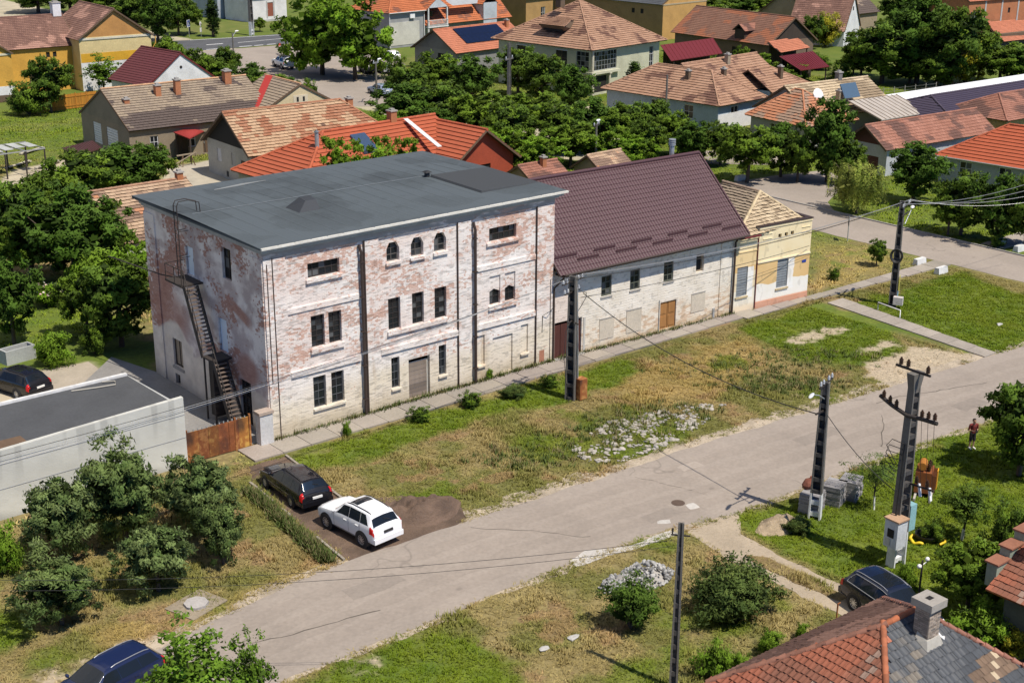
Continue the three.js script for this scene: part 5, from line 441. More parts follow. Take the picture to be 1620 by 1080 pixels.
const GX0 = -50, GX1 = 130, GZ0 = -80, GZ1 = 52, GS = 0.6, gw = Math.ceil((GX1 - GX0) / GS) + 1, gh = Math.ceil((GZ1 - GZ0) / GS) + 1;
const gridOf = polys => { const a = new Float32Array(gw * gh); for (let j = 0; j < gh; j++) for (let i = 0; i < gw; i++) { const x = GX0 + i * GS, z = GZ0 + j * GS; let m = -9; for (const p of polys) m = Math.max(m, polyDist(p, x, z)); a[j * gw + i] = m; } return a; };
const gr = {}; for (const k in Z) gr[k] = gridOf(Z[k]);
const samp = (a, x, z) => { const u = clamp((x - GX0) / GS, 0, gw - 1.001), v = clamp((z - GZ0) / GS, 0, gh - 1.001), i = u | 0, j = v | 0, fx = u - i, fz = v - j, q = j * gw + i; return mix(mix(a[q], a[q + 1], fx), mix(a[q + gw], a[q + gw + 1], fx), fz); };
const cover = (x, z) => { const wob = (fbm(x * 0.55 + 3, z * 0.55, 3) - 0.5) * 2.6, far = ss(30, 70, x - z * 0.6 - 10); const l = Math.max(ss(-0.5, 0.5, samp(gr.lush, x, z) + wob * 0.8), far * (0.75 + 0.25 * ss(0.35, 0.55, fbm(x * 0.08, z * 0.08, 3))), ss(0.62, 0.74, fbm(x * 0.28 + 11, z * 0.28, 4)) * 0.8); return { l, g: ss(-0.6, 1, samp(gr.gold, x, z) + wob), s: ss(-0.2, 0.3, samp(gr.sand, x, z) + wob * 0.45 + (fbm(x * 2.6, z * 2.6 + 30, 3) - 0.5) * 1.1), b: ss(-0.3, 0.4, samp(gr.bare, x, z) + wob * 0.3) }; };
function groundCol(x, z, fine = true) {
  const k = cover(x, z), n1 = fbm(x * 0.9, z * 0.9 + 50, 4), n2 = fine ? fbm(x * 7, z * 7, 3) : 0.5;
  let c = mix3([0.15, 0.118, 0.045], [0.225, 0.182, 0.078], n1); c = mix3(c, [0.1, 0.106, 0.026], ss(0.42, 0.62, fbm(x * 0.45 + 70, z * 0.45, 4)) * 0.8);
  c = mix3(c, mix3([0.22, 0.15, 0.05], [0.29, 0.205, 0.08], n1), k.g * 0.7);
  c = mix3(c, mix3([0.054, 0.1, 0.006], [0.115, 0.145, 0.012], n1), k.l * 0.94);
  c = mix3(c, [0.2, 0.13, 0.065], 0.7 * ss(0.66, 0.74, fbm(x * 0.7 + 5, z * 0.7 + 90, 3)) * (1 - k.l));
  c = mul(c, 0.72 + 0.86 * n2);
  c = mix3(c, mul([0.42, 0.345, 0.25], 0.7 + 0.6 * n2), k.s * 0.88); c = mix3(c, mul([0.46, 0.4, 0.3], 0.7 + 0.6 * n1), k.b * 0.85); return c;
}
{ // one sheet to the horizon, then finer sheets over it
  const farTex = texture(1024, 1024, (u, v) => { const x = -60 + u * 340, z = 60 - v * 350; return groundCol(x, z, false); }, true, false);
  let m = new MB(); m.quad([-2000, -0.03, 2000], [2000, -0.03, 2000], [2000, -0.03, -2000], [-2000, -0.03, -2000]); struct(m, 'ground', M(0.09, 0.1, 0.02, { map: grain, roughness: 0.95 }));
  m = new MB(); m.quad([-60, -0.012, 60], [280, -0.012, 60], [280, -0.012, -290], [-60, -0.012, -290], [1, 1, 1], [[0, 0], [1, 0], [1, 1], [0, 1]]); struct(m, 'village_ground', M(1, 1, 1, { map: farTex, roughness: 0.95, bumpMap: bumpN, bumpScale: 0.05 }));
  const X0 = -44, X1 = 66, Z0 = -22, Z1 = 50, nearTex = texture(2048, 1340, (u, v) => groundCol(mix(X0, X1, u), mix(Z1, Z0, v)), true, false);
  const bt = texture(1024, 670, (u, v) => { const x = mix(X0, X1, u), z = mix(Z1, Z0, v), q = 0.5 * fbm(x * 3, z * 3, 3) + 0.5 * fbm(x * 9, z * 9, 2); return [q, q, q]; }, false, false);
  m = new MB(); m.quad([X0, 0, Z1], [X1, 0, Z1], [X1, 0, Z0], [X0, 0, Z0], [1, 1, 1], [[0, 0], [1, 0], [1, 1], [0, 1]]); struct(m, 'grass_field', M(1, 1, 1, { map: nearTex, bumpMap: bt, bumpScale: 0.09, roughness: 0.96 }));
}
function sheet(name, pts, y, mat, sub = 0) { const s = new THREE.Shape(pts.map(p => new THREE.Vector2(p[0], -p[1]))), g = new THREE.ShapeGeometry(s); g.rotateX(-Math.PI / 2); const P = g.attributes.position, U = g.attributes.uv; for (let i = 0; i < P.count; i++) { P.setY(i, y); U.setXY(i, P.getX(i), P.getZ(i)); } const m = new MB(); m.geo(g); return struct(m, name, mat); }
function ragged(P, amp, step, seed, smooth) { const o = []; for (let i = 0; i < P.length; i++) { const a = P[i], b = P[(i + 1) % P.length], L = Math.hypot(b[0] - a[0], b[1] - a[1]), n = Math.max(1, Math.round(L / step)), nx = -(b[1] - a[1]) / L, nz = (b[0] - a[0]) / L; for (let k = 0; k < n; k++) { const t = k / n, q = (fbm((a[0] + (b[0] - a[0]) * t) * 1.1 + seed, (a[1] + (b[1] - a[1]) * t) * 1.1, 3) - 0.5) * 2 * amp; o.push([mix(a[0], b[0], t) + nx * q, mix(a[1], b[1], t) + nz * q]); } } return o; }
const soilT = tiled(512, 512, 5, 5, (x, y) => { const v = 0.45 + 0.7 * pf(x, y, 1.2, 5, 5) * (0.6 + 0.8 * pf(x, y, 14, 5, 2)); return [v, v, v]; });
const roadMap = tiled(1024, 1024, 16, 16, (x, y) => { const n = pf(x, y, 0.4, 16, 4), f = pf(x, y, 8, 16, 3); const cr = ss(0.006, 0.0, Math.abs(pf(x, y, 0.12, 16, 5) - 0.5)) * ss(0.62, 0.7, pn(x, y, 0.3, 16)); return mul([0.305, 0.262, 0.224], (0.82 + 0.3 * n) * (0.88 + 0.24 * f) * (1 - 0.22 * cr)); });
const roadMat = M(1, 1, 1, { map: roadMap, roughness: 0.9, bumpMap: bumpN, bumpScale: 0.006 });
const roadB = [[-90, 19.3], [-40, 18.9], [-21.6, 18.0], [-13.9, 15.2], [-8, 14.2], [-3.8, 13.9], [5.3, 14.4], [17.3, 14.9], [29, 15.9], [45.8, 17.2], [70, 19.6], [120, 25]], roadF = [[120, 32], [70, 26.2], [36.1, 23.2], [28.5, 22.5], [18.8, 22], [12.6, 21.7], [10, 21.0], [3.3, 20.4], [-4.1, 20.5], [-11.6, 20.4], [-22, 24.5], [-40, 25.5], [-90, 26]];
sheet('road', ragged([...roadB, ...roadF], 0.22, 0.5, 3), 0.018, roadMat);
sheet('road_verge', ragged([...roadB.map(p => [p[0], p[1] - 0.55 - (p[0] > -2 && p[0] < 34 ? 0.35 : 0)]), ...roadF.map(p => [p[0], p[1] + 0.3])], 0.6, 0.4, 13), 0.008, M(0.46, 0.385, 0.29, { map: soilT, bumpMap: bumpN, bumpScale: 0.03 }));
sheet('dirt_track', ragged(pxPoly([[1088, 842], [1120, 822], [1165, 815], [1172, 845], [1228, 878], [1345, 930], [1400, 965], [1400, 985], [1330, 975], [1210, 915], [1130, 872]]), 0.25, 0.4, 9), 0.012, M(0.46, 0.38, 0.28, { map: grain, bumpMap: bumpN, bumpScale: 0.03 }));
sheet('track_grass_strip', ragged(pxPoly([[1180, 878], [1215, 882], [1290, 915], [1340, 945], [1330, 952], [1260, 922], [1190, 890]]), 0.2, 0.3, 19), 0.022, M(0.24, 0.17, 0.075, { map: grain, bumpMap: bumpN, bumpScale: 0.05 }));
sheet('soil_driveway', ragged(pxPoly([[392, 738], [452, 722], [520, 772], [552, 795], [640, 782], [725, 795], [738, 820], [700, 848], [640, 873], [560, 892], [520, 868], [455, 812], [402, 772]]), 0.22, 0.4, 29), 0.012, M(0.15, 0.1, 0.07, { map: soilT, bumpMap: bumpN, bumpScale: 0.08 }));
sheet('side_road', ragged([[58.9, 16], [65.4, 16], [65.6, -13.2], [68, -16], [77.1, -20.5], [79, -25], [72.6, -26.5], [66.2, -27.2], [65.4, -28.6], [63.5, -27], [60.8, -18], [58.9, -10.9]], 0.12, 1, 39), 0.014, roadMat);
sheet('village_square', ragged(pxPoly([[250, 88], [330, 80], [450, 71], [560, 60], [640, 100], [645, 135], [612, 168], [555, 168], [500, 150], [470, 128], [400, 112], [330, 108]]), 0.3, 1.5, 49), 0.006, roadMat);
sheet('main_road', ragged(pxPoly([[150, 70], [330, 62], [455, 53], [700, 30], [700, 42], [455, 69], [330, 79], [150, 92]]), 0.1, 2, 59), 0.012, M(0.11, 0.115, 0.125, { map: grain, roughness: 0.85 }));
{ const a = [], W = M(0.72, 0.73, 0.73, { map: grain }); const seg = (p, q, w) => { const A = G(...p), B = G(...q), d = norm(sub(B, A)), s = mul([-d[2], 0, d[0]], w / 2), m = new MB(); const h = [0, 0.019, 0]; m.quad(add(add(A, s), h), add(add(B, s), h), add(sub(B, s), h), add(sub(A, s), h)); struct(m, 'road_marking', W); }; for (const [p, q] of [[[326, 78.5], [346, 77]], [[378, 74], [398, 72.5]], [[402, 72.2], [416, 71]], [[422, 70.5], [436, 69.3]]]) seg(p, q, 0.5); seg([326, 71], [352, 69], 0.6); seg([376, 67.5], [450, 60.5], 0.3); seg([300, 63.5], [455, 54.5], 0.35); }
sheet('courtyard', ragged(pxPoly([[268, 268], [340, 252], [392, 285], [330, 302], [268, 292]]), 0.15, 0.8, 69), 0.02, P(0.5, 0.45, 0.36));
sheet('yard', ragged(pxPoly([[60, 590], [140, 572], [215, 628], [200, 650], [90, 662], [40, 620]]), 0.15, 0.5, 79), 0.02, P(0.46, 0.4, 0.32));
sheet('mill_yard', [[-5, -0.3], [0, -0.3], [0, -13.6], [-1, -18], [-5, -14], [-5.2, -6.6]], 0.024, P(0.3, 0.29, 0.28));
sheet('green_lane', ragged(pxPoly([[1100, 240], [1160, 235], [1240, 245], [1245, 262], [1100, 258]]), 0.2, 1, 89), 0.008, roadMat);
{ const mid = (x, k) => { const zat = L => { for (let i = 0; i + 1 < L.length; i++) { const [a, b] = L[i][0] < L[i + 1][0] ? [L[i], L[i + 1]] : [L[i + 1], L[i]]; if (x >= a[0] && x <= b[0]) return mix(a[1], b[1], (x - a[0]) / (b[0] - a[0])); } return 20; }; return mix(zat(roadB), zat(roadF), k); };
  for (const [k, w, c] of [[0.24, 0.42, 0.94], [0.42, 0.36, 0.96], [0.6, 0.42, 0.93], [0.78, 0.36, 0.95]]) { const A = [], B = []; for (let x = -42; x < 66; x += 1.5) { A.push([x, mid(x, k) - w]); B.unshift([x, mid(x, k) + w]); } sheet('worn_wheel_track', ragged([...A, ...B], 0.22, 0.6, k * 50), 0.0215 + k * 0.002, M(c, c * 0.995, c * 0.99, { map: roadMap, roughness: 0.88 })); }
  const r = rng(17); for (const [x, k, L, W, c] of [[-6, 0.3, 2.6, 1.1, 0.82], [9, 0.72, 1.8, 0.9, 0.86], [22, 0.35, 3.2, 1.0, 0.85], [33, 0.6, 2.2, 1.2, 0.8], [14.5, 0.2, 1.2, 0.7, 1.12], [-14, 0.65, 2.2, 0.8, 0.84]]) { const z = mid(x, k); sheet('asphalt_patch', ragged([[x, z], [x + L, z + 0.08], [x + L + 0.1, z + W], [x - 0.1, z + W - 0.05]], 0.12, 0.3, x), 0.0255, M(c, c, c, { map: roadMap, roughness: 0.85 })); }
  for (const [x, k, n, dx, dz] of [[2, 0.1, 16, 0.28, 0.27], [12, 0.15, 14, 0.12, 0.3], [25, 0.85, 12, 0.35, -0.25], [-12, 0.4, 14, 0.5, 0.1], [30, 0.2, 18, 0.5, 0.12]]) { const p = [], q = []; let X = x, Z = mid(x, k); for (let i = 0; i < n; i++) { const w = 0.018 + 0.02 * r(); p.push([X, Z - w]); q.unshift([X, Z + w]); X += dx + 0.2 * (r() - 0.5); Z += dz + 0.26 * (r() - 0.5); } sheet('road_crack', [...p, ...q], 0.0268, M(0.1, 0.085, 0.07)); } }
// white spills and patches on the road
for (const p of [[[903, 888], [925, 872], [965, 868], [1000, 862], [1060, 840], [1075, 846], [1010, 868], [960, 880], [912, 897]], [[1086, 800], [1096, 796], [1106, 802], [1094, 806]], [[1040, 824], [1060, 822], [1062, 828], [1042, 829]]]) sheet('pale_road_patch', ragged(pxPoly(p), 0.12, 0.25, p[0][0]), 0.024, M(0.6, 0.57, 0.53, { map: grain }));
// pavement of cast slabs along the buildings, each slab its own piece
{ const r = rng(61), pv = thing('pavement', null, null); pv.userData.kind = 'structure'; const geoms = []; for (let x = -2.1; x < 58.3;) { const w = 1.6 + 0.25 * r(), b = new MB(), zb = x < 43.3 ? (x < 20 ? 0.02 : 0.03 + (x - 20) * 0.066) + (x > 20 && x < 36.1 ? -(x - 20) * 0.019 : 0) : 1.6 + (x - 43) * 0.012, zf = (x < 43 ? 1.82 : 2.0 + (x - 43) * 0.06) + 0.06 * r() + (x > 36 ? 0.35 : 0), k = 0.86 + 0.24 * r(), t = 0.02 * r(); b.col = [k, k * (0.97 + 0.05 * r()), k * (0.95 + 0.06 * r())]; const x1 = x + w - 0.035, y = 0.085 + t; b.hex([[x, 0, zf], [x1, 0, zf], [x1, 0, zb], [x, 0, zb]], [[x, y, zf], [x1, y + 0.02 * (r() - 0.5), zf], [x1, y + 0.02 * (r() - 0.5), zb], [x, y, zb]]); const m = b.build('slab', P(0.39, 0.345, 0.3), pv); x += w; }
  const f = thing('footpath', null, null); f.userData.kind = 'structure'; for (let z = 3.4; z < 15.5; z += 1.5) { const b = new MB(), x0 = mix(43.05, 41.75, (z - 4) / 13), x1 = mix(44.75, 43.0, (z - 4) / 13), k = 0.9 + 0.2 * r(); b.col = [k, k, k]; b.hex([[x0, 0, z + 1.46], [x1, 0, z + 1.46], [x1 + 0.12, 0, z], [x0 + 0.12, 0, z]], [[x0, 0.08, z + 1.46], [x1, 0.08, z + 1.46], [x1 + 0.12, 0.08, z], [x0 + 0.12, 0.08, z]]); b.build('slab', P(0.4, 0.355, 0.305), f); }
  const f2 = thing('far_footpath', null, null); f2.userData.kind = 'structure'; for (let x = 66; x < 90; x += 1.7) { const b = new MB(), k = 0.9 + 0.2 * r(); b.col = [k, k, k]; b.box(x, 0, 1.2, x + 1.66, 0.08, 3.2); b.build('slab', P(0.4, 0.355, 0.305), f2); } }
{ const c = new MB(); for (let z = -30; z < 12; z += 2) c.box(65.35, 0, z, 65.5, 0.12, z + 1.97); struct(c, 'kerb', mats.concrete); }
// driveway edging stones
{ const e = new MB(), A = G(452, 722), B = G(556, 802), C = G(395, 765), D = G(545, 888); const r = rng(71); for (const [a, b] of [[A, B], [C, D]]) { const n = Math.round(len(sub(b, a)) / 0.9); for (let i = 0; i < n; i++) { const p = lerp3(a, b, i / n), q = lerp3(a, b, (i + 0.95) / n); if (r() > 0.35) e.bar(add(p, [0, 0.06, 0]), add(q, [0, 0.05 + 0.03 * r(), 0]), 0.12, 0.12); } } struct(e, 'edging_stones', P(0.36, 0.32, 0.26)); }
// ------------------------------------------------------------ grass tufts (nobody could count them)
function blades(n, h, sp, w, seed, lean = 0.6) { const b = new MB(), r = rng(seed); for (let i = 0; i < n; i++) { const a = r() * 6.28, d = r() * sp, x = Math.cos(a) * d, z = Math.sin(a) * d, hh = h * (0.5 + 0.7 * r()), la = r() * 6.28, lx = Math.cos(la) * hh * lean * r(), lz = Math.sin(la) * hh * lean * r(), pa = la + 1.57, wx = Math.cos(pa) * w, wz = Math.sin(pa) * w, k = 0.7 + 0.6 * r(); b.tri([x - wx, 0, z - wz], [x + wx, 0, z + wz], [x + lx, hh, z + lz], [k, k, k]); } const g = b.done(); for (let i = 0; i < g.attributes.normal.count; i++) { g.attributes.normal.setXYZ(i, g.attributes.normal.getX(i) * 0.4, 0.9, g.attributes.normal.getZ(i) * 0.4); } return g; }
const stripP = pxPoly([[1180, 878], [1215, 882], [1290, 915], [1340, 945], [1330, 952], [1260, 922], [1190, 890]]); const onRoad = (x, z) => { const P = onRoad.p || (onRoad.p = [...roadB, ...roadF]); return inPoly(P, x, z); };
const noGrass = [pxPoly([[392, 738], [452, 722], [552, 795], [725, 795], [738, 820], [640, 873], [560, 892], [455, 812]]), pxPoly([[1088, 842], [1165, 815], [1172, 845], [1345, 930], [1400, 965], [1330, 975], [1210, 915]]), pxPoly([[60, 590], [140, 572], [215, 628], [200, 650], [40, 640]]), [[-21, 0.6], [-2, 0.6], [-2.2, 1.95], [44, 2.3], [44, -22], [-21, -22]], [[58.5, -40], [65.6, -40], [65.6, 17], [58.5, 17]], [[58.5, -10], [60.5, -18], [63, -27], [65.2, -29], [72.6, -27], [79.5, -25.5], [77.4, -20], [66, -13]], [[41.6, 3], [45, 3], [43, 17], [41.5, 17]], [[44, 1.5], [58.9, 1.7], [58.9, 3.4], [44, 2.6]], [[-2.4, 34], [7.4, 34], [7, 42], [-2.4, 42]]];
function scatter(name, n, geos, area, f, mat, seed) { const r = rng(seed), list = geos.map(() => []); for (let i = 0; i < n; i++) { const x = mix(area[0], area[1], r()), z = mix(area[2], area[3], r()); const q = f(x, z, r); if (q) list[Math.floor(r() * geos.length)].push([x, z, q]); } geos.forEach((g, k) => { const L = list[k]; if (!L.length) return; const m = new THREE.InstancedMesh(g, mat, L.length), M4 = new THREE.Matrix4(), c = new THREE.Color(), Q = new THREE.Quaternion(), Y = new THREE.Vector3(0, 1, 0); L.forEach(([x, z, q], i) => { Q.setFromAxisAngle(Y, r() * 6.28); M4.compose(new THREE.Vector3(q.x === undefined ? x : q.x, q.y || 0, q.z === undefined ? z : q.z), Q, new THREE.Vector3(q.s, q.s * (q.h || 1), q.s)); m.setMatrixAt(i, M4); c.setRGB(...q.c); m.setColorAt(i, c); }); m.name = numbered(name); m.userData.kind = 'stuff'; m.castShadow = m.receiveShadow = true; scene.add(m); }); }
const grassMat = new THREE.MeshPhysicalMaterial({ vertexColors: true, roughness: 1, specularIntensity: 0.05, side: THREE.DoubleSide });
{ const inView = (x, z) => { const d = [x - CP.x, -CP.y, z - CP.z], dz = dot(d, [CF.x, CF.y, CF.z]), px = 810 + FOCAL * dot(d, [CR.x, CR.y, CR.z]) / dz, py = 540 - FOCAL * dot(d, [CU.x, CU.y, CU.z]) / dz; return px > -60 && px < 1680 && py > -60 && py < 1130; };
  const f = (x, z, r) => { if (!inView(x, z) || onRoad(x, z)) return null; const strip = inPoly(stripP, x, z); if (!strip) for (const p of noGrass) if (inPoly(p, x, z)) return null; const k = cover(x, z); if (k.s > 0.4 && r() < 0.93) return null; if (k.b > 0.4) return null; const clump = fbm(x * 1.7, z * 1.7, 3); if (clump < 0.36 && r() < 0.5) return null; const c = mul(groundCol(x, z, false), (0.95 + 0.6 * r()) * (1 - 0.12 * k.l)); const tall = ss(0.52, 0.7, fbm(x * 0.5 + 33, z * 0.5, 3)); return { s: 0.6 + 0.9 * r(), h: (0.34 + 0.1 * k.l + 1.1 * tall * clump * (1 - 0.7 * k.l)), c }; };
  scatter('grass', 250000, [blades(9, 0.17, 0.16, 0.016, 1), blades(9, 0.12, 0.2, 0.02, 2, 1.3), blades(11, 0.2, 0.14, 0.014, 3, 0.9)], [-24, 66, 1.5, 49], f, grassMat, 5);
  const f2 = (x, z, r) => { if (!inView(x, z)) return null; for (const p of noGrass) if (inPoly(p, x, z)) return null; const k = cover(x, z); if (k.b > 0.4 || k.s > 0.4) return null; return { s: 0.8 + 0.9 * r(), h: 0.35 + 0.5 * ss(0.5, 0.7, fbm(x * 0.3, z * 0.3, 3)), c: mul(groundCol(x, z, false), 1.2 + 0.7 * r()) }; };
  scatter('far_grass', 90000, [blades(9, 0.17, 0.3, 0.03, 4), blades(9, 0.13, 0.35, 0.035, 6, 1.2)], [-22, 130, -110, 2], f2, grassMat, 6); }
// ------------------------------------------------------------ trees and shrubs
const leafMat = new THREE.MeshPhysicalMaterial({ vertexColors: true, roughness: 0.95, side: THREE.DoubleSide, specularIntensity: 0.12, transmission: 0.3, thickness: 0 });
function leafQuad(b, p, n, s, asp, c, r, sn, one) { let t = cross(n, [r() - 0.5, r() - 0.5, r() - 0.5]); if (len(t) < 1e-3) t = [1, 0, 0]; t = norm(t); const w = norm(cross(n, t)), A = add(p, mul(t, s * 0.5)), B = add(p, mul(t, -s * 0.5)), q = add(p, mul(n, -s * 0.1)), C = add(q, mul(w, s * asp * 0.5)), D = add(q, mul(w, -s * asp * 0.5)), N = sn || n; const T = (i, j, k) => { b.vert(i, N, c, [0, 0]); b.vert(j, N, c, [1, 0]); b.vert(k, N, c, [0, 1]); }; if (one) { T(A, add(B, mul(w, s * asp * 0.5)), add(B, mul(w, -s * asp * 0.5))); return; } T(A, C, B); T(A, B, D); }
function crown(o) { // leaves in clumps through an uneven volume
  const b = new MB(), r = rng(o.seed), [rx, ry, rz] = o.R, cs = []; const g3 = () => (r() + r() + r() - 1.5) / 1.5;
  for (let i = 0; i < o.clumps; i++) { const u = o.shape === 'weep' ? r() : r() * 2 - 1, a = r() * 6.28, q = Math.sqrt(1 - u * u), d = [q * Math.cos(a), u, q * Math.sin(a)]; const lump = 0.32 + 1.2 * fbm(d[0] * 1.9 + o.seed * 3.3 + 9, d[2] * 1.9 + d[1] * 1.7 + 20, 3); let k = Math.pow(r(), 0.38) * lump; let f = 1; if (o.shape === 'cone') f = Math.max(0.06, 0.55 - 0.5 * d[1] * k); if (o.shape === 'top') f = d[1] < 0 ? 1 - 0.35 * -d[1] : 1; const c = [d[0] * rx * k * f, o.y + d[1] * ry * k, d[2] * rz * k * f]; if (c[1] < 0.15) c[1] = 0.15 + r() * 0.3; cs.push(c); const tone = 1.0 + 0.8 * r(), hue = r(), cc = mix3(mul(o.col, tone), mul(o.col2, tone), hue);
    const cr = o.cr * (0.65 + 0.7 * r()), fl = o.flat || 0.7; const NL = o.near ? o.leaves : Math.round(o.leaves * 1.75); for (let j = 0; j < NL; j++) { const e = [g3() * cr, g3() * cr * fl - (o.droop || 0) * r() * cr, g3() * cr], p = add(c, e); if (p[1] < 0.03 + (o.shape === 'weep' ? 0.25 : 0)) continue; const out = norm([p[0] / rx, (p[1] - o.y) / ry + 0.35, p[2] / rz]); const n = norm(add(mul(out, 0.55), [r() * 2 - 1, r() * 1.7 - 0.5, r() * 2 - 1])); const v = 0.8 + 0.4 * r(); const sn = norm(add(add(mul(out, 0.75), mul(norm(e.map((q, i) => q / cr / (i === 1 ? fl : 1) + 1e-4)), 0.55)), mul(n, 0.45))); leafQuad(b, p, n, o.size * (o.near ? 1 : 0.74) * (0.6 + 0.8 * r()), o.asp || 0.6, mul(cc, v), r, sn, !o.near); } }
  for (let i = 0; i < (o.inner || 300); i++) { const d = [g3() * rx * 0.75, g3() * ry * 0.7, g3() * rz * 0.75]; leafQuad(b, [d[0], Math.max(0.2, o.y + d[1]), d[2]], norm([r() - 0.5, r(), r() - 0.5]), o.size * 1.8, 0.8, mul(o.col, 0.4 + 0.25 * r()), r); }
  return { geo: b.done(), cs };
}
const proto = {};
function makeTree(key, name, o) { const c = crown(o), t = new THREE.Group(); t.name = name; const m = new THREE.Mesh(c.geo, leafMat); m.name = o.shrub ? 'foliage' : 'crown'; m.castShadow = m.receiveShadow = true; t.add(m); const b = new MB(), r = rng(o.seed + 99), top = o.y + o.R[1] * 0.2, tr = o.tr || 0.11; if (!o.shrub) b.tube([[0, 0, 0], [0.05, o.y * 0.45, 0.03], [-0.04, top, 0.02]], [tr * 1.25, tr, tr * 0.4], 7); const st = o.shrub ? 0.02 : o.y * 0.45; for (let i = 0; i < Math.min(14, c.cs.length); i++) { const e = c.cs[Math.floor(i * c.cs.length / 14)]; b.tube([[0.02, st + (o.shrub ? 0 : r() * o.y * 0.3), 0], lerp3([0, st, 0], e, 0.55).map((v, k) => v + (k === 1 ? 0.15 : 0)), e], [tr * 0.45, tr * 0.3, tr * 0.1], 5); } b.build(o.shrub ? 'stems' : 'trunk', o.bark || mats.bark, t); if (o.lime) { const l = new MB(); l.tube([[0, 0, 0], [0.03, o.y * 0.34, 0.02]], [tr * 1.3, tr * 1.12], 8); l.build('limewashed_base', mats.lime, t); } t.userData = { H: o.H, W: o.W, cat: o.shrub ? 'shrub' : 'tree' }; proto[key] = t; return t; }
const dk = [0.06, 0.105, 0.018], md = [0.105, 0.165, 0.016], br = [0.125, 0.225, 0.018], yl = [0.24, 0.22, 0.02];
makeTree('A', 'broadleaf_tree', { seed: 1, R: [2, 1.9, 2], y: 3, clumps: 85, leaves: 62, size: 0.3, cr: 0.46, col: md, col2: [0.075, 0.125, 0.016], H: 5, W: 4.1 });
makeTree('B', 'broadleaf_tree', { seed: 2, R: [2, 2, 2], y: 2.9, clumps: 88, leaves: 62, size: 0.28, cr: 0.44, col: dk, col2: md, H: 5, W: 4.1 });
makeTree('C', 'broadleaf_tree', { seed: 3, R: [2.2, 2.4, 2.1], y: 2.4, clumps: 80, leaves: 66, size: 0.31, cr: 0.46, col: br, col2: md, H: 5, W: 4.2 });
makeTree('D', 'broadleaf_tree', { seed: 4, R: [2, 2.1, 2], y: 2.8, clumps: 78, leaves: 66, size: 0.29, cr: 0.48, col: [0.06, 0.12, 0.014], col2: dk, H: 5, W: 4.1, shape: 'top' });
makeTree('N', 'walnut_tree', { seed: 5, R: [2.1, 1.75, 2.1], y: 2.2, clumps: 130, leaves: 105, size: 0.2, asp: 0.36, cr: 0.4, flat: 0.5, col: [0.08, 0.125, 0.036], col2: [0.17, 0.22, 0.08], H: 4, W: 4.3, droop: 0.5, tr: 0.1, inner: 700, near: 1 });
makeTree('N2', 'walnut_tree', { seed: 15, R: [2.1, 1.75, 2.1], y: 2.15, clumps: 125, leaves: 105, size: 0.2, asp: 0.36, cr: 0.42, flat: 0.5, col: [0.072, 0.116, 0.032], col2: [0.155, 0.205, 0.066], H: 4, W: 4.3, droop: 0.5, tr: 0.1, inner: 700, near: 1 });
makeTree('F', 'lime_washed_tree', { seed: 6, R: [0.95, 1.2, 0.95], y: 2.1, clumps: 60, leaves: 46, size: 0.15, asp: 0.5, cr: 0.36, col: md, col2: [0.07, 0.11, 0.03], H: 3.3, W: 2, lime: 1, tr: 0.055 });
makeTree('S', 'lime_washed_tree', { seed: 7, R: [1.2, 0.8, 1.2], y: 2.2, clumps: 40, leaves: 36, size: 0.13, asp: 0.35, cr: 0.42, flat: 0.4, col: [0.1, 0.15, 0.03], col2: [0.08, 0.13, 0.03], H: 3, W: 2.4, lime: 1, tr: 0.035, inner: 60 });
makeTree('W', 'willow_tree', { seed: 8, R: [2.2, 1.9, 2.2], y: 2.9, clumps: 170, leaves: 60, size: 0.3, asp: 0.2, cr: 0.17, flat: 1, shape: 'weep', col: [0.33, 0.36, 0.085], col2: [0.22, 0.28, 0.05], H: 5, W: 4.6, droop: 13, inner: 200 });
makeTree('Y', 'cypress', { seed: 9, R: [0.85, 2.7, 0.85], y: 2.7, clumps: 130, leaves: 46, size: 0.16, asp: 0.5, cr: 0.28, col: [0.03, 0.06, 0.012], col2: dk, H: 5.4, W: 1.7, shape: 'cone', inner: 400 });
makeTree('G', 'shrub', { seed: 10, R: [1, 0.85, 1], y: 0.8, clumps: 70, leaves: 46, size: 0.15, asp: 0.4, cr: 0.32, col: [0.055, 0.1, 0.016], col2: [0.085, 0.14, 0.022], H: 1.65, W: 2.1, shrub: 1, tr: 0.05 });
makeTree('H', 'shrub', { seed: 11, R: [1, 0.75, 1], y: 0.7, clumps: 70, leaves: 46, size: 0.14, asp: 0.5, cr: 0.3, col: dk, col2: md, H: 1.5, W: 2.1, shrub: 1, tr: 0.05 });
makeTree('J', 'shrub', { seed: 12, R: [1, 0.8, 1], y: 0.8, clumps: 60, leaves: 46, size: 0.16, asp: 0.5, cr: 0.34, col: yl, col2: [0.14, 0.17, 0.02], H: 1.6, W: 2.1, shrub: 1, tr: 0.05 });
makeTree('L', 'shrub', { seed: 13, R: [1, 0.75, 1], y: 0.75, clumps: 60, leaves: 40, size: 0.18, asp: 0.42, cr: 0.36, col: br, col2: [0.12, 0.19, 0.02], H: 1.5, W: 2.1, shrub: 1, tr: 0.04 });
makeTree('K', 'shrub', { seed: 14, R: [1.1, 0.62, 1], y: 0.6, clumps: 120, leaves: 56, size: 0.12, asp: 0.45, cr: 0.26, col: [0.04, 0.068, 0.018], col2: [0.09, 0.12, 0.03], H: 1.5, W: 2.3, shrub: 1, tr: 0.05 });
makeTree('V', 'leafy_tree', { seed: 16, R: [1.5, 1.5, 1.5], y: 2.5, clumps: 90, leaves: 44, size: 0.17, asp: 0.55, cr: 0.4, col: [0.1, 0.175, 0.018], col2: [0.075, 0.14, 0.014], H: 4, W: 3.1, tr: 0.07, inner: 160, near: 1 });
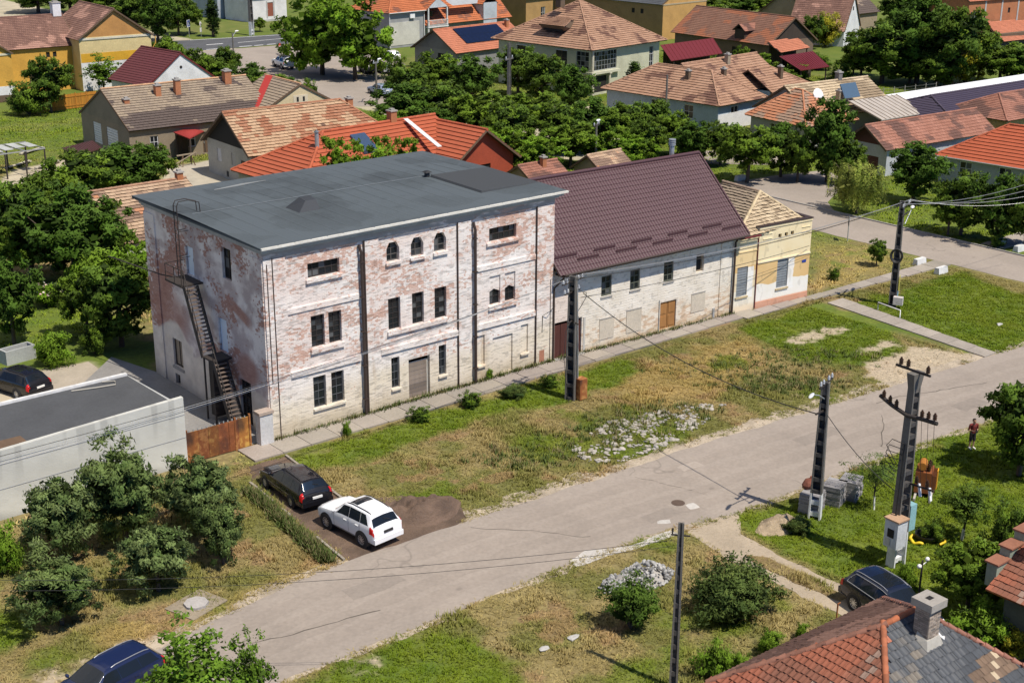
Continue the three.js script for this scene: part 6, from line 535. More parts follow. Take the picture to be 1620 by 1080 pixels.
makeTree('P', 'rose_bush', { seed: 17, R: [1, 0.6, 1], y: 0.6, clumps: 50, leaves: 40, size: 0.16, asp: 0.5, cr: 0.3, col: md, col2: br, H: 1.2, W: 2.1, shrub: 1, tr: 0.03 });
{ const b = new MB(), r = rng(3); for (let i = 0; i < 60; i++) { const a = r() * 6.28, d = Math.sqrt(r()), p = [Math.cos(a) * d, 0.75 + 0.5 * r() * (1 - d), Math.sin(a) * d]; for (let k = 0; k < 3; k++) leafQuad(b, p, norm([r() - 0.5, r(), r() - 0.5]), 0.13, 0.9, r() > 0.4 ? [0.8, 0.5, 0.52] : [0.75, 0.72, 0.65], r); } b.build('flowers', mats.tile, proto.P); }
let treeN = 0;
function hgtAt(bx, by, ty) { const g = G(bx, by), d = ray(bx, ty), k = Math.hypot(g[0] - CP.x, g[2] - CP.z) / Math.hypot(d.x, d.z); return CP.y + d.y * k; }
function tree(key, label, px, yTop, yBase, wPx, group, cat) { // crown top and width as the photograph shows them, standing on the ground at (px, yBase)
  const src = proto[key], t = src.clone(), g = G(px, yBase), h = Math.max(0.2, hgtAt(px, yBase, yTop)), dist = Math.hypot(g[0] - CP.x, CP.y, g[2] - CP.z), w = wPx * dist / FOCAL; t.name = numbered(src.name); t.position.set(...g); const r = rng(++treeN * 17); t.rotation.y = r() * 6.28; t.scale.set(w / src.userData.W, h / src.userData.H, w / src.userData.W); t.userData = {}; scene.add(t); tag(t, label, cat || (src.userData.cat), group); return t; }
const many = (group, labels, list) => list.forEach((q, i) => tree(q[0], Array.isArray(labels) ? labels[i] : labels, q[1], q[2], q[3], q[4], group));
// foreground left
tree('N', 'large dark green tree covering the grey wall, leftmost of the walnut row', 98, 735, 880, 138); tree('N2', 'large dark green tree in the middle of the row before the grey wall', 202, 690, 864, 150); tree('N', 'dark green tree in front of the rusty gate', 324, 708, 846, 134); tree('N2', 'small dark tree with visible trunk beside the weedy driveway edge', 353, 784, 893, 84); tree('N', 'rounded dark green tree on dry grass nearest the octagonal manhole slab', 251, 814, 935, 128); tree('N2', 'rounded grey green tree at the lower left on dry grass', 98, 868, 988, 130); tree('L', 'bright green bush cut by the left edge', 4, 828, 908, 66);
tree('V', 'bright green leafy tree in front of the dark blue car at the bottom edge', 312, 1006, 1185, 165); tree('V', 'thin bright green shoot beside the leafy tree at the bottom edge', 402, 1014, 1160, 66);
// right of the road
tree('B', 'dark tree at the right edge beside the standing person', 1612, 578, 752, 128); tree('F', 'small tree with whitewashed trunk on the lawn by the lattice pole', 1522, 762, 855, 66); tree('H', 'dense green bush at the right edge of the lawn', 1594, 795, 888, 76); tree('A', 'spreading green tree between the lattice pole and the green house', 1530, 850, 970, 112); tree('L', 'light green shrub beside the slate roof', 1545, 958, 1032, 92); tree('S', 'thin feathery sapling with whitewashed trunk by the paver stacks', 1383, 722, 806, 82); tree('K', 'sprawling wild bush behind the stone heap', 1160, 876, 972, 165); tree('G', 'round green bush in front of the stone heap', 997, 912, 996, 98); tree('L', 'small bush close to the eave of the near tiled roof', 1218, 996, 1036, 46); tree('L', 'low spreading bush at the bottom between pole and roof', 1130, 1018, 1072, 60); tree('L', 'tiny bush right of the low spreading bush', 1168, 1028, 1072, 34); tree('L', 'narrow small bush by the rusty stake', 1268, 984, 1012, 24); tree('J', 'yellow flowering weeds at the wall of the green house', 1600, 992, 1046, 50); tree('L', 'small weed clump beside the base of the lattice pole', 1432, 886, 928, 34); tree('K', 'low dark weeds beside the sand heap', 1262, 812, 842, 52); tree('H', 'small dark shrub beside the black tub on the lawn', 1475, 822, 856, 44);
// along the mill and the meadow
tree('H', 'round dark shrub on the grass verge, nearest the mill corner', 665, 643, 666, 42); tree('H', 'dark shrub on the verge opposite the boarded mill door', 745, 619, 644, 40); tree('K', 'wide dark shrub with pale flowers on the verge', 812, 604, 628, 52); tree('H', 'small dark shrub just left of the pole with the rusty box', 870, 592, 612, 34); tree('L', 'weed clump at the foot of the mill wall beside the blocked doorway', 774, 582, 600, 14); tree('L', 'weed clump at the foot of the first rain pipe', 548, 665, 690, 16);
tree('B', 'small round tree on the dry grass right of the yellow corner house', 1387, 372, 421, 32); tree('H', 'little round bush on the dry grass right of the yellow corner house', 1320, 422, 443, 22); tree('W', 'pale green weeping willow beside the square', 1355, 243, 338, 98); tree('D', 'dark green tree right of the willow', 1445, 220, 322, 100); tree('H', 'small shrub by the white kerb block across the side road', 1577, 371, 391, 26);
many('garden trees by the orange roof', ['garden tree next right of the dark tree by the willow', 'leafy garden tree before the windows of the orange roofed right house', 'dark tree at the right edge under the orange eave', 'lower tree squeezed between the willow side tree and the orange roofed house'], [['B', 1520, 258, 372, 90], ['D', 1575, 268, 385, 90], ['B', 1622, 262, 392, 80], ['A', 1500, 300, 372, 60]]);
many('trees lining the green square', ['square side tree just right of the purple roof gable end', 'second tree from the left in the row along the square', 'tree with the widest crown in the row along the square', 'tree in the row below the hip of the dish house', 'last tree of the row, beside the tall bushy tree', 'small tree behind the flue of the purple roof', 'small tree left of the flue behind the purple roof'], [['D', 1095, 188, 262, 75], ['B', 1140, 182, 262, 68], ['A', 1182, 190, 289, 95], ['D', 1235, 190, 280, 78], ['B', 1262, 198, 288, 60], ['A', 1060, 172, 248, 70], ['B', 1020, 180, 258, 70]]);
tree('D', 'tall bushy tree rising in front of the dish house', 1308, 148, 288, 92); tree('B', 'dark tree between the dish house and the willow', 1338, 208, 292, 60);
many('bushes behind the garage house', ['hedge bush at the left end of the garage house ridge', 'hedge bush in the middle behind the garage house ridge', 'hedge bush at the right end behind the garage house ridge'], [['L', 1395, 182, 206, 60], ['L', 1440, 172, 200, 60], ['L', 1480, 168, 192, 44]]);
many('thicket in the middle', ['thicket tree beside the clipped dark bush and parked cars', 'thicket tree below the gable of the solar roof house', 'thicket tree right of the silver blue car', 'thicket tree below the left end of the solar panels', 'thicket tree below the middle of the solar panels', 'broad thicket tree just left of the cross topped pole', 'thicket tree standing around the cross topped pole', 'thicket tree behind the orange hip roof, left of its valley', 'tree between the solar panels and the cream villa corner', 'dark tree against the left wall of the cream villa', 'tree right below the upper window of the cream villa', 'thicket tree right of the cross topped pole', 'thicket tree below the corner column of the cream villa', 'thicket tree in front of the verandah opening', 'thicket tree behind the small lamp pole', 'bright thicket tree low down behind the mill roof corner', 'thicket tree right of the verandah columns', 'dark thicket tree below the conifer of the cream villa', 'dark tree at the left end of the blue eaved house', 'bright low tree above the gable of the orange hip roof', 'low tree over the small garden shed roof', 'bright low tree right behind the small lamp pole', 'bright low tree above the far shed roof', 'bright tree hanging over the end of the patched roof', 'tree above the chimney of the orange hip roof', 'low thicket tree behind the orange valley roof', 'bright tree left of the plain slim grey pole'], [['B', 650, 92, 178, 78], ['A', 690, 78, 168, 88], ['D', 640, 128, 216, 108], ['B', 700, 118, 212, 100], ['D', 748, 82, 178, 88], ['A', 752, 138, 236, 108], ['B', 806, 150, 250, 96], ['D', 690, 168, 242, 88], ['B', 820, 62, 152, 84], ['B', 858, 72, 168, 84], ['D', 905, 98, 192, 76], ['A', 842, 138, 228, 100], ['B', 888, 148, 242, 98], ['D', 935, 150, 242, 88], ['A', 902, 188, 264, 88], ['C', 850, 203, 277, 88], ['A', 962, 162, 242, 78], ['B', 992, 150, 237, 78], ['B', 1032, 148, 232, 76], ['C', 782, 198, 264, 68], ['A', 822, 226, 280, 68], ['C', 948, 205, 265, 66], ['C', 985, 210, 267, 66], ['C', 620, 172, 228, 78], ['A', 602, 198, 234, 66], ['D', 720, 205, 262, 78], ['C', 1010, 205, 262, 60]]);
tree('Y', 'dark conifer beside the verandah of the cream villa', 1003, 88, 168, 50); tree('H', 'dark clipped bush beside the parked cars under the big tree', 627, 84, 140, 40); 
many('vines over the orange roof', ['leftmost clump of vine leaves between orange roof and flat mill roof', 'middle clump of vine leaves between orange roof and flat mill roof', 'rightmost clump of vine leaves between orange roof and flat mill roof'], [['C', 540, 213, 345, 84], ['C', 592, 216, 345, 92], ['C', 642, 213, 335, 70]]);
// left gardens
many('garden trees left of the mill', ['large garden tree at the far left above the grass', 'biggest dark garden tree left of the pink tiled shed', 'garden tree touching the eave of the pink tiled shed', 'garden tree at the left edge below the blue tarpaulin', 'garden tree below the brown sheet shelter', 'garden tree in front of the grey tiled house', 'small garden tree beside the saw horse yard', 'garden tree behind the biggest dark one'], [['B', 50, 252, 440, 130], ['D', 122, 285, 458, 165], ['B', 168, 300, 442, 100], ['A', 20, 328, 446, 96], ['B', 142, 222, 335, 118], ['D', 202, 222, 322, 118], ['B', 242, 213, 312, 76], ['A', 92, 248, 402, 108]]);
tree('B', 'dark rounded bush tree close to the mill wall', 192, 392, 548, 135); tree('A', 'green bush tree left of the dark rounded one', 138, 418, 532, 80); tree('D', 'leafy bush at the left edge above the stone trough', 22, 400, 545, 96); tree('L', 'bright green climbing bush beside the mill corner', 160, 388, 470, 110); tree('C', 'light green bush growing against the mill below the shed roof', 222, 372, 470, 60); tree('L', 'bright green weedy clump beside the stone trough', 85, 522, 577, 62); tree('P', 'rose bush with pale pink flowers in the left garden', 72, 443, 484, 64); tree('P', 'smaller rose bush with white flowers in the left garden', 112, 450, 484, 42); tree('H', 'low dark shrub at the corner of the yard behind the mill', 150, 510, 560, 50); tree('L', 'pale green bush beside the blue tarpaulin', 30, 330, 392, 60);
tree('B', 'dark garden tree in front of the yellow villa', 80, 75, 178, 78); tree('H', 'dark bush at the foot of the yellow villa tree', 45, 125, 182, 66); tree('V', 'bright leaved young tree before the white base of the yellow villa', 165, 90, 150, 62);
many('trees behind the yellow villa', ['tree behind the left chimney of the yellow villa', 'tree between both white chimneys of the yellow villa', 'tree behind the right chimney of the yellow villa', 'tree right of the orange gable near the roadside pole', 'tree just right of the roadside pole', 'dark tree behind the pedestrian crossing sign', 'tree left of the dark clipped cypress'], [['B', 60, -40, 20, 90], ['D', 112, -28, 22, 90], ['B', 165, -32, 30, 90], ['B', 215, -22, 58, 84], ['D', 250, -20, 66, 66], ['B', 282, -15, 56, 60], ['A', 300, -5, 54, 40]]);
many('thicket behind the red roof', ['hedge tree at the ridge of the red roofed outbuilding', 'hedge tree over the right slope of the red roofed outbuilding', 'hedge tree left of the thin lamp post', 'narrow hedge tree right beside the thin lamp post', 'hedge tree below the white pickup', 'hedge tree behind the last chimney of the grey tiled house', 'hedge tree by the cream gable of the grey tiled house'], [['A', 262, 52, 130, 66], ['B', 300, 66, 142, 66], ['A', 335, 82, 146, 66], ['B', 360, 64, 134, 44], ['D', 398, 96, 150, 56], ['A', 430, 114, 160, 66], ['D', 458, 120, 165, 48]]);
tree('Y', 'tall dark clipped cypress beside the main road', 337, -14, 58, 32); tree('A', 'small young tree in front of the white house', 411, 26, 50, 22); tree('H', 'small bush at the edge of the square by the cream gable', 490, 122, 162, 32);
tree('C', 'big bright green tree over the parked cars, left half', 510, -30, 118, 122); tree('C', 'big bright green tree over the parked cars, right half', 562, -14, 126, 112);
// top right
many('trees at the top edge', ['leftmost tree at the top edge behind the brown barn', 'middle tree at the top edge behind the brown barn', 'rightmost tree at the top edge behind the brown barn'], [['A', 1112, -14, 36, 70], ['D', 1172, -10, 26, 70], ['A', 1212, -8, 26, 56]]);
tree('B', 'dark round tree left of the white gable house', 1284, 16, 78, 44); tree('J', 'yellow green bush beside the white gable house', 1306, 20, 74, 48);
many('big trees at the upper right', ['grove tree beside the white gable, largest on the left', 'tall grove tree reaching the top edge left of the brick house', 'tall grove tree before the raw brick house', 'small grove tree at the foot of the white gable house', 'grove tree between the lighter tree and the yellow one', 'grove tree below the red lower roof of the brick house', 'grove tree at the right before the lower tiled roof', 'grove tree cut by the right edge above the white roof', 'rearmost grove tree at the top edge'], [['B', 1395, 18, 132, 112], ['D', 1450, -14, 132, 124], ['B', 1505, -10, 142, 116], ['A', 1362, 58, 128, 64], ['B', 1482, 70, 142, 76], ['B', 1548, 36, 126, 72], ['A', 1582, 60, 134, 84], ['D', 1614, 72, 138, 60], ['D', 1425, -24, 60, 90]]);
tree('C', 'lighter green tree at the front of the upper right grove', 1440, 72, 132, 82); tree('J', 'yellow leaved bush tree in the upper right grove', 1526, 68, 132, 62);
many('bushes by the barn', ['bright bush at the left end of the wine red roof front', 'bright bush in the middle of the wine red roof front', 'pale green tree between wine red roof and barn shelters', 'bush under the red sheet shelter front', 'bush at the right post of the red sheet shelter', 'small tree against the barn wall between both red roofs', 'dark bush at the left end of the meadow wire fence', 'large dark bush behind the red sheet shelter', 'tree behind the meadow wire fence'], [['L', 1088, 78, 102, 42], ['L', 1110, 78, 102, 40], ['C', 1200, 82, 128, 52], ['A', 1232, 106, 138, 52], ['H', 1258, 98, 134, 46], ['A', 1172, 70, 112, 30], ['H', 1330, 98, 132, 40], ['H', 1290, 84, 110, 60], ['A', 1350, 84, 118, 50]]);
{ const f = (x, z, r) => null; // weeds along the driveway, walls and meadow
  const lines = [[G(394, 778), G(520, 890), 0.4, 1000], [[0.2, 0, 0.15], [20, 0, 0.15], 0.12, 500], [[20, 0, 0.2], [36, 0, 0.85], 0.12, 250], [G(790, 740), G(1090, 640), 2.6, 450], [G(1130, 600), G(1330, 555), 4.5, 320], [G(1180, 620), G(1290, 600), 3, 320]]; const r = rng(91), pts = []; for (const [a, b, w, n] of lines) for (let i = 0; i < n; i++) { const p = lerp3(a, b, r()), q = (r() + r() - 1) * w; pts.push([p[0] + q * 0.7, p[2] + q, n === 1000 ? 1.15 : n === 320 ? 0.9 : 1]); } let i = 0; scatter('weeds', pts.length, [blades(12, 0.34, 0.16, 0.022, 8, 0.7), blades(10, 0.28, 0.2, 0.03, 9, 1)], [0, 1, 0, 1], (x, z, rr) => { const p = pts[i++]; return { x: p[0], z: p[1], s: (p[2] || 1) * (0.6 + 0.9 * rr()), h: 0.8, c: mul(rr() > 0.3 ? [0.07, 0.095, 0.028] : [0.16, 0.14, 0.07], 0.7 + 0.6 * rr()) }; }, grassMat, 92); }
// ------------------------------------------------------------ vehicles
function ringAt(st, x) { let i = 0; while (i + 2 < st.length && x < st[i + 1][0]) i++; const a = st[i], b = st[i + 1], t = clamp((x - a[0]) / (b[0] - a[0])); const q = a.map((v, k) => mix(v, b[k], t)); const [, yb, yl, yt, wb, wl, wt] = q, ym = yb + (yl - yb) * 0.62; return [[0, yb], [wb * 0.88, yb], [wb, yb + 0.12], [wl * 1.0, ym], [wl * 0.97, yl], [wt, yt - 0.06], [wt - 0.13, yt - 0.005], [0, yt + 0.025]]; }
function S(st, x, p, side, off = 0) { const f = (xx, pp) => { const R = ringAt(st, xx), i = Math.min(6, Math.floor(pp)), t = pp - i; return [xx, mix(R[i][1], R[i + 1][1], t), side * mix(R[i][0], R[i + 1][0], t)]; }; const P0 = f(x, p); if (!off) return P0; const dx = sub(f(x - 0.02, p), f(x + 0.02, p)), dp = sub(f(x, Math.min(7, p + 0.05)), f(x, Math.max(0, p - 0.05))); let n = norm(cross(dx, dp)); const c = [x, 0.7, 0]; if (dot(n, sub(P0, c)) < 0) n = mul(n, -1); if (p > 5.4 && n[1] < 0) n = mul(n, -1); return add(P0, mul(n, off)); }
function smoothGeo(rows) { const n = rows[0].length, pos = [], idx = [], uv = []; rows.forEach((r, j) => r.forEach((p, i) => { pos.push(...p); uv.push(i * 0.2, j * 0.2); })); for (let j = 0; j + 1 < rows.length; j++) for (let i = 0; i + 1 < n; i++) { const a = j * n + i, b = a + 1, c = a + n, d = c + 1; idx.push(a, c, b, b, c, d); } const g = new THREE.BufferGeometry(); g.setAttribute('position', new THREE.Float32BufferAttribute(pos, 3)); g.setAttribute('uv', new THREE.Float32BufferAttribute(uv, 2)); g.setIndex(idx); g.computeVertexNormals(); return g; }
const tyreM = M(0.02, 0.02, 0.021, { roughness: 0.85 }), rimM = M(0.55, 0.56, 0.58, { roughness: 0.3, metalness: 0.7 }), carGlass = new THREE.MeshPhysicalMaterial({ color: new THREE.Color().setRGB(0.012, 0.016, 0.022), roughness: 0.06, specularIntensity: 1 }), redL = M(0.55, 0.012, 0.012, { roughness: 0.25 }), whL = M(0.75, 0.77, 0.8, { roughness: 0.2 }), trimB = M(0.022, 0.022, 0.024, { roughness: 0.6 }), plateM = M(0.8, 0.8, 0.78, { roughness: 0.5 });
const paint = (r, g, b) => new THREE.MeshPhysicalMaterial({ color: new THREE.Color().setRGB(r, g, b), roughness: 0.6, specularIntensity: 0.3, clearcoat: 1, clearcoatRoughness: 0.04, metalness: 0 });
function wheelMeshes(rad) { const t = new MB(), pts = [[0.5, -0.1], [0.62, -0.1], [0.92, -0.1], [1, -0.06], [1, 0.06], [0.92, 0.1], [0.62, 0.1], [0.6, 0.06]].map(p => new THREE.Vector2(p[0] * rad, p[1])); t.geo(new THREE.LatheGeometry(pts, 28), new THREE.Matrix4().makeRotationX(Math.PI / 2)); const r = new MB(); r.geo(new THREE.LatheGeometry([[0.5, 0.05], [0.6, 0.09], [0.66, 0.095], [0.66, 0.02]].map(p => new THREE.Vector2(p[0] * rad, p[1])), 28), new THREE.Matrix4().makeRotationX(Math.PI / 2)); r.tube([[0, 0, 0.03], [0, 0, 0.085]], 0.07, 10); for (let i = 0; i < 10; i++) { const a = i / 10 * 6.283, c = Math.cos(a), s = Math.sin(a); r.bar([c * 0.05, s * 0.05, 0.07], [c * rad * 0.62, s * rad * 0.62, 0.075], 0.035, 0.03, [1, 1, 1], [0, 0, 1]); } const d = new MB(); d.tube([[0, 0, -0.02], [0, 0, 0.03]], rad * 0.62, 20); return [t.done(), r.done(), d.done()]; }
function car(name, label, cat, o) {
  const t = new THREE.Group(); t.name = numbered(name); scene.add(t); tag(t, label, cat); const st = o.st, pm = o.paint;
  const xs = []; for (let i = 0; i + 1 < st.length; i++) { const n = Math.max(1, Math.ceil((st[i][0] - st[i + 1][0]) / 0.14)); for (let k = 0; k < n; k++) xs.push(mix(st[i][0], st[i + 1][0], k / n)); } xs.push(st[st.length - 1][0]);
  const ps = [0, 1, 1.5, 2, 2.5, 3, 3.5, 4, 4.33, 4.66, 5, 5.35, 5.7, 6, 6.33, 6.66, 7]; const b = new MB();
  const row = x => [...ps.map(p => S(st, x, p, 1)), ...[...ps].reverse().slice(1).map(p => S(st, x, p, -1))];
  b.geo(smoothGeo(xs.map(row))); for (const x of [xs[0], xs[xs.length - 1]]) { const r = row(x), c = [x + (x > 0 ? 0.02 : -0.02), (st[0][1] + st[0][2]) / 2, 0]; for (let i = 0; i + 1 < r.length; i++) x > 0 ? b.tri(c, r[i + 1], r[i]) : b.tri(c, r[i], r[i + 1]); } b.build('body', pm, t);
  const patch = (name, xa, xb, pa, pb, off, mat, sides = [1, -1], nx = 6, np = 3) => { const m = new MB(); for (const s of sides) { const rows = []; for (let i = 0; i <= nx; i++) { const r = []; for (let j = 0; j <= np; j++) { const p = mix(pa, pb, j / np), A = Array.isArray(xa) ? mix(xa[0], xa[1], j / np) : xa, B = Array.isArray(xb) ? mix(xb[0], xb[1], j / np) : xb; r.push(S(st, mix(A, B, i / nx), p, s, off)); } rows.push(s > 0 ? r : r.reverse()); } m.geo(smoothGeo(rows)); } return m.build(name, mat, t); };
  for (const w of o.side) for (const s of [1, -1]) patch('side_window', w[0], w[1], 4.1, 4.93, 0.006, carGlass, [s]);
  patch('windscreen', o.ws[0], o.ws[1], 5.12, 7, 0.007, carGlass, [1, -1], 6, 5); patch('rear_window', o.rw[0], o.rw[1], 5.1, 7, 0.007, carGlass, [1, -1], 4, 5);
  if (o.sun) patch('sunroof', o.sun[0], o.sun[1], 6.1, 7, 0.008, carGlass, [1, -1], 4, 4);
  if (o.rail) { const m = new MB(); for (const s of [1, -1]) { const pts = []; for (let i = 0; i <= 8; i++) { const q = S(st, mix(o.rail[0], o.rail[1], i / 8), 5.75, s); q[1] += i === 0 || i === 8 ? 0 : 0.035; pts.push(q); } m.tube(pts, 0.02, 6); } m.build('roof_rail', o.railM || trimB, t); }
  if (o.chrome) { const m = new MB(); for (const s of [1, -1]) for (const p of [4.06, 4.97]) { const pts = []; for (let i = 0; i <= 8; i++) pts.push(S(st, mix(o.chrome[p > 4.5 ? 1 : 0][0], o.chrome[p > 4.5 ? 1 : 0][1], i / 8), p, s, 0.01)); m.tube(pts, 0.016, 5); } for (const s of [1, -1]) m.tube([S(st, o.chrome[0][1], 4.06, s, 0.01), S(st, (o.chrome[0][1] + o.chrome[1][1]) / 2 - 0.06, 4.5, s, 0.012), S(st, o.chrome[1][1], 4.97, s, 0.01)], 0.016, 5); m.build('chrome_trim', rimM, t); }
  patch('sill', xs[0] - 0.12, xs[xs.length - 1] + 0.12, 1.6, 2.1, 0.008, trimB, [1, -1], 12, 2);
  const [tg, rg, dg] = wheelMeshes(o.wr); for (const [x, s] of [[o.ax[0], 1], [o.ax[0], -1], [o.ax[1], 1], [o.ax[1], -1]]) { const z = s * (Math.max(ringAt(st, x)[3][0], ringAt(st, x)[2][0])); const a = new MB(); a.tube([[x, o.wr + 0.01, z - s * 0.3], [x, o.wr + 0.01, z + s * 0.006]], o.wr * 1.2, 24); a.build('wheel_arch', trimB, t); const w = new THREE.Mesh(tg, tyreM); w.name = 'wheel'; w.position.set(x, o.wr, z - s * 0.075); if (s < 0) w.rotation.y = Math.PI; t.add(w); for (const [g, n, m] of [[dg, 'brake_disc', trimB], [rg, 'rim', rimM]]) { const k = new THREE.Mesh(g, m); k.name = n; k.castShadow = true; w.add(k); } w.castShadow = true; }
  const xr = xs[xs.length - 1], xf = xs[0], rb = ringAt(st, xr + 0.1), hw = rb[3][0];
  const lampP = o.lamp; for (const s of [1, -1]) { patch('tail_light', xr + 0.03, xr + lampP[1], lampP[0][0], lampP[0][1], 0.014, redL, [s], 5, 5); patch('headlight', xf - 0.06, xf - 0.34, 3.2, 4.7, 0.012, whL, [s], 4, 3); const mi = new MB(), A = S(st, o.mir, 4.2, s, 0.09); mi.geo(new THREE.SphereGeometry(0.1, 10, 8), new THREE.Matrix4().makeTranslation(...A).multiply(new THREE.Matrix4().makeScale(0.7, 0.75, 1.1))); mi.build('wing_mirror', o.mirM || pm, t); const dh = new MB(); for (const x of o.handles) { const q = S(st, x, 3.55, s, 0.012); dh.box(q[0] - 0.1, q[1] - 0.015, q[2] - 0.02, q[0] + 0.1, q[1] + 0.02, q[2] + 0.02); } dh.build('door_handle', o.mirM || pm, t); }
  { const m = new MB(); m.box(xr - 0.035, o.plate, -0.26, xr + 0.03, o.plate + 0.11, 0.26); const p = m.build('number_plate', o.plateM || plateM, t); const bm = new MB(); bm.box(xr - 0.06, st[0][1] + 0.06, -hw + 0.02, xr + 0.14, st[0][1] + 0.3, hw - 0.02); bm.build('rear_bumper', o.bump || pm, t); const gr = new MB(); gr.box(xf - 0.06, st[0][1] + 0.14, -hw * 0.6, xf + 0.02, st[0][1] + 0.4, hw * 0.6); gr.build('grille', trimB, t); const dl = new MB(); for (const s of [1, -1]) for (const x of o.doors) { const pts = []; for (let p = 2.2; p <= 4.05; p += 0.3) pts.push(S(st, x, p, s, 0.002)); dl.tube(pts, 0.006, 4); } dl.build('door_gap', trimB, t); if (o.wiper) { const w = new MB(); w.bar(S(st, o.rw[1] + 0.08, 6.6, 1, 0.03), S(st, o.rw[1] + 0.14, 6.9, -1, 0.03), 0.03, 0.02); w.build('wiper', trimB, t); } }
  const [F, Rr, side] = o.place; const d = norm([F[0] - Rr[0], 0, F[2] - Rr[2]]), lat = [-d[2], 0, d[0]]; const mid = side === 0 ? F : add(lerp3(F, Rr, 0.5), mul(lat, side * (ringAt(st, 0)[3][0] - 0.08))); const c = sub(mid, mul(d, side === 0 ? 0 : (o.ax[0] + o.ax[1]) / 2)); t.position.set(c[0], 0.02, c[2]); t.rotation.y = Math.atan2(-d[2], d[0]); return t;
}
const estate = (k = 1) => [[2.3, 0.28, 0.55, 0.6, 0.72, 0.74, 0.62], [2.22, 0.24, 0.62, 0.68, 0.8, 0.82, 0.7], [1.95, 0.22, 0.76, 0.8, 0.86, 0.88, 0.76], [1.35, 0.2, 0.86, 0.91, 0.88, 0.9, 0.78], [1.0, 0.2, 0.9, 0.97, 0.88, 0.9, 0.78], [0.2, 0.2, 0.92, 1.43, 0.88, 0.9, 0.6], [-0.2, 0.2, 0.93, 1.47, 0.88, 0.9, 0.62], [-1.2, 0.2, 0.95, 1.47, 0.88, 0.9, 0.62], [-1.85, 0.22, 0.97, 1.43, 0.87, 0.89, 0.61], [-2.18, 0.26, 0.97, 1.08, 0.86, 0.87, 0.72], [-2.34, 0.3, 0.9, 0.96, 0.82, 0.83, 0.74], [-2.38, 0.34, 0.6, 0.64, 0.76, 0.77, 0.7]];
const suv = (s = 1, h = 1) => [[2.18, 0.34, 0.68, 0.74, 0.7, 0.74, 0.62], [2.1, 0.3, 0.8, 0.87, 0.8, 0.83, 0.7], [1.8, 0.28, 0.92, 0.97, 0.86, 0.89, 0.76], [1.1, 0.28, 1.0, 1.05, 0.88, 0.9, 0.78], [0.85, 0.28, 1.03, 1.1, 0.88, 0.9, 0.78], [0.2, 0.28, 1.06, 1.58, 0.88, 0.9, 0.63], [-0.3, 0.28, 1.07, 1.64, 0.88, 0.9, 0.65], [-1.2, 0.28, 1.09, 1.62, 0.88, 0.9, 0.64], [-1.72, 0.3, 1.1, 1.57, 0.87, 0.89, 0.62], [-2.02, 0.32, 1.1, 1.14, 0.86, 0.88, 0.74], [-2.16, 0.36, 1.02, 1.05, 0.84, 0.86, 0.74], [-2.22, 0.4, 0.72, 0.76, 0.78, 0.8, 0.72]].map(q => [q[0] * s, q[1], q[2] * h, q[3] * h, q[4], q[5], q[6]]);
const estO = { st: estate(), ax: [1.42, -1.3], wr: 0.31, side: [[[0.8, 0.3], [-0.31, -0.25]], [[-0.33, -0.27], [-1.22, -1.16]], [[-1.24, -1.18], [-2.04, -1.8]]], ws: [0.94, 0.24], rw: [-1.88, -2.15], lamp: [[2.9, 5.25], 0.2], mir: 0.85, handles: [0.0, -0.95], plate: 0.68, doors: [0.85, -0.3, -1.15], rail: [-0.1, -1.8], wiper: 1 };
car('black_estate_car', 'black estate car parked on the soil driveway, red tail lights towards the road', 'car', { ...estO, paint: paint(0.006, 0.006, 0.009), place: [G(421, 771), G(463, 803), 1], railM: trimB });
car('white_suv', 'white sport utility car with sunroof parked behind the black estate', 'car', { st: suv(0.97, 1.05), paint: paint(0.8, 0.81, 0.83), ax: [1.33, -1.29], wr: 0.375, side: [[[0.64, 0.24], [-0.33, -0.27]], [[-0.35, -0.29], [-1.14, -1.04]], [[-1.16, -1.06], [-1.72, -1.38]]], ws: [0.78, 0.26], rw: [-1.76, -1.99], lamp: [[3.1, 4.3], 0.3], mir: 0.7, handles: [-0.1, -0.95], plate: 0.82, doors: [0.72, -0.34, -1.15], rail: [0.1, -1.6], sun: [-0.02, -0.55], wiper: 1, plateM: trimB, place: [G(518, 835.6), G(574.2, 865.3), 1] });
{ const A = G(1349.9, 921.5, 1.15), B = G(1392.7, 949.7, 1.15), d = norm(sub(B, A)), Rw = G(1352, 966), Fw = add(Rw, mul(d, 2.78)); car('dark_blue_suv', 'dark blue sport utility car with chrome window trim parked on the dirt track', 'car', { st: suv(1.07, 1.02), paint: paint(0.008, 0.014, 0.034), ax: [1.42, -1.36], wr: 0.37, side: [[[0.68, 0.26], [-0.3, -0.24]], [[-0.38, -0.32], [-1.15, -1.1]], [[-1.22, -1.16], [-1.9, -1.6]]], ws: [0.86, 0.28], rw: [-1.9, -2.13], lamp: [[3.1, 4.4], 0.24], mir: 0.75, handles: [-0.1, -0.95], plate: 0.8, doors: [0.75, -0.34, -1.18], rail: [0.15, -1.75], railM: rimM, sun: [0, -1.0], chrome: [[0.68, -1.92], [0.26, -1.62]], place: [Fw, Rw, -1] }); }
{ const C = G(186, 1036, 1.45), A = G(226, 1014.7, 1.45), B = G(127, 1065, 1.45), d = norm(sub(B, A)); car('blue_estate_car', 'dark blue estate car at the bottom left behind the leafy tree', 'car', { ...estO, paint: paint(0.008, 0.016, 0.06), place: [add([C[0], 0, C[2]], mul(d, 0.8)), add([C[0], 0, C[2]], mul(d, -1)), 0], rail: [-0.1, -1.8], railM: rimM }); }
{ const R1 = G(28, 631), F1 = add(R1, mul(norm(sub(G(-30, 590), G(40, 612))), 2.7)); car('parked_black_car', 'black estate car in the yard at the left edge, rear towards the grey roof', 'car', { ...estO, paint: paint(0.008, 0.008, 0.012), place: [F1, R1, 1] }); }
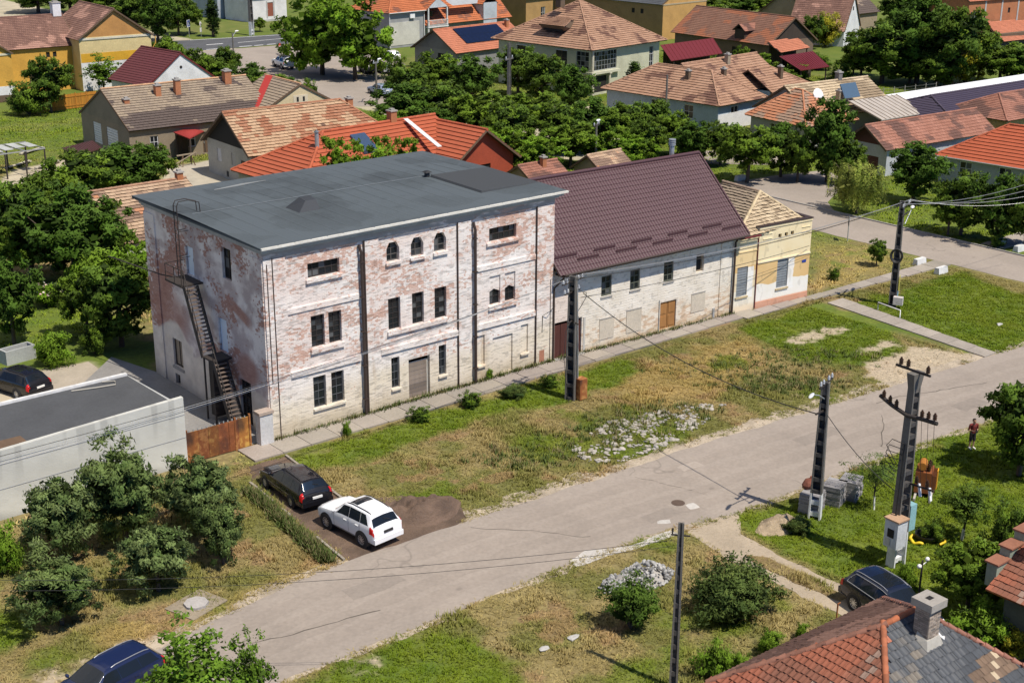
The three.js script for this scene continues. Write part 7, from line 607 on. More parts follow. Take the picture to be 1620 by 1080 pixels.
{ const st = [[2.6, 0.42, 0.78, 0.82, 0.72, 0.76, 0.64], [2.5, 0.38, 0.95, 1.0, 0.84, 0.86, 0.74], [1.5, 0.36, 1.06, 1.1, 0.88, 0.9, 0.78], [1.2, 0.36, 1.08, 1.16, 0.88, 0.9, 0.76], [0.6, 0.36, 1.1, 1.66, 0.88, 0.9, 0.64], [-0.4, 0.36, 1.1, 1.72, 0.88, 0.9, 0.66], [-2.2, 0.36, 1.1, 1.74, 0.88, 0.9, 0.7], [-2.5, 0.38, 1.1, 1.62, 0.88, 0.9, 0.68], [-2.58, 0.42, 1.0, 1.12, 0.86, 0.88, 0.74], [-2.62, 0.5, 0.9, 0.94, 0.8, 0.82, 0.72]]; const p = car('white_pickup', 'white pickup with canopy and roof rack beside the square', 'pickup', { st, paint: paint(0.78, 0.8, 0.82), ax: [1.6, -1.6], wr: 0.4, side: [[[1.05, 0.66], [0.25, 0.3]], [[0.15, 0.2], [-0.5, -0.5]], [[-0.75, -0.75], [-2.2, -2.2]]], ws: [1.12, 0.66], rw: [-2.44, -2.54], lamp: [[3.0, 4.2], 0.12], mir: 1.1, handles: [0.35, -0.3], plate: 0.62, doors: [1.1, 0.2, -0.6], place: [G(429.5, 104), G(449.5, 111), 1] }); const b = new MB(); for (let x = -2.2; x <= 0.3; x += 0.5) b.bar([x, 1.86, -0.7], [x, 1.86, 0.7], 0.06, 0.05); for (const z of [-0.7, 0.7]) b.bar([-2.3, 1.86, z], [0.4, 1.86, z], 0.05, 0.08); b.build('roof_rack', trimB, p); }
const hatch = { ...estO, st: suv(0.93, 0.9), ax: [1.25, -1.2], side: [[[0.62, 0.24], [-0.3, -0.24]], [[-0.38, -0.32], [-1.05, -0.98]], [[-1.12, -1.05], [-1.62, -1.38]]], ws: [0.74, 0.24], rw: [-1.64, -1.86], lamp: [[3.1, 4.4], 0.24], mir: 0.7, plate: 0.7, rail: null, doors: [0.7, -0.3, -1.08] };
car('silver_blue_car', 'silver blue hatchback parked alone on the square', 'car', { ...hatch, paint: paint(0.25, 0.31, 0.42), place: [G(581, 147), G(603, 153), 1] });
car('grey_car', 'grey car half hidden in the shade under the big tree', 'car', { ...hatch, paint: paint(0.3, 0.31, 0.33), place: [G(592, 112), G(607, 118), 1] });
car('black_car', 'black car in the deep shade left of the grey car', 'car', { ...hatch, paint: paint(0.01, 0.01, 0.012), place: [G(566, 112), G(580, 118), 1] });
car('shaded_dark_car', 'dark car peeping out beside the bush by the silver blue car', 'car', { ...hatch, paint: paint(0.012, 0.014, 0.016), place: [G(634, 128), G(648, 134), 1] });
car('white_car', 'white car in front of the grey villa above the big tree shade', 'car', { ...hatch, paint: paint(0.8, 0.8, 0.8), place: [G(606, 92), G(617, 97), 1] });
// ------------------------------------------------------------ poles, lamps, signs and wires
const conc = P(0.17, 0.16, 0.145), concD = P(0.075, 0.07, 0.068), limeP = M(0.8, 0.82, 0.84, { map: grain }), insM = M(0.06, 0.03, 0.022, { roughness: 0.3 }), insW = M(0.75, 0.77, 0.78, { roughness: 0.25 });
function insulator(t, x, y, z, m = insM, k = 1) { const b = new MB(); b.cyl(x, y, y + 0.06 * k, z, 0.02 * k, 0.02 * k, 6); for (let i = 0; i < 3; i++) b.cyl(x, y + (0.05 + i * 0.07) * k, y + (0.1 + i * 0.07) * k, z, 0.085 * k, 0.05 * k, 10); b.cyl(x, y + 0.24 * k, y + 0.3 * k, z, 0.045 * k, 0.03 * k, 8); b.build('insulator', m, t); }
// tapered pole of two legs joined by webs with openings (faces along local x)
function webPole(t, H, w0, w1, d0, d1, open, base, lean = 0, panel = true) { const at = (y, k) => mix(k ? d0 : w0, k ? d1 : w1, y / H); const X = y => lean * y; for (const s of [1, -1]) { const m = new MB(), q = (y, o) => { const W = at(y, 0) / 2, D = at(y, 1) / 2, f = 0.075, x0 = X(y) + (s > 0 ? W - f : -W); return o === 0 ? [[x0, y, D], [x0 + f, y, D], [x0 + f, y, -D], [x0, y, -D]] : 0; }; m.hex(q(base, 0), q(H, 0)); m.build('leg', conc, t); } const n = open; for (let i = 0; i <= n; i++) { const wb = new MB(), y = base + (H - base) * i / n, hh = i === n ? 0.5 : 0.2, W = at(y, 0) / 2 - 0.06, D = at(y, 1) / 2 - 0.03; wb.box(X(y) - W, Math.min(y, H - hh), -D, X(y) + W, Math.min(y, H - hh) + hh, D); wb.build('web', concD, t); } if (panel) { const W = at(base, 0) / 2 - 0.05, W1 = at(H, 0) / 2 - 0.05, D = at(base, 1) / 2, D1 = at(H, 1) / 2, pb = new MB(); pb.hex([[X(base) - W, base, -D + 0.05], [X(base) + W, base, -D + 0.05], [X(base) + W, base, -D + 0.02], [X(base) - W, base, -D + 0.02]], [[X(H) - W1, H - 0.1, -D1 + 0.05], [X(H) + W1, H - 0.1, -D1 + 0.05], [X(H) + W1, H - 0.1, -D1 + 0.02], [X(H) - W1, H - 0.1, -D1 + 0.02]]); pb.build('back_panel', concD, t); } if (base > 0) { const b = new MB(); for (const s of [1, -1]) { const W0 = at(0, 0) / 2, W1 = at(base, 0) / 2, f = 0.08, D = at(0, 1) / 2; b.hex([[s > 0 ? W0 - f : -W0, 0, D], [s > 0 ? W0 : -W0 + f, 0, D], [s > 0 ? W0 : -W0 + f, 0, -D], [s > 0 ? W0 - f : -W0, 0, -D]], [[s > 0 ? W1 - f : -W1, base, D], [s > 0 ? W1 : -W1 + f, base, D], [s > 0 ? W1 : -W1 + f, base, -D], [s > 0 ? W1 - f : -W1, base, -D]]); } for (const y of [0.15, 0.75]) if (y < base) b.box(-at(y, 0) / 2 + 0.06, y, -0.09, at(y, 0) / 2 - 0.06, y + 0.22, 0.09); b.build('limewashed_base', limeP, t); } }
const wires = []; const W3 = (t, x, y, z) => { const v = new THREE.Vector3(x, y, z).applyAxisAngle(new THREE.Vector3(0, 1, 0), t.rotation.y).add(t.position); return [v.x, v.y, v.z]; };
function wire(name, label, a, b, sag, r, mat, group) { const pts = []; for (let i = 0; i <= 22; i++) { const q = i / 22, p = lerp3(a, b, q); p[1] -= sag * 4 * q * (1 - q); pts.push(p); } const m = new MB(); m.tube(pts, r, 4); return top(m, name, mat, label, 'wire', group); }
// pole with the rusty box in front of the mill
const pA = thing('utility_pole', 'dark concrete pole with cables and a rusty box at its foot before the mill', 'utility pole', G(903, 632));
{ webPole(pA, 7.5, 0.62, 0.42, 0.42, 0.3, 9, 0); pA.children.forEach(c => { c.rotation.y = -1.15; }); let b; b = new MB(); b.box(0.16, 0.1, 0.1, 0.72, 1.35, 0.62); b.build('rusty_box', mats.rust, pA); b = new MB(); for (const [x, z] of [[0.3, 0.22], [0.36, 0.12], [0.24, 0.32]]) b.tube([[x, 1.3, z], [x - 0.02, 4, z * 0.8], [x - 0.1, 6.8, z * 0.7]], 0.035, 6); b.build('cable_pipe', mats.zinc, pA); b = new MB(); b.bar([-1.0, 7.2, 0.2], [1.0, 7.2, -0.2], 0.07, 0.07); b.build('crossarm', mats.iron, pA); b = new MB(); b.bar([-0.8, 6.6, 0.2], [0.7, 6.6, -0.15], 0.06, 0.06); b.build('crossarm', mats.iron, pA); b = new MB(); b.bar([-0.6, 4.9, 0.3], [0.65, 4.9, -0.2], 0.06, 0.06); b.build('crossarm', mats.iron, pA); b = new MB(); b.bar([-0.1, 4.8, 0.6], [0.2, 4.8, -0.6], 0.06, 0.06); b.build('crossarm', mats.iron, pA); for (const x of [-0.9, -0.55, 0.5, 0.85]) insulator(pA, x, 7.22, -x * 0.2, insW, 0.8); for (const x of [-0.75, -0.45, 0.55]) insulator(pA, x, 6.62, -x * 0.2, insW, 0.8); b = new MB(); b.tube([[0.3, 6.7, 0.1], [0.6, 6.5, 0.1], [0.9, 6.4, 0.15], [0.95, 6.1, 0.1], [0.6, 5.6, 0.05], [0.3, 5.2, 0]], 0.02, 5); b.tube([[-0.3, 4.9, 0.2], [-0.8, 4.4, 0.3], [-0.95, 3, 0.4], [-0.8, 1.6, 0.4], [-0.6, 0.05, 0.5]], 0.018, 5); b.build('loose_cable', mats.cable, pA); }
const pB = thing('concrete_pole', 'concrete pole with openings, whitewashed foot and street lamp beside the paver stacks', 'utility pole', G(1289, 820), -1.15);
{ webPole(pB, 7.0, 0.6, 0.36, 0.34, 0.24, 9, 1.35); let b = new MB(); b.bar([-0.1, 6.9, 0.75], [0.1, 6.95, -0.85], 0.08, 0.08); b.build('crossarm', mats.iron, pB); b = new MB(); b.bar([-0.2, 5.6, 0.7], [0.1, 5.6, -0.2], 0.07, 0.07); b.build('crossarm', mats.iron, pB); for (const x of [-0.65, -0.3, 0.35, 0.75]) insulator(pB, x * 0.12, 6.98, -x, insW, 0.8); b = new MB(); b.tube([[0, 6.2, 0.1], [-0.1, 6.6, 0.8], [-0.2, 6.85, 1.5]], 0.035, 6); b.build('lamp_arm', mats.zinc, pB); b = new MB(); b.geo(new THREE.SphereGeometry(0.2, 12, 8), new THREE.Matrix4().makeTranslation(-0.22, 6.9, 1.75).multiply(new THREE.Matrix4().makeScale(0.5, 0.28, 1.9))); b.build('lamp_head', M(0.6, 0.62, 0.64, { roughness: 0.4 }), pB); }
const pC = thing('lattice_pole', 'tall ladder shaped concrete pole with black insulators, cabinets and whitewashed foot on the lawn', 'utility pole', G(1417, 893), -0.05);
{ webPole(pC, 9.0, 0.82, 0.44, 0.46, 0.32, 13, 1.6, 0, false); const X = y => 0; let b = new MB(); b.hex([[X(8.4) - 0.2, 8.3, 0.14], [X(8.4) + 0.2, 8.3, 0.14], [X(8.4) + 0.2, 8.3, -0.14], [X(8.4) - 0.2, 8.3, -0.14]], [[X(9) - 0.36, 9.2, 0.2], [X(9) + 0.36, 9.2, 0.2], [X(9) + 0.36, 9.2, -0.2], [X(9) - 0.36, 9.2, -0.2]]); b.build('pole_head', conc, pC); b = new MB(); b.bar([X(9), 9.25, -1.05], [X(9), 9.25, 0.75], 0.09, 0.09); b.build('crossarm', mats.iron, pC); b = new MB(); b.tube([[X(7.6) - 0.3, 7.75, -1.5], [X(7.6) - 0.3, 7.5, -0.85], [X(7.6) - 0.32, 7.3, 0], [X(7.6) - 0.3, 7.38, 0.85], [X(7.6) - 0.3, 7.42, 1.55]], 0.09, 6); b.build('crossarm', mats.iron, pC); b = new MB(); b.bar([X(4) + 0.2, 4.0, 0.1], [X(4) + 0.2, 4.1, 1.4], 0.07, 0.07); b.build('crossarm', mats.iron, pC); for (const [x, y, z] of [[0, 9.3, -0.8], [0, 9.3, -0.42], [0, 9.3, 0.6]]) insulator(pC, X(9) + x, y, z, insM, 1.25); for (const [x, y, z] of [[-0.3, 7.7, -1.3], [-0.3, 7.56, -0.95], [-0.3, 7.48, -0.6], [-0.3, 7.43, 0.75], [-0.3, 7.47, 1.08], [-0.3, 7.5, 1.4]]) insulator(pC, X(7.6) + x, y, z, insM, 1.2); b = new MB(); for (const z of [0.75, 1.08, 1.4]) { b.tube([[X(7.5) - 0.3, 7.4, z], [X(6) - 0.05, 5.6, z * 0.97], [X(4) + 0.2, 4.2, z * 0.92]], 0.012, 4); } for (let i = 0; i < 5; i++) b.tube([[X(6) - 0.2, 5.9 - i * 0.25, 0.2], [X(6) - 0.55, 6.1 - i * 0.3, -0.45 - 0.12 * i], [X(6) - 0.5, 5.7 - i * 0.35, -0.75], [X(5) - 0.4, 5.0 - i * 0.2, -0.25]], 0.018, 5); b.tube([[X(1.5) - 0.5, 1.9, 0.1], [X(5) - 0.42, 5, 0.12], [X(6) - 0.4, 6, 0.1]], 0.045, 6); b.build('loose_cable', mats.cable, pC); for (const z of [0.75, 1.3]) { const k = new MB(); k.bar([X(4) + 0.2, 3.6, z], [X(4) + 0.25, 4.15, z - 0.16], 0.1, 0.1); k.build('fuse_tube', mats.plastic, pC); insulator(pC, X(4) + 0.2, 4.12, z - 0.25, insM, 1.2); }
  b = new MB(); b.box(-0.92, 1.25, -0.1, -0.25, 2.55, 0.6); const cb = b.build('meter_cabinet', P(0.66, 0.7, 0.74), pC); b = new MB(); b.box(-0.97, 2.55, -0.15, -0.2, 2.62, 0.66); b.build('cabinet_roof', P(0.5, 0.32, 0.2), cb); b = new MB(); b.box(-0.94, 1.75, 0.08, -0.915, 2.15, 0.42); b.build('cabinet_window', mats.dark, cb); b = new MB(); b.box(-0.945, 1.35, 0.0, -0.915, 1.7, 0.26); b.build('cabinet_door', P(0.6, 0.6, 0.55), cb); b = new MB(); b.box(0.42, 1.6, -0.3, 0.85, 2.85, 0.2); b.build('blue_cabinet', P(0.3, 0.55, 0.6), pC); b = new MB(); b.bar([-0.7, 1.2, 0.5], [0.6, 1.2, -0.1], 0.09, 0.07); b.build('cabinet_bracket', mats.concrete, pC); }
const pD = thing('slim_pole', 'slim square concrete pole standing in the foreground by the stone heap', 'utility pole', G(1065, 1090), -0.85);
{ const H = hgtAt(1065, 1090, 826); webPole(pD, H, 0.34, 0.22, 0.15, 0.11, 12, 0.0); const b = new MB(); b.bar([-0.35, H - 0.5, 0], [0.35, H - 0.5, 0.02], 0.05, 0.05); b.cyl(-0.3, H - 0.45, H - 0.25, 0, 0.03, 0.05, 6); b.build('bracket', mats.iron, pD); }
const pE = thing('street_lamp_pole', 'dark concrete lamp pole with yellow and blue painted foot by the footpath', 'utility pole', G(1412, 484), -1.1);
{ webPole(pE, 7.6, 0.55, 0.34, 0.36, 0.24, 9, 0.0, 0); let b = new MB(); b.box(0.285, 0.3, -0.16, 0.315, 1.2, 0.16); b.build('blue_paint', M(0.3, 0.5, 0.62, { map: grain }), pE); b = new MB(); b.box(0.32, 1.2, -0.15, 0.35, 2.3, 0.15); b.build('yellow_paint', M(0.62, 0.55, 0.1, { map: grain }), pE); b = new MB(); b.bar([0.15, 7.3, 0.9], [0.4, 7.3, -1.2], 0.08, 0.08); b.build('crossarm', mats.iron, pE); b = new MB(); b.bar([0.15, 6.7, 0.7], [0.4, 6.7, -0.9], 0.07, 0.07); b.build('crossarm', mats.iron, pE); for (const x of [-0.8, -0.5, 0.6, 0.95]) insulator(pE, 0.28 + x * 0.12, 7.33, -x, insW, 0.8); b = new MB(); b.tube([[0.3, 6.0, 0], [0.4, 6.4, -0.6], [0.5, 6.8, -1.3]], 0.035, 6); b.build('lamp_arm', mats.zinc, pE); b = new MB(); b.geo(new THREE.SphereGeometry(0.2, 12, 8), new THREE.Matrix4().makeTranslation(0.52, 6.9, -1.5).multiply(new THREE.Matrix4().makeScale(0.7, 0.45, 1.8))); b.build('lamp_head', mats.plastic, pE); b = new MB(); for (let i = 0; i < 3; i++) { const p = []; for (let k = 0; k <= 16; k++) { const a = k / 16 * 6.283; p.push([0.0 + Math.cos(a) * (0.34 + 0.04 * i), 3.75 + Math.sin(a) * (0.42 + 0.04 * i), 0.24 + 0.04 * i]); } b.tube(p, 0.05, 6); } b.build('cable_coil', mats.cable, pE); b = new MB(); b.box(0.1, 0.3, 0.22, 0.75, 0.85, 0.62); b.build('meter_box', P(0.72, 0.66, 0.62), pE); }
{ const b = new MB(), A = G(1389, 490), B = G(1424, 503); b.tube([A, add(A, [0, 0.55, 0]), add(B, [0, 0.55, 0]), B], 0.045, 8); top(b, 'barrier_rail', mats.paintW, 'low white pipe rail guarding the pole by the footpath', 'rail'); }
const farPole = (name, label, px, yb, yt, w, o = {}) => { const t = thing(name, label, o.cat || 'utility pole', G(px, yb), o.turn || 0.4), H = hgtAt(px, yb, yt); if (o.web) webPole(t, H, w * 1.5, w, w, w * 0.7, 8, o.lime || 0); else { const b = new MB(); b.tube([[0, 0, 0], [0, H, 0]], [w * 0.55, w * 0.35], 8); b.build('shaft', o.mat || conc, t); } if (o.arm) { const b = new MB(); b.bar([-o.arm, H * (o.ay || 0.97), 0], [o.arm, H * (o.ay || 0.97), 0.01], 0.12, 0.14); b.build('crossarm', o.am || conc, t); insulator(t, -o.arm * 0.8, H * (o.ay || 0.97) + 0.06, 0, insW); insulator(t, o.arm * 0.8, H * (o.ay || 0.97) + 0.06, 0, insW); } if (o.lamp) { const b = new MB(); b.tube([[0, H * 0.9, 0], [0.7, H * 0.97, -0.2], [1.5, H * 1.0, -0.5]], 0.05, 6); b.build('lamp_arm', mats.zinc, t); const l = new MB(); l.geo(new THREE.SphereGeometry(0.22, 10, 8), new THREE.Matrix4().makeTranslation(1.8, H * 1.01, -0.6).multiply(new THREE.Matrix4().makeScale(1.9, 0.5, 0.8))); l.build('lamp_head', mats.plastic, t); } return t; };
farPole('cross_topped_pole', 'pale slim pole with cross shaped top in the middle of the thicket', 805, 205, 68, 0.36, { web: 1, arm: 0.95, ay: 0.82, am: conc }); farPole('plain_pole', 'plain slim grey pole in front of the blue eaved house', 1052, 215, 118, 0.3); const pF = farPole('small_lamp_pole', 'wooden pole with lamp arm above the ridge of the purple roof', 942, 268, 196, 0.3, { arm: 0.7, lamp: 1, am: mats.iron }); farPole('roadside_pole', 'grey pole by the yellow villa cut by the top edge', 240, 46, -40, 0.42); farPole('lattice_road_pole', 'concrete pole with whitewashed numbered foot on the main road verge', 398, 56, -60, 0.55, { web: 1, lime: 2.4 }); const pG = farPole('thin_lamp_post', 'thin lamp post rising from the hedge behind the red roofed outbuilding', 371, 118, 52, 0.26, { lamp: 1 }); farPole('square_lamp_post', 'short lamp post with arm beside the silver blue car', 596, 165, 97, 0.3, { lamp: 1, arm: 0.6, am: mats.zinc });
// wires
const aTop = x => W3(pA, x, 7.45, -x * 0.2), bTop = x => W3(pB, x * 0.12, 7.2, -x), eTop = x => W3(pE, 0.28 + x * 0.12, 7.55, -x);
[-0.8, -0.5, 0.6, 0.95].forEach((x, i) => { const e = G(1700, 262 + i * 14, 7.8); wire('overhead_wire', ['uppermost', 'second', 'third', 'lowest'][i] + ' wire running from the street lamp pole to the right edge', eTop(x), e, 0.7, 0.017, mats.wire, 'wires right of the street lamp pole'); wire('overhead_wire', ['nearest', 'second', 'third', 'farthest'][i] + ' wire from street lamp pole past the corner house to the rusty box pole', aTop([-0.9, -0.55, 0.5, 0.85][i]), eTop(x), 0.6, 0.014, i < 2 ? mats.cable : mats.wire, 'wires along the pavement'); });
[0, 1, 2, 3].forEach(i => { const a = aTop([-0.9, -0.55, 0.5, 0.85][i]); const e = [-34, 6.2 + i * 0.26, 6.8 + i * 0.25]; wire('overhead_wire', ['lowest', 'second lowest', 'third', 'topmost dark'][i] + ' wire from the rusty box pole past the mill corner to the left edge', a, e, 1.1, 0.013, i < 3 ? mats.wire : mats.cable, 'wires left of the pole with the rusty box'); });
wire('service_cable', 'thick black cable sagging over the meadow from the rusty box pole to the concrete pole', W3(pA, 0.7, 6.4, 0.1), W3(pB, -0.15, 5.6, 0.6), 0.9, 0.028, mats.cable);
wire('service_cable', 'black cable dropping from the lamp pole across the road to the lattice pole', W3(pB, 0.1, 5.5, 0), W3(pC, -0.1, 3.4, 0.1), 0.35, 0.026, mats.cable); wire('facade_cable', 'black cable running along the front of the long building', [17.3, 6.1, 5.6], [43, 3.9, 1.6], 0.25, 0.018, mats.cable); wire('facade_cable', 'thin wire stretched over the corner house front', [36.2, 2.4, 0.95], [43.2, 3.2, 1.6], 0.03, 0.012, mats.cable);
for (let i = 0; i < 2; i++) wire('overhead_wire', ['upper', 'lower'][i] + ' thin wire from the slim foreground pole over the road to the left', W3(pD, -0.3, 6.3 - i * 0.25, 0), [-26, 5.2 - i * 0.5, 10], 0.8, 0.01, mats.cable, 'wires left of the slim foreground pole');
// signs
const signPost = (name, label, px, yb, yt, fn) => { const t = thing(name, label, 'road sign', G(px, yb), 0.7), H = hgtAt(px, yb, yt); const b = new MB(); b.cyl(0, 0, H, 0, 0.045, 0.04, 8); b.build('post', mats.zinc, t); fn(t, H); };
signPost('square_sign_back', 'dark square back of a road sign on a thin post by the side road', 1341, 382, 342, (t, H) => { const b = new MB(); b.box(-0.4, H - 0.75, -0.04, 0.4, H, -0.01); b.build('panel', M(0.035, 0.035, 0.04), t); const c = new MB(); c.box(-0.06, H - 0.7, 0.0, 0.06, H - 0.1, 0.04); c.build('bracket', mats.zinc, t); });
signPost('crossing_sign', 'blue square pedestrian crossing sign by the main road', 299, 58, 31, (t, H) => { let b = new MB(); b.box(-0.62, H - 1.25, -0.03, 0.62, H, 0.02); b.build('panel', mats.plastic, t); b = new MB(); b.box(-0.5, H - 1.13, 0.02, 0.5, H - 0.12, 0.03); b.build('blue_field', M(0.02, 0.06, 0.3), t); b = new MB(); b.tri([-0.36, H - 0.95, 0.036], [0.36, H - 0.95, 0.036], [0, H - 0.3, 0.036]); b.build('white_triangle', mats.plastic, t); b = new MB(); b.box(-0.04, H - 0.72, 0.037, 0.04, H - 0.5, 0.042); b.bar([0, H - 0.72, 0.042], [-0.12, H - 0.92, 0.042], 0.05, 0.01); b.bar([0, H - 0.72, 0.042], [0.12, H - 0.92, 0.042], 0.05, 0.01); b.build('walking_figure', mats.black, t); });
signPost('round_sign', 'round white sign above a small white plate by the main road', 318, 58, 34, (t, H) => { let b = new MB(); b.tube([[0, H - 0.4, -0.02], [0, H - 0.4, 0.02]], 0.42, 20); b.build('disc', mats.plastic, t); b = new MB(); b.tube([[0, H - 0.4, 0.021], [0, H - 0.4, 0.026]], 0.12, 12); b.build('red_dot', redL, t); b = new MB(); b.box(-0.4, H - 1.75, -0.02, 0.4, H - 1.0, 0.02); b.build('plate', mats.plastic, t); });
signPost('no_entry_sign', 'round red sign with white bar beside the big bright tree', 443, 86, 68, (t, H) => { let b = new MB(); b.tube([[0, H - 0.5, -0.02], [0, H - 0.5, 0.03]], 0.5, 20); b.build('disc', redL, t); b = new MB(); b.box(-0.34, H - 0.58, 0.03, 0.34, H - 0.4, 0.04); b.build('white_bar', mats.plastic, t); });
// ------------------------------------------------------------ heaps, blocks and small things
function rock(seed, s = 1) { const g = new THREE.IcosahedronGeometry(1, 1).toNonIndexed(), p = g.attributes.position, r = rng(seed), a = [r() * 9, r() * 9, r() * 9]; for (let i = 0; i < p.count; i++) { const x = p.getX(i), y = p.getY(i), z = p.getZ(i), k = 0.65 + 0.7 * vn(x * 1.4 + a[0] + z, y * 1.4 + a[1] - z); p.setXYZ(i, x * k * s, y * k * 0.75 * s, z * k * 0.9 * s); } g.computeVertexNormals(); return g; }
const rockG = [0, 1, 2, 3, 4].map(i => rock(i + 40)), rockM = [[0.46, 0.46, 0.45], [0.34, 0.34, 0.34], [0.56, 0.55, 0.53], [0.24, 0.24, 0.24]].map(c => new THREE.MeshStandardMaterial({ color: new THREE.Color().setRGB(...c), roughness: 0.9, map: grain }));
function mound(name, label, cat, c, rx, rz, h, mat, seed, turn = 0) { const rows = [], n = 26; for (let j = 0; j <= n; j++) { const row = [], q = j / n; for (let i = 0; i <= 40; i++) { const a = i % 40 / 40 * 6.283, l = 0.82 + 0.36 * vn(Math.cos(a) * 1.6 + seed, Math.sin(a) * 1.6 + seed), x = Math.cos(a) * rx * q * l, z = Math.sin(a) * rz * q * l; row.push([x, Math.max(-0.02, h * Math.pow(Math.max(0, 1 - q * q), 1.3) * (0.45 + 1.1 * fbm(x * 1.4 + seed, z * 1.4, 3)) + 0.22 * (fbm(x * 4, z * 4 + seed, 4) - 0.5) * (q < 0.95 ? 1 : 0)), z]); } rows.push(row); } const m = new MB(); m.geo(smoothGeo(rows.map(r => r.reverse()))); const o = top(m, name, mat, label, cat); o.position.set(c[0], 0.01, c[2]); o.rotation.y = turn; return o; }
mound('soil_heap', 'low heap of dark brown soil beside the white sport utility car', 'soil heap', G(668, 812), 2.1, 1.6, 0.95, M(0.16, 0.105, 0.074, { map: soilT, bumpMap: bumpN, bumpScale: 0.06 }), 3);
mound('sand_heap', 'low heap of pale sand on the lawn beside the whitewashed pole foot', 'sand heap', G(1232, 833), 1.35, 0.85, 0.55, M(0.46, 0.36, 0.24, { map: soilT, bumpMap: bumpN, bumpScale: 0.05 }), 8);
{ const c = G(1008, 920), t = thing('stone_heap', 'heap of broken pale grey stones behind the round green bush', 'stone heap', c, -0.15), r = rng(55); const core = new MB(); core.geo(smoothGeo([0, 0.5, 1].map(q => { const row = []; for (let i = 0; i <= 16; i++) { const a = -i / 16 * 6.283; row.push([Math.cos(a) * 1.75 * q, 0.55 * (1 - q * q), Math.sin(a) * 0.95 * q]); } return row; }))); core.build('heap_core', mats.concrete, t); for (let i = 0; i < 290; i++) { const a = r() * 6.28, q = Math.sqrt(r()), x = Math.cos(a) * 1.9 * q, z = Math.sin(a) * 0.95 * q, y = (0.6 + 0.2 * Math.sin(x * 2.1)) * (1 - q * q) + 0.03, s = 0.055 + 0.09 * r() * r(); const m = new THREE.Mesh(rockG[i % 5], rockM[Math.floor(r() * 4)]); m.name = 'stone'; m.position.set(x, y + 0.05 * r(), z); m.rotation.set(r() * 6, r() * 6, r() * 6); m.scale.setScalar(s); m.castShadow = m.receiveShadow = true; t.add(m); } }
{ const pts = [], r = rng(66); const poly = pxPoly([[905, 708], [960, 668], [1040, 650], [1110, 640], [1150, 640], [1120, 668], [1060, 705], [985, 735], [920, 730]]); const bx = poly.map(p => p[0]), bz = poly.map(p => p[1]); const f = (x, z, rr) => { if (!inPoly(poly, x, z) || fbm(x * 0.9, z * 0.9 + 4, 3) < 0.46) return null; const k = 0.75 + 0.4 * rr(); return { s: 0.04 + 0.17 * rr() * rr(), h: 0.6, y: 0.05, c: rr() > 0.3 ? [0.5 * k, 0.46 * k, 0.4 * k] : [0.4 * k, 0.38 * k, 0.35 * k] }; }; scatter('rubble', 1700, rockG.slice(0, 3), [Math.min(...bx), Math.max(...bx), Math.min(...bz), Math.max(...bz)], f, M(1, 1, 1, { map: grain }), 67);
  const f2 = (x, z, rr) => { const k = cover(x, z); if (k.s < 0.5 || onRoad(x, z)) return null; const q = 0.7 + 0.5 * rr(); return { s: 0.015 + 0.035 * rr() * rr(), y: 0.005, c: [0.42 * q, 0.36 * q, 0.28 * q] }; }; scatter('gravel', 26000, rockG.slice(0, 2), [-20, 55, 3, 24], f2, M(1, 1, 1, { map: grain }), 68); }
{ const labs = ['grey stack of concrete pavers, nearest the pole with the whitewashed foot', 'middle stack of concrete pavers on the lawn edge', 'stack of concrete pavers nearest the feathery sapling'], px = [[1284, 808], [1319, 794], [1345, 786]], r = rng(88); px.forEach((p, k) => { const t = thing('paver_stack', labs[k], 'paver stack', G(...p), 0.35, ''); for (let j = 0; j < 9; j++) for (let i = 0; i < 4; i++) { const b = new MB(), q = 0.75 + 0.4 * r(); b.col = [q, q, q * 1.02]; const o = 0.03 * (r() - 0.5); b.box(-0.58 + i * 0.29 + o, j * 0.115, -0.5 + 0.03 * r(), -0.58 + i * 0.29 + 0.275 + o, j * 0.115 + 0.105, 0.5 - 0.05 * r() - (k === 2 ? 0.1 * r() : 0)); b.build('paver', P(0.33, 0.32, 0.32), t); } }); }
{ const t = thing('reddish_bag', 'rust red sack lying on the nearest paver stack', 'sack', add(G(1279, 800), [0, 1.0, 0])), b = new MB(); b.geo(rock(5, 0.4), new THREE.Matrix4().makeTranslation(0, 0.22, 0)); b.build('sack_body', M(0.22, 0.075, 0.045, { map: grain }), t); const c = new MB(); c.cyl(0.1, 0.42, 0.55, 0, 0.05, 0.09, 7); c.build('tied_end', M(0.2, 0.07, 0.04), t); }
{ const t = thing('transformer', 'rusty orange transformer tank with yellow panel standing behind the lattice pole', 'transformer', G(1460, 780), 0.5); let b = new MB(); b.box(-0.55, 0.25, -0.4, 0.55, 1.35, 0.4); b.build('tank', M(0.28, 0.085, 0.02, { map: grain }), t); for (let i = 0; i < 7; i++) { b = new MB(); b.box(-0.5 + i * 0.16, 0.35, 0.4, -0.46 + i * 0.16, 1.25, 0.58); b.build('cooling_fin', M(0.22, 0.07, 0.02, { map: grain }), t); } b = new MB(); b.box(0.02, 0.3, 0.59, 0.42, 1.3, 0.63); b.build('yellow_panel', M(0.75, 0.36, 0.02), t); b = new MB(); b.tube([[-0.55, 1.65, -0.1], [0.15, 1.65, -0.1]], 0.2, 12); b.build('oil_conservator', M(0.5, 0.19, 0.025, { map: grain }), t); for (const x of [-0.3, 0, 0.3]) insulator(t, x, 1.35, 0.2, insM, 1.3); b = new MB(); b.bar([-1.2, 0.12, -0.3], [1.2, 0.12, -0.3], 0.1, 0.12); b.bar([-1.2, 0.12, 0.45], [1.2, 0.12, 0.45], 0.1, 0.12); b.build('skid', P(0.5, 0.47, 0.4), t); }
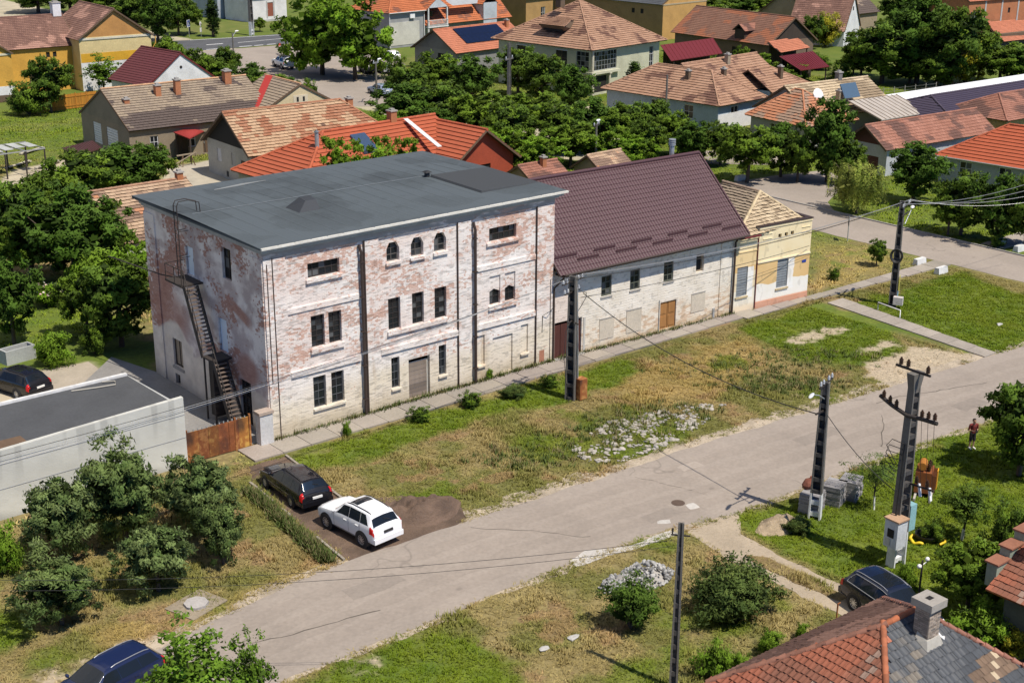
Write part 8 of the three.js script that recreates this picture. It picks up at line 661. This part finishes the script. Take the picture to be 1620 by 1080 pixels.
{ const t = thing('black_tub', 'black round tub with a yellow hose beside it on the lawn', 'tub', G(1466, 854)); let b = new MB(); b.geo(new THREE.LatheGeometry([[0.4, 0], [0.52, 0.34], [0.55, 0.34], [0.5, 0.05], [0.1, 0.05]].map(p => new THREE.Vector2(...p)), 22)); b.build('tub_shell', mats.black, t); b = new MB(); b.tube([[0.5, 0.3, 0.2], [0.62, 0.3, 0.1]], 0.04, 6); b.build('handle', mats.iron, t); }
{ const p = G(1455, 856), b = new MB(), q = []; for (let i = 0; i <= 16; i++) { const a = 2.2 + i / 16 * 3.0; q.push([p[0] + Math.cos(a) * 0.42, 0.08 + 0.05 * Math.sin(i), p[2] + Math.sin(a) * 0.42]); } b.tube(q, 0.075, 8); top(b, 'yellow_hose', M(0.75, 0.55, 0.02, { roughness: 0.5 }), 'thick curved yellow hose piece lying on the lawn beside the black tub', 'hose'); const c = G(1492, 862), d = new MB(); d.tube([[c[0] - 0.25, 0.1, c[2]], [c[0], 0.2, c[2] + 0.1], [c[0] + 0.25, 0.12, c[2] - 0.05]], 0.06, 8); d.tube([[c[0] + 0.1, 0.12, c[2] - 0.2], [c[0] + 0.2, 0.3, c[2] - 0.1]], 0.05, 6); top(d, 'yellow_toy', M(0.75, 0.5, 0.02, { roughness: 0.5 }), 'small yellow toy lying on the lawn right of the tub', 'toy'); }
{ const t = thing('manhole_slab', 'pale octagonal concrete manhole cover on a square slab in the dry grass', 'manhole', G(310, 957), 0.3); let b = new MB(); b.box(-1.0, 0, -0.85, 1.0, 0.05, 0.85); b.build('slab', P(0.36, 0.3, 0.22), t); b = new MB(); b.cyl(0, 0.052, 0.14, 0, 0.55, 0.52, 8); b.build('cover', P(0.5, 0.47, 0.45), t); }
{ const b = new MB(); const p = G(1073, 796); b.cyl(p[0], 0.02, 0.03, p[2], 0.34, 0.34, 18); b.build; top(b, 'manhole_lid', M(0.12, 0.08, 0.06, { map: grain }), 'round rusty manhole lid set in the road', 'manhole lid'); }
for (const [px, lab] of [[[1455, 418], 'white concrete block on the near side of the pavement end'], [[1489, 432], 'white concrete block on the far side of the pavement end'], [[1581, 388], 'white concrete block at the footpath across the side road'], [[1613, 397], 'white concrete block cut by the right edge across the side road'], [[1171, 285], 'long white concrete block on the grass by the square']]) { const b = new MB(), p = G(...px); b.hex([[p[0] - 0.6, 0, p[2] + 0.25], [p[0] + 0.6, 0, p[2] + 0.25], [p[0] + 0.6, 0, p[2] - 0.25], [p[0] - 0.6, 0, p[2] - 0.25]], [[p[0] - 0.57, 0.5, p[2] + 0.17], [p[0] + 0.57, 0.5, p[2] + 0.17], [p[0] + 0.57, 0.5, p[2] - 0.17], [p[0] - 0.57, 0.5, p[2] - 0.17]].map(q => { const d = 0; return q; })); top(b, 'kerb_block', P(0.78, 0.78, 0.76), lab, 'concrete block'); }
{ const t = thing('stone_trough', 'long grey concrete trough at the edge of the left garden', 'trough', G(28, 570), 0.15); let b = new MB(); b.box(-1.0, 0, -0.45, 1.0, 0.9, -0.33); b.box(-1.0, 0, 0.33, 1.0, 0.9, 0.45); b.box(-1.0, 0, -0.33, -0.88, 0.9, 0.33); b.box(0.88, 0, -0.33, 1.0, 0.9, 0.33); b.build('trough_wall', P(0.45, 0.47, 0.46), t); b = new MB(); b.box(-0.87, 0.2, -0.32, 0.87, 0.6, 0.32); b.build('soil', mats.dark, t); }
{ const t = thing('wooden_fence', 'orange stained board fence behind the left lawn', 'fence', G(68, 178), 4.0 * Math.PI / 180), W = 7.2; const r = rng(8); for (let s = 0; s < 5; s++) { const g = new MB(); for (let i = 0; i < 9; i++) { const k = 0.8 + 0.35 * r(); g.col = [k, k, k]; const x = s * W / 5 + 0.1 + i * (W / 5 - 0.1) / 9; g.box(x + 0.008, 0.08, -0.02, x + (W / 5 - 0.1) / 9 - 0.008, 1.85 + 0.04 * r(), 0.01); } g.build('board_panel', mats.fwood, t); const p = new MB(); p.box(s * W / 5, 0, -0.06, s * W / 5 + 0.1, 2.0, 0.06); p.build('fence_post', M(0.45, 0.18, 0.02), t); } const b = new MB(); for (const y of [0.4, 1.5]) b.box(0, y, 0.012, W, y + 0.12, 0.06); b.build('rail', M(0.52, 0.22, 0.025, { map: streak }), t); }
{ const t = thing('greenhouse_frame', 'open steel frame of a greenhouse at the left edge', 'frame', G(12, 275), 0.05); let b = new MB(); for (const x of [-3, -1, 1, 3]) for (const z of [-2.2, 2.2]) b.cb(x, 0, z, 0.12, 2.4, 0.12); b.build('post', mats.iron, t); b = new MB(); for (const x of [-3, -1, 1, 3]) b.bar([x, 2.4, -2.3], [x, 2.5, 2.3], 0.1, 0.1); for (const z of [-2.2, 0, 2.2]) b.bar([-3.1, 2.48, z], [3.1, 2.48, z], 0.1, 0.1); b.build('roof_beam', mats.zinc, t); const r = rng(4); for (let i = 0; i < 5; i++) { b = new MB(); b.box(-3 + i * 1.25, 2.55, -2 + r(), -2.1 + i * 1.25, 2.6, 1.6 - r()); b.build('corrugated_sheet', P(0.5, 0.52, 0.5), t); } }
{ for (const [px, lab] of [[[50, 240], 'pale plank lying on the left lawn, upper one'], [[28, 262], 'pale plank lying on the left lawn by the steel frame'], [[75, 262], 'stack of pale boards in the left yard']]) { const b = new MB(), p = G(...px); b.bar(add(p, [-1.6, 0.1, 0.8]), add(p, [1.6, 0.16, -0.8]), 0.35, 0.12); b.bar(add(p, [-1.3, 0.24, 1.1]), add(p, [1.4, 0.28, -0.5]), 0.25, 0.08); top(b, 'plank', P(0.6, 0.55, 0.45), lab, 'plank'); } const t = thing('saw_horse', 'wooden saw horse standing in the yard behind the mill', 'saw horse', G(296, 262)); const b = new MB(); for (const s of [-1, 1]) { b.bar([-0.7, 0, s * 0.4], [-0.4, 1.2, 0], 0.08, 0.08); b.bar([0.7, 0, s * 0.4], [0.4, 1.2, 0], 0.08, 0.08); } b.build('leg', mats.wood, t); const c = new MB(); c.bar([-1.1, 1.15, 0], [1.1, 1.2, 0.05], 0.12, 0.12); c.bar([-1.6, 0.5, 0.7], [1.0, 1.3, 0.1], 0.08, 0.08); c.build('beam', mats.mud, t); }
{ const list = [[[340, 962], 'flat pale stone on the dry grass at lower left'], [[612, 521], null]].slice(0, 0); for (const [px, lab] of [[[1582, 514], 'flat pale stone slab in the long grass right of the footpath'], [[906, 1010], 'pale stone in the matted dry grass near the bottom'], [[862, 1028], 'brownish flat stone in the matted grass near the bottom']]) { const b = new MB(), p = G(...px); b.geo(rock(px[0], 0.22), new THREE.Matrix4().makeTranslation(p[0], 0.05, p[2]).multiply(new THREE.Matrix4().makeScale(1.4, 0.35, 0.9))); top(b, 'flat_stone', mats.stone, lab, 'stone'); } }
{ const t = thing('rusty_stake', 'thin rusty stake in front of the near tiled roof', 'stake', G(1323, 985)); const b = new MB(); b.bar([0, 0, 0], [0.02, 0.9, 0], 0.05, 0.05); b.build('stake_bar', mats.rust, t); const c = new MB(); c.bar([0, 0.88, 0], [0.16, 0.9, 0.02], 0.04, 0.04); c.build('bent_tip', mats.rust, t); const q = thing('yard_post', 'black metal post with small white lamps by the dark blue car', 'post', G(1452, 960)); const d = new MB(); d.cyl(0, 0, 2.2, 0, 0.05, 0.04, 8); d.build('shaft', mats.iron, q); const e = new MB(); e.geo(new THREE.SphereGeometry(0.1, 10, 8), new THREE.Matrix4().makeTranslation(-0.2, 2.0, 0)); e.geo(new THREE.SphereGeometry(0.1, 10, 8), new THREE.Matrix4().makeTranslation(0.35, 2.15, 0)); e.bar([-0.2, 1.95, 0], [0.35, 2.05, 0], 0.03, 0.03); e.build('lamp_globe', mats.plastic, q); }
{ // wire fence in the upper right meadow
  const t = thing('wire_fence', 'thin wire fence on the meadow below the upper right grove', 'fence', G(1345, 165)), A = G(1345, 165), B = G(1480, 150), n = 8; for (let i = 0; i <= n; i++) { const p = sub(lerp3(A, B, i / n), A), b = new MB(); b.cyl(p[0], 0, 1.7, p[2], 0.07, 0.06, 6); b.build('fence_post', mats.concrete, t); } const m = new MB(); for (const y of [0.3, 0.7, 1.1, 1.5]) m.tube([[0, y, 0], [B[0] - A[0], y, B[2] - A[2]]], 0.012, 4); m.build('wire', mats.wire, t); }
// ------------------------------------------------------------ the person on the lawn
{
  const caps = (list, box, res, sm, name, mat, parent) => { const mc = new MarchingCubes(res, mat, false, false, 400000); mc.isolation = 0; mc.reset(); const [x0, y0, z0, S] = box; for (let k = 0; k < res; k++) for (let j = 0; j < res; j++) for (let i = 0; i < res; i++) { const x = x0 + S * i / res, y = y0 + S * j / res, z = z0 + S * k / res; let d = 1; for (const [a, b, ra, rb] of list) { const bx = b[0] - a[0], by = b[1] - a[1], bz = b[2] - a[2], L = bx * bx + by * by + bz * bz || 1e-9, t = clamp(((x - a[0]) * bx + (y - a[1]) * by + (z - a[2]) * bz) / L), q = Math.hypot(x - a[0] - bx * t, y - a[1] - by * t, z - a[2] - bz * t) - mix(ra, rb, t); const h = clamp(0.5 + 0.5 * (d - q) / sm); d = mix(d, q, h) - sm * h * (1 - h); } mc.field[i + j * res + k * res * res] = -d; } mc.update(); const n = mc.count, P = mc.positionArray, N = mc.normalArray, pos = new Float32Array(n * 3), nor = new Float32Array(n * 3); for (let i = 0; i < n; i++) for (let c = 0; c < 3; c++) { pos[i * 3 + c] = (P[i * 3 + c] + 1) / 2 * S + box[c]; nor[i * 3 + c] = N[i * 3 + c]; } const g = new THREE.BufferGeometry(); g.setAttribute('position', new THREE.BufferAttribute(pos, 3)); g.setAttribute('normal', new THREE.BufferAttribute(nor, 3)); return g; };
  const t = thing('person', 'person in dark red top and dark shorts standing on the lawn with a phone', 'person', G(1537, 709), -0.5);
  const skin = new THREE.MeshStandardMaterial({ color: new THREE.Color().setRGB(0.42, 0.25, 0.17), roughness: 0.6 }); const body = [[[0, 1.35, 0], [0, 1.5, 0.01], 0.055, 0.052], [[-0.14, 1.36, 0], [0.14, 1.36, 0], 0.07, 0.07], [[0, 1.32, 0], [0, 1.0, 0], 0.13, 0.12], [[0, 1.0, 0], [0, 0.9, 0], 0.125, 0.13], [[-0.085, 0.9, 0], [-0.1, 0.5, 0.02], 0.085, 0.055], [[-0.1, 0.5, 0.02], [-0.11, 0.08, -0.01], 0.055, 0.036], [[-0.11, 0.05, -0.03], [-0.13, 0.035, 0.16], 0.042, 0.03], [[0.085, 0.9, 0], [0.09, 0.5, 0.03], 0.085, 0.055], [[0.09, 0.5, 0.03], [0.1, 0.08, 0], 0.055, 0.036], [[0.1, 0.05, -0.02], [0.12, 0.035, 0.17], 0.042, 0.03], [[-0.2, 1.36, 0], [-0.25, 1.08, -0.02], 0.05, 0.04], [[-0.25, 1.08, -0.02], [-0.12, 1.1, 0.24], 0.038, 0.028], [[0.2, 1.36, 0], [0.25, 1.08, -0.03], 0.05, 0.04], [[0.25, 1.08, -0.03], [0.1, 1.12, 0.24], 0.038, 0.028]];
  const head = [[[0, 1.6, 0.02], [0, 1.63, 0.03], 0.088, 0.088], [[0, 1.53, 0.065], [0, 1.58, 0.06], 0.05, 0.06], [[0, 1.48, 0], [0, 1.55, 0.02], 0.05, 0.055], [[0, 1.6, 0.11], [0, 1.57, 0.128], 0.012, 0.016], [[-0.088, 1.59, 0.01], [-0.09, 1.565, 0.01], 0.018, 0.012], [[0.088, 1.59, 0.01], [0.09, 1.565, 0.01], 0.018, 0.012], [[-0.03, 1.54, 0.108], [0.03, 1.54, 0.108], 0.009, 0.009]];
  const hand = s => { const w = [s * -0.11, 1.11, 0.25], o = []; o.push([w, add(w, [s * 0.03, 0.015, 0.06]), 0.026, 0.032]); for (let i = 0; i < 4; i++) { const k = add(w, [s * (0.055 - i * 0.004), 0.045 - i * 0.018, 0.075 - i * 0.008]), L = [0.035, 0.04, 0.037, 0.028][i]; o.push([k, add(k, [s * 0.02, 0.004, L]), 0.0095, 0.009]); o.push([add(k, [s * 0.02, 0.004, L]), add(k, [s * 0.055, 0.006, L * 0.8]), 0.009, 0.008]); } o.push([add(w, [0, 0.03, 0.02]), add(w, [s * 0.02, 0.07, 0.05]), 0.012, 0.01]); o.push([add(w, [s * 0.02, 0.07, 0.05]), add(w, [s * 0.045, 0.085, 0.075]), 0.01, 0.009]); return o; };
  const gs = [caps(body, [-0.95, -0.05, -0.95, 1.9], 110, 0.05), caps(head, [-0.17, 1.4, -0.14, 0.34], 70, 0.02), caps(hand(1), [-0.2, 1.0, 0.17, 0.24], 60, 0.008), caps(hand(-1), [-0.04, 1.0, 0.17, 0.24], 60, 0.008)];
  const bm = new THREE.Mesh(mergeGeometries(gs), skin); bm.name = 'body'; bm.castShadow = true; t.add(bm);
  const cl = (name, list, res, c) => { const m = new THREE.Mesh(caps(list, [-0.95, -0.05, -0.95, 1.9], res, 0.04), new THREE.MeshStandardMaterial({ color: new THREE.Color().setRGB(...c), roughness: 0.85 })); m.name = name; m.castShadow = true; t.add(m); return m; };
  cl('red_top', [[[-0.14, 1.37, 0], [0.14, 1.37, 0], 0.083, 0.083], [[0, 1.3, 0], [0, 0.95, 0], 0.148, 0.145], [[-0.2, 1.36, 0], [-0.235, 1.17, -0.01], 0.066, 0.062], [[0.2, 1.36, 0], [0.235, 1.17, -0.01], 0.066, 0.062]], 110, [0.16, 0.022, 0.02]); cl('dark_shorts', [[[0, 0.96, 0], [0, 0.88, 0], 0.14, 0.145], [[-0.085, 0.88, 0], [-0.1, 0.52, 0.02], 0.1, 0.085], [[0.085, 0.88, 0], [0.095, 0.52, 0.03], 0.1, 0.085]], 110, [0.02, 0.018, 0.02]); cl('white_shoes', [[[-0.11, 0.06, -0.04], [-0.13, 0.045, 0.18], 0.052, 0.04], [[0.1, 0.06, -0.03], [0.12, 0.045, 0.19], 0.052, 0.04]], 110, [0.75, 0.75, 0.75]); cl('hair', [[[0, 1.64, 0.0], [0, 1.66, 0.02], 0.092, 0.086], [[0, 1.58, -0.03], [0, 1.62, -0.02], 0.08, 0.085]], 110, [0.02, 0.014, 0.01]);
  const e = new MB(); for (const s of [-1, 1]) e.geo(new THREE.SphereGeometry(0.011, 8, 6), new THREE.Matrix4().makeTranslation(s * 0.034, 1.605, 0.107)); e.build('eyes', mats.black, t);
  const b = thing('shoulder_bag', 'small black bag hanging at the side of the person on the lawn', 'bag', t.position.toArray(), -0.5); const bb = new MB(); bb.box(0.14, 0.86, -0.2, 0.3, 1.08, -0.02); bb.build('bag_body', mats.black, b); const st = new MB(); st.tube([[0.22, 1.08, -0.1], [0.12, 1.3, -0.14], [-0.06, 1.46, -0.03], [-0.1, 1.4, 0.1], [0.1, 1.2, 0.17], [0.22, 1.08, -0.03]], 0.012, 5); st.build('strap', mats.black, b);
  const ph = new MB(); ph.box(-0.035, 1.1, 0.32, 0.035, 1.22, 0.335); const pm = top(ph, 'phone', mats.black, 'black phone held in both hands of the person on the lawn', 'phone'); pm.position.copy(t.position); pm.rotation.y = -0.5;
}
renderer.render(scene, camera);
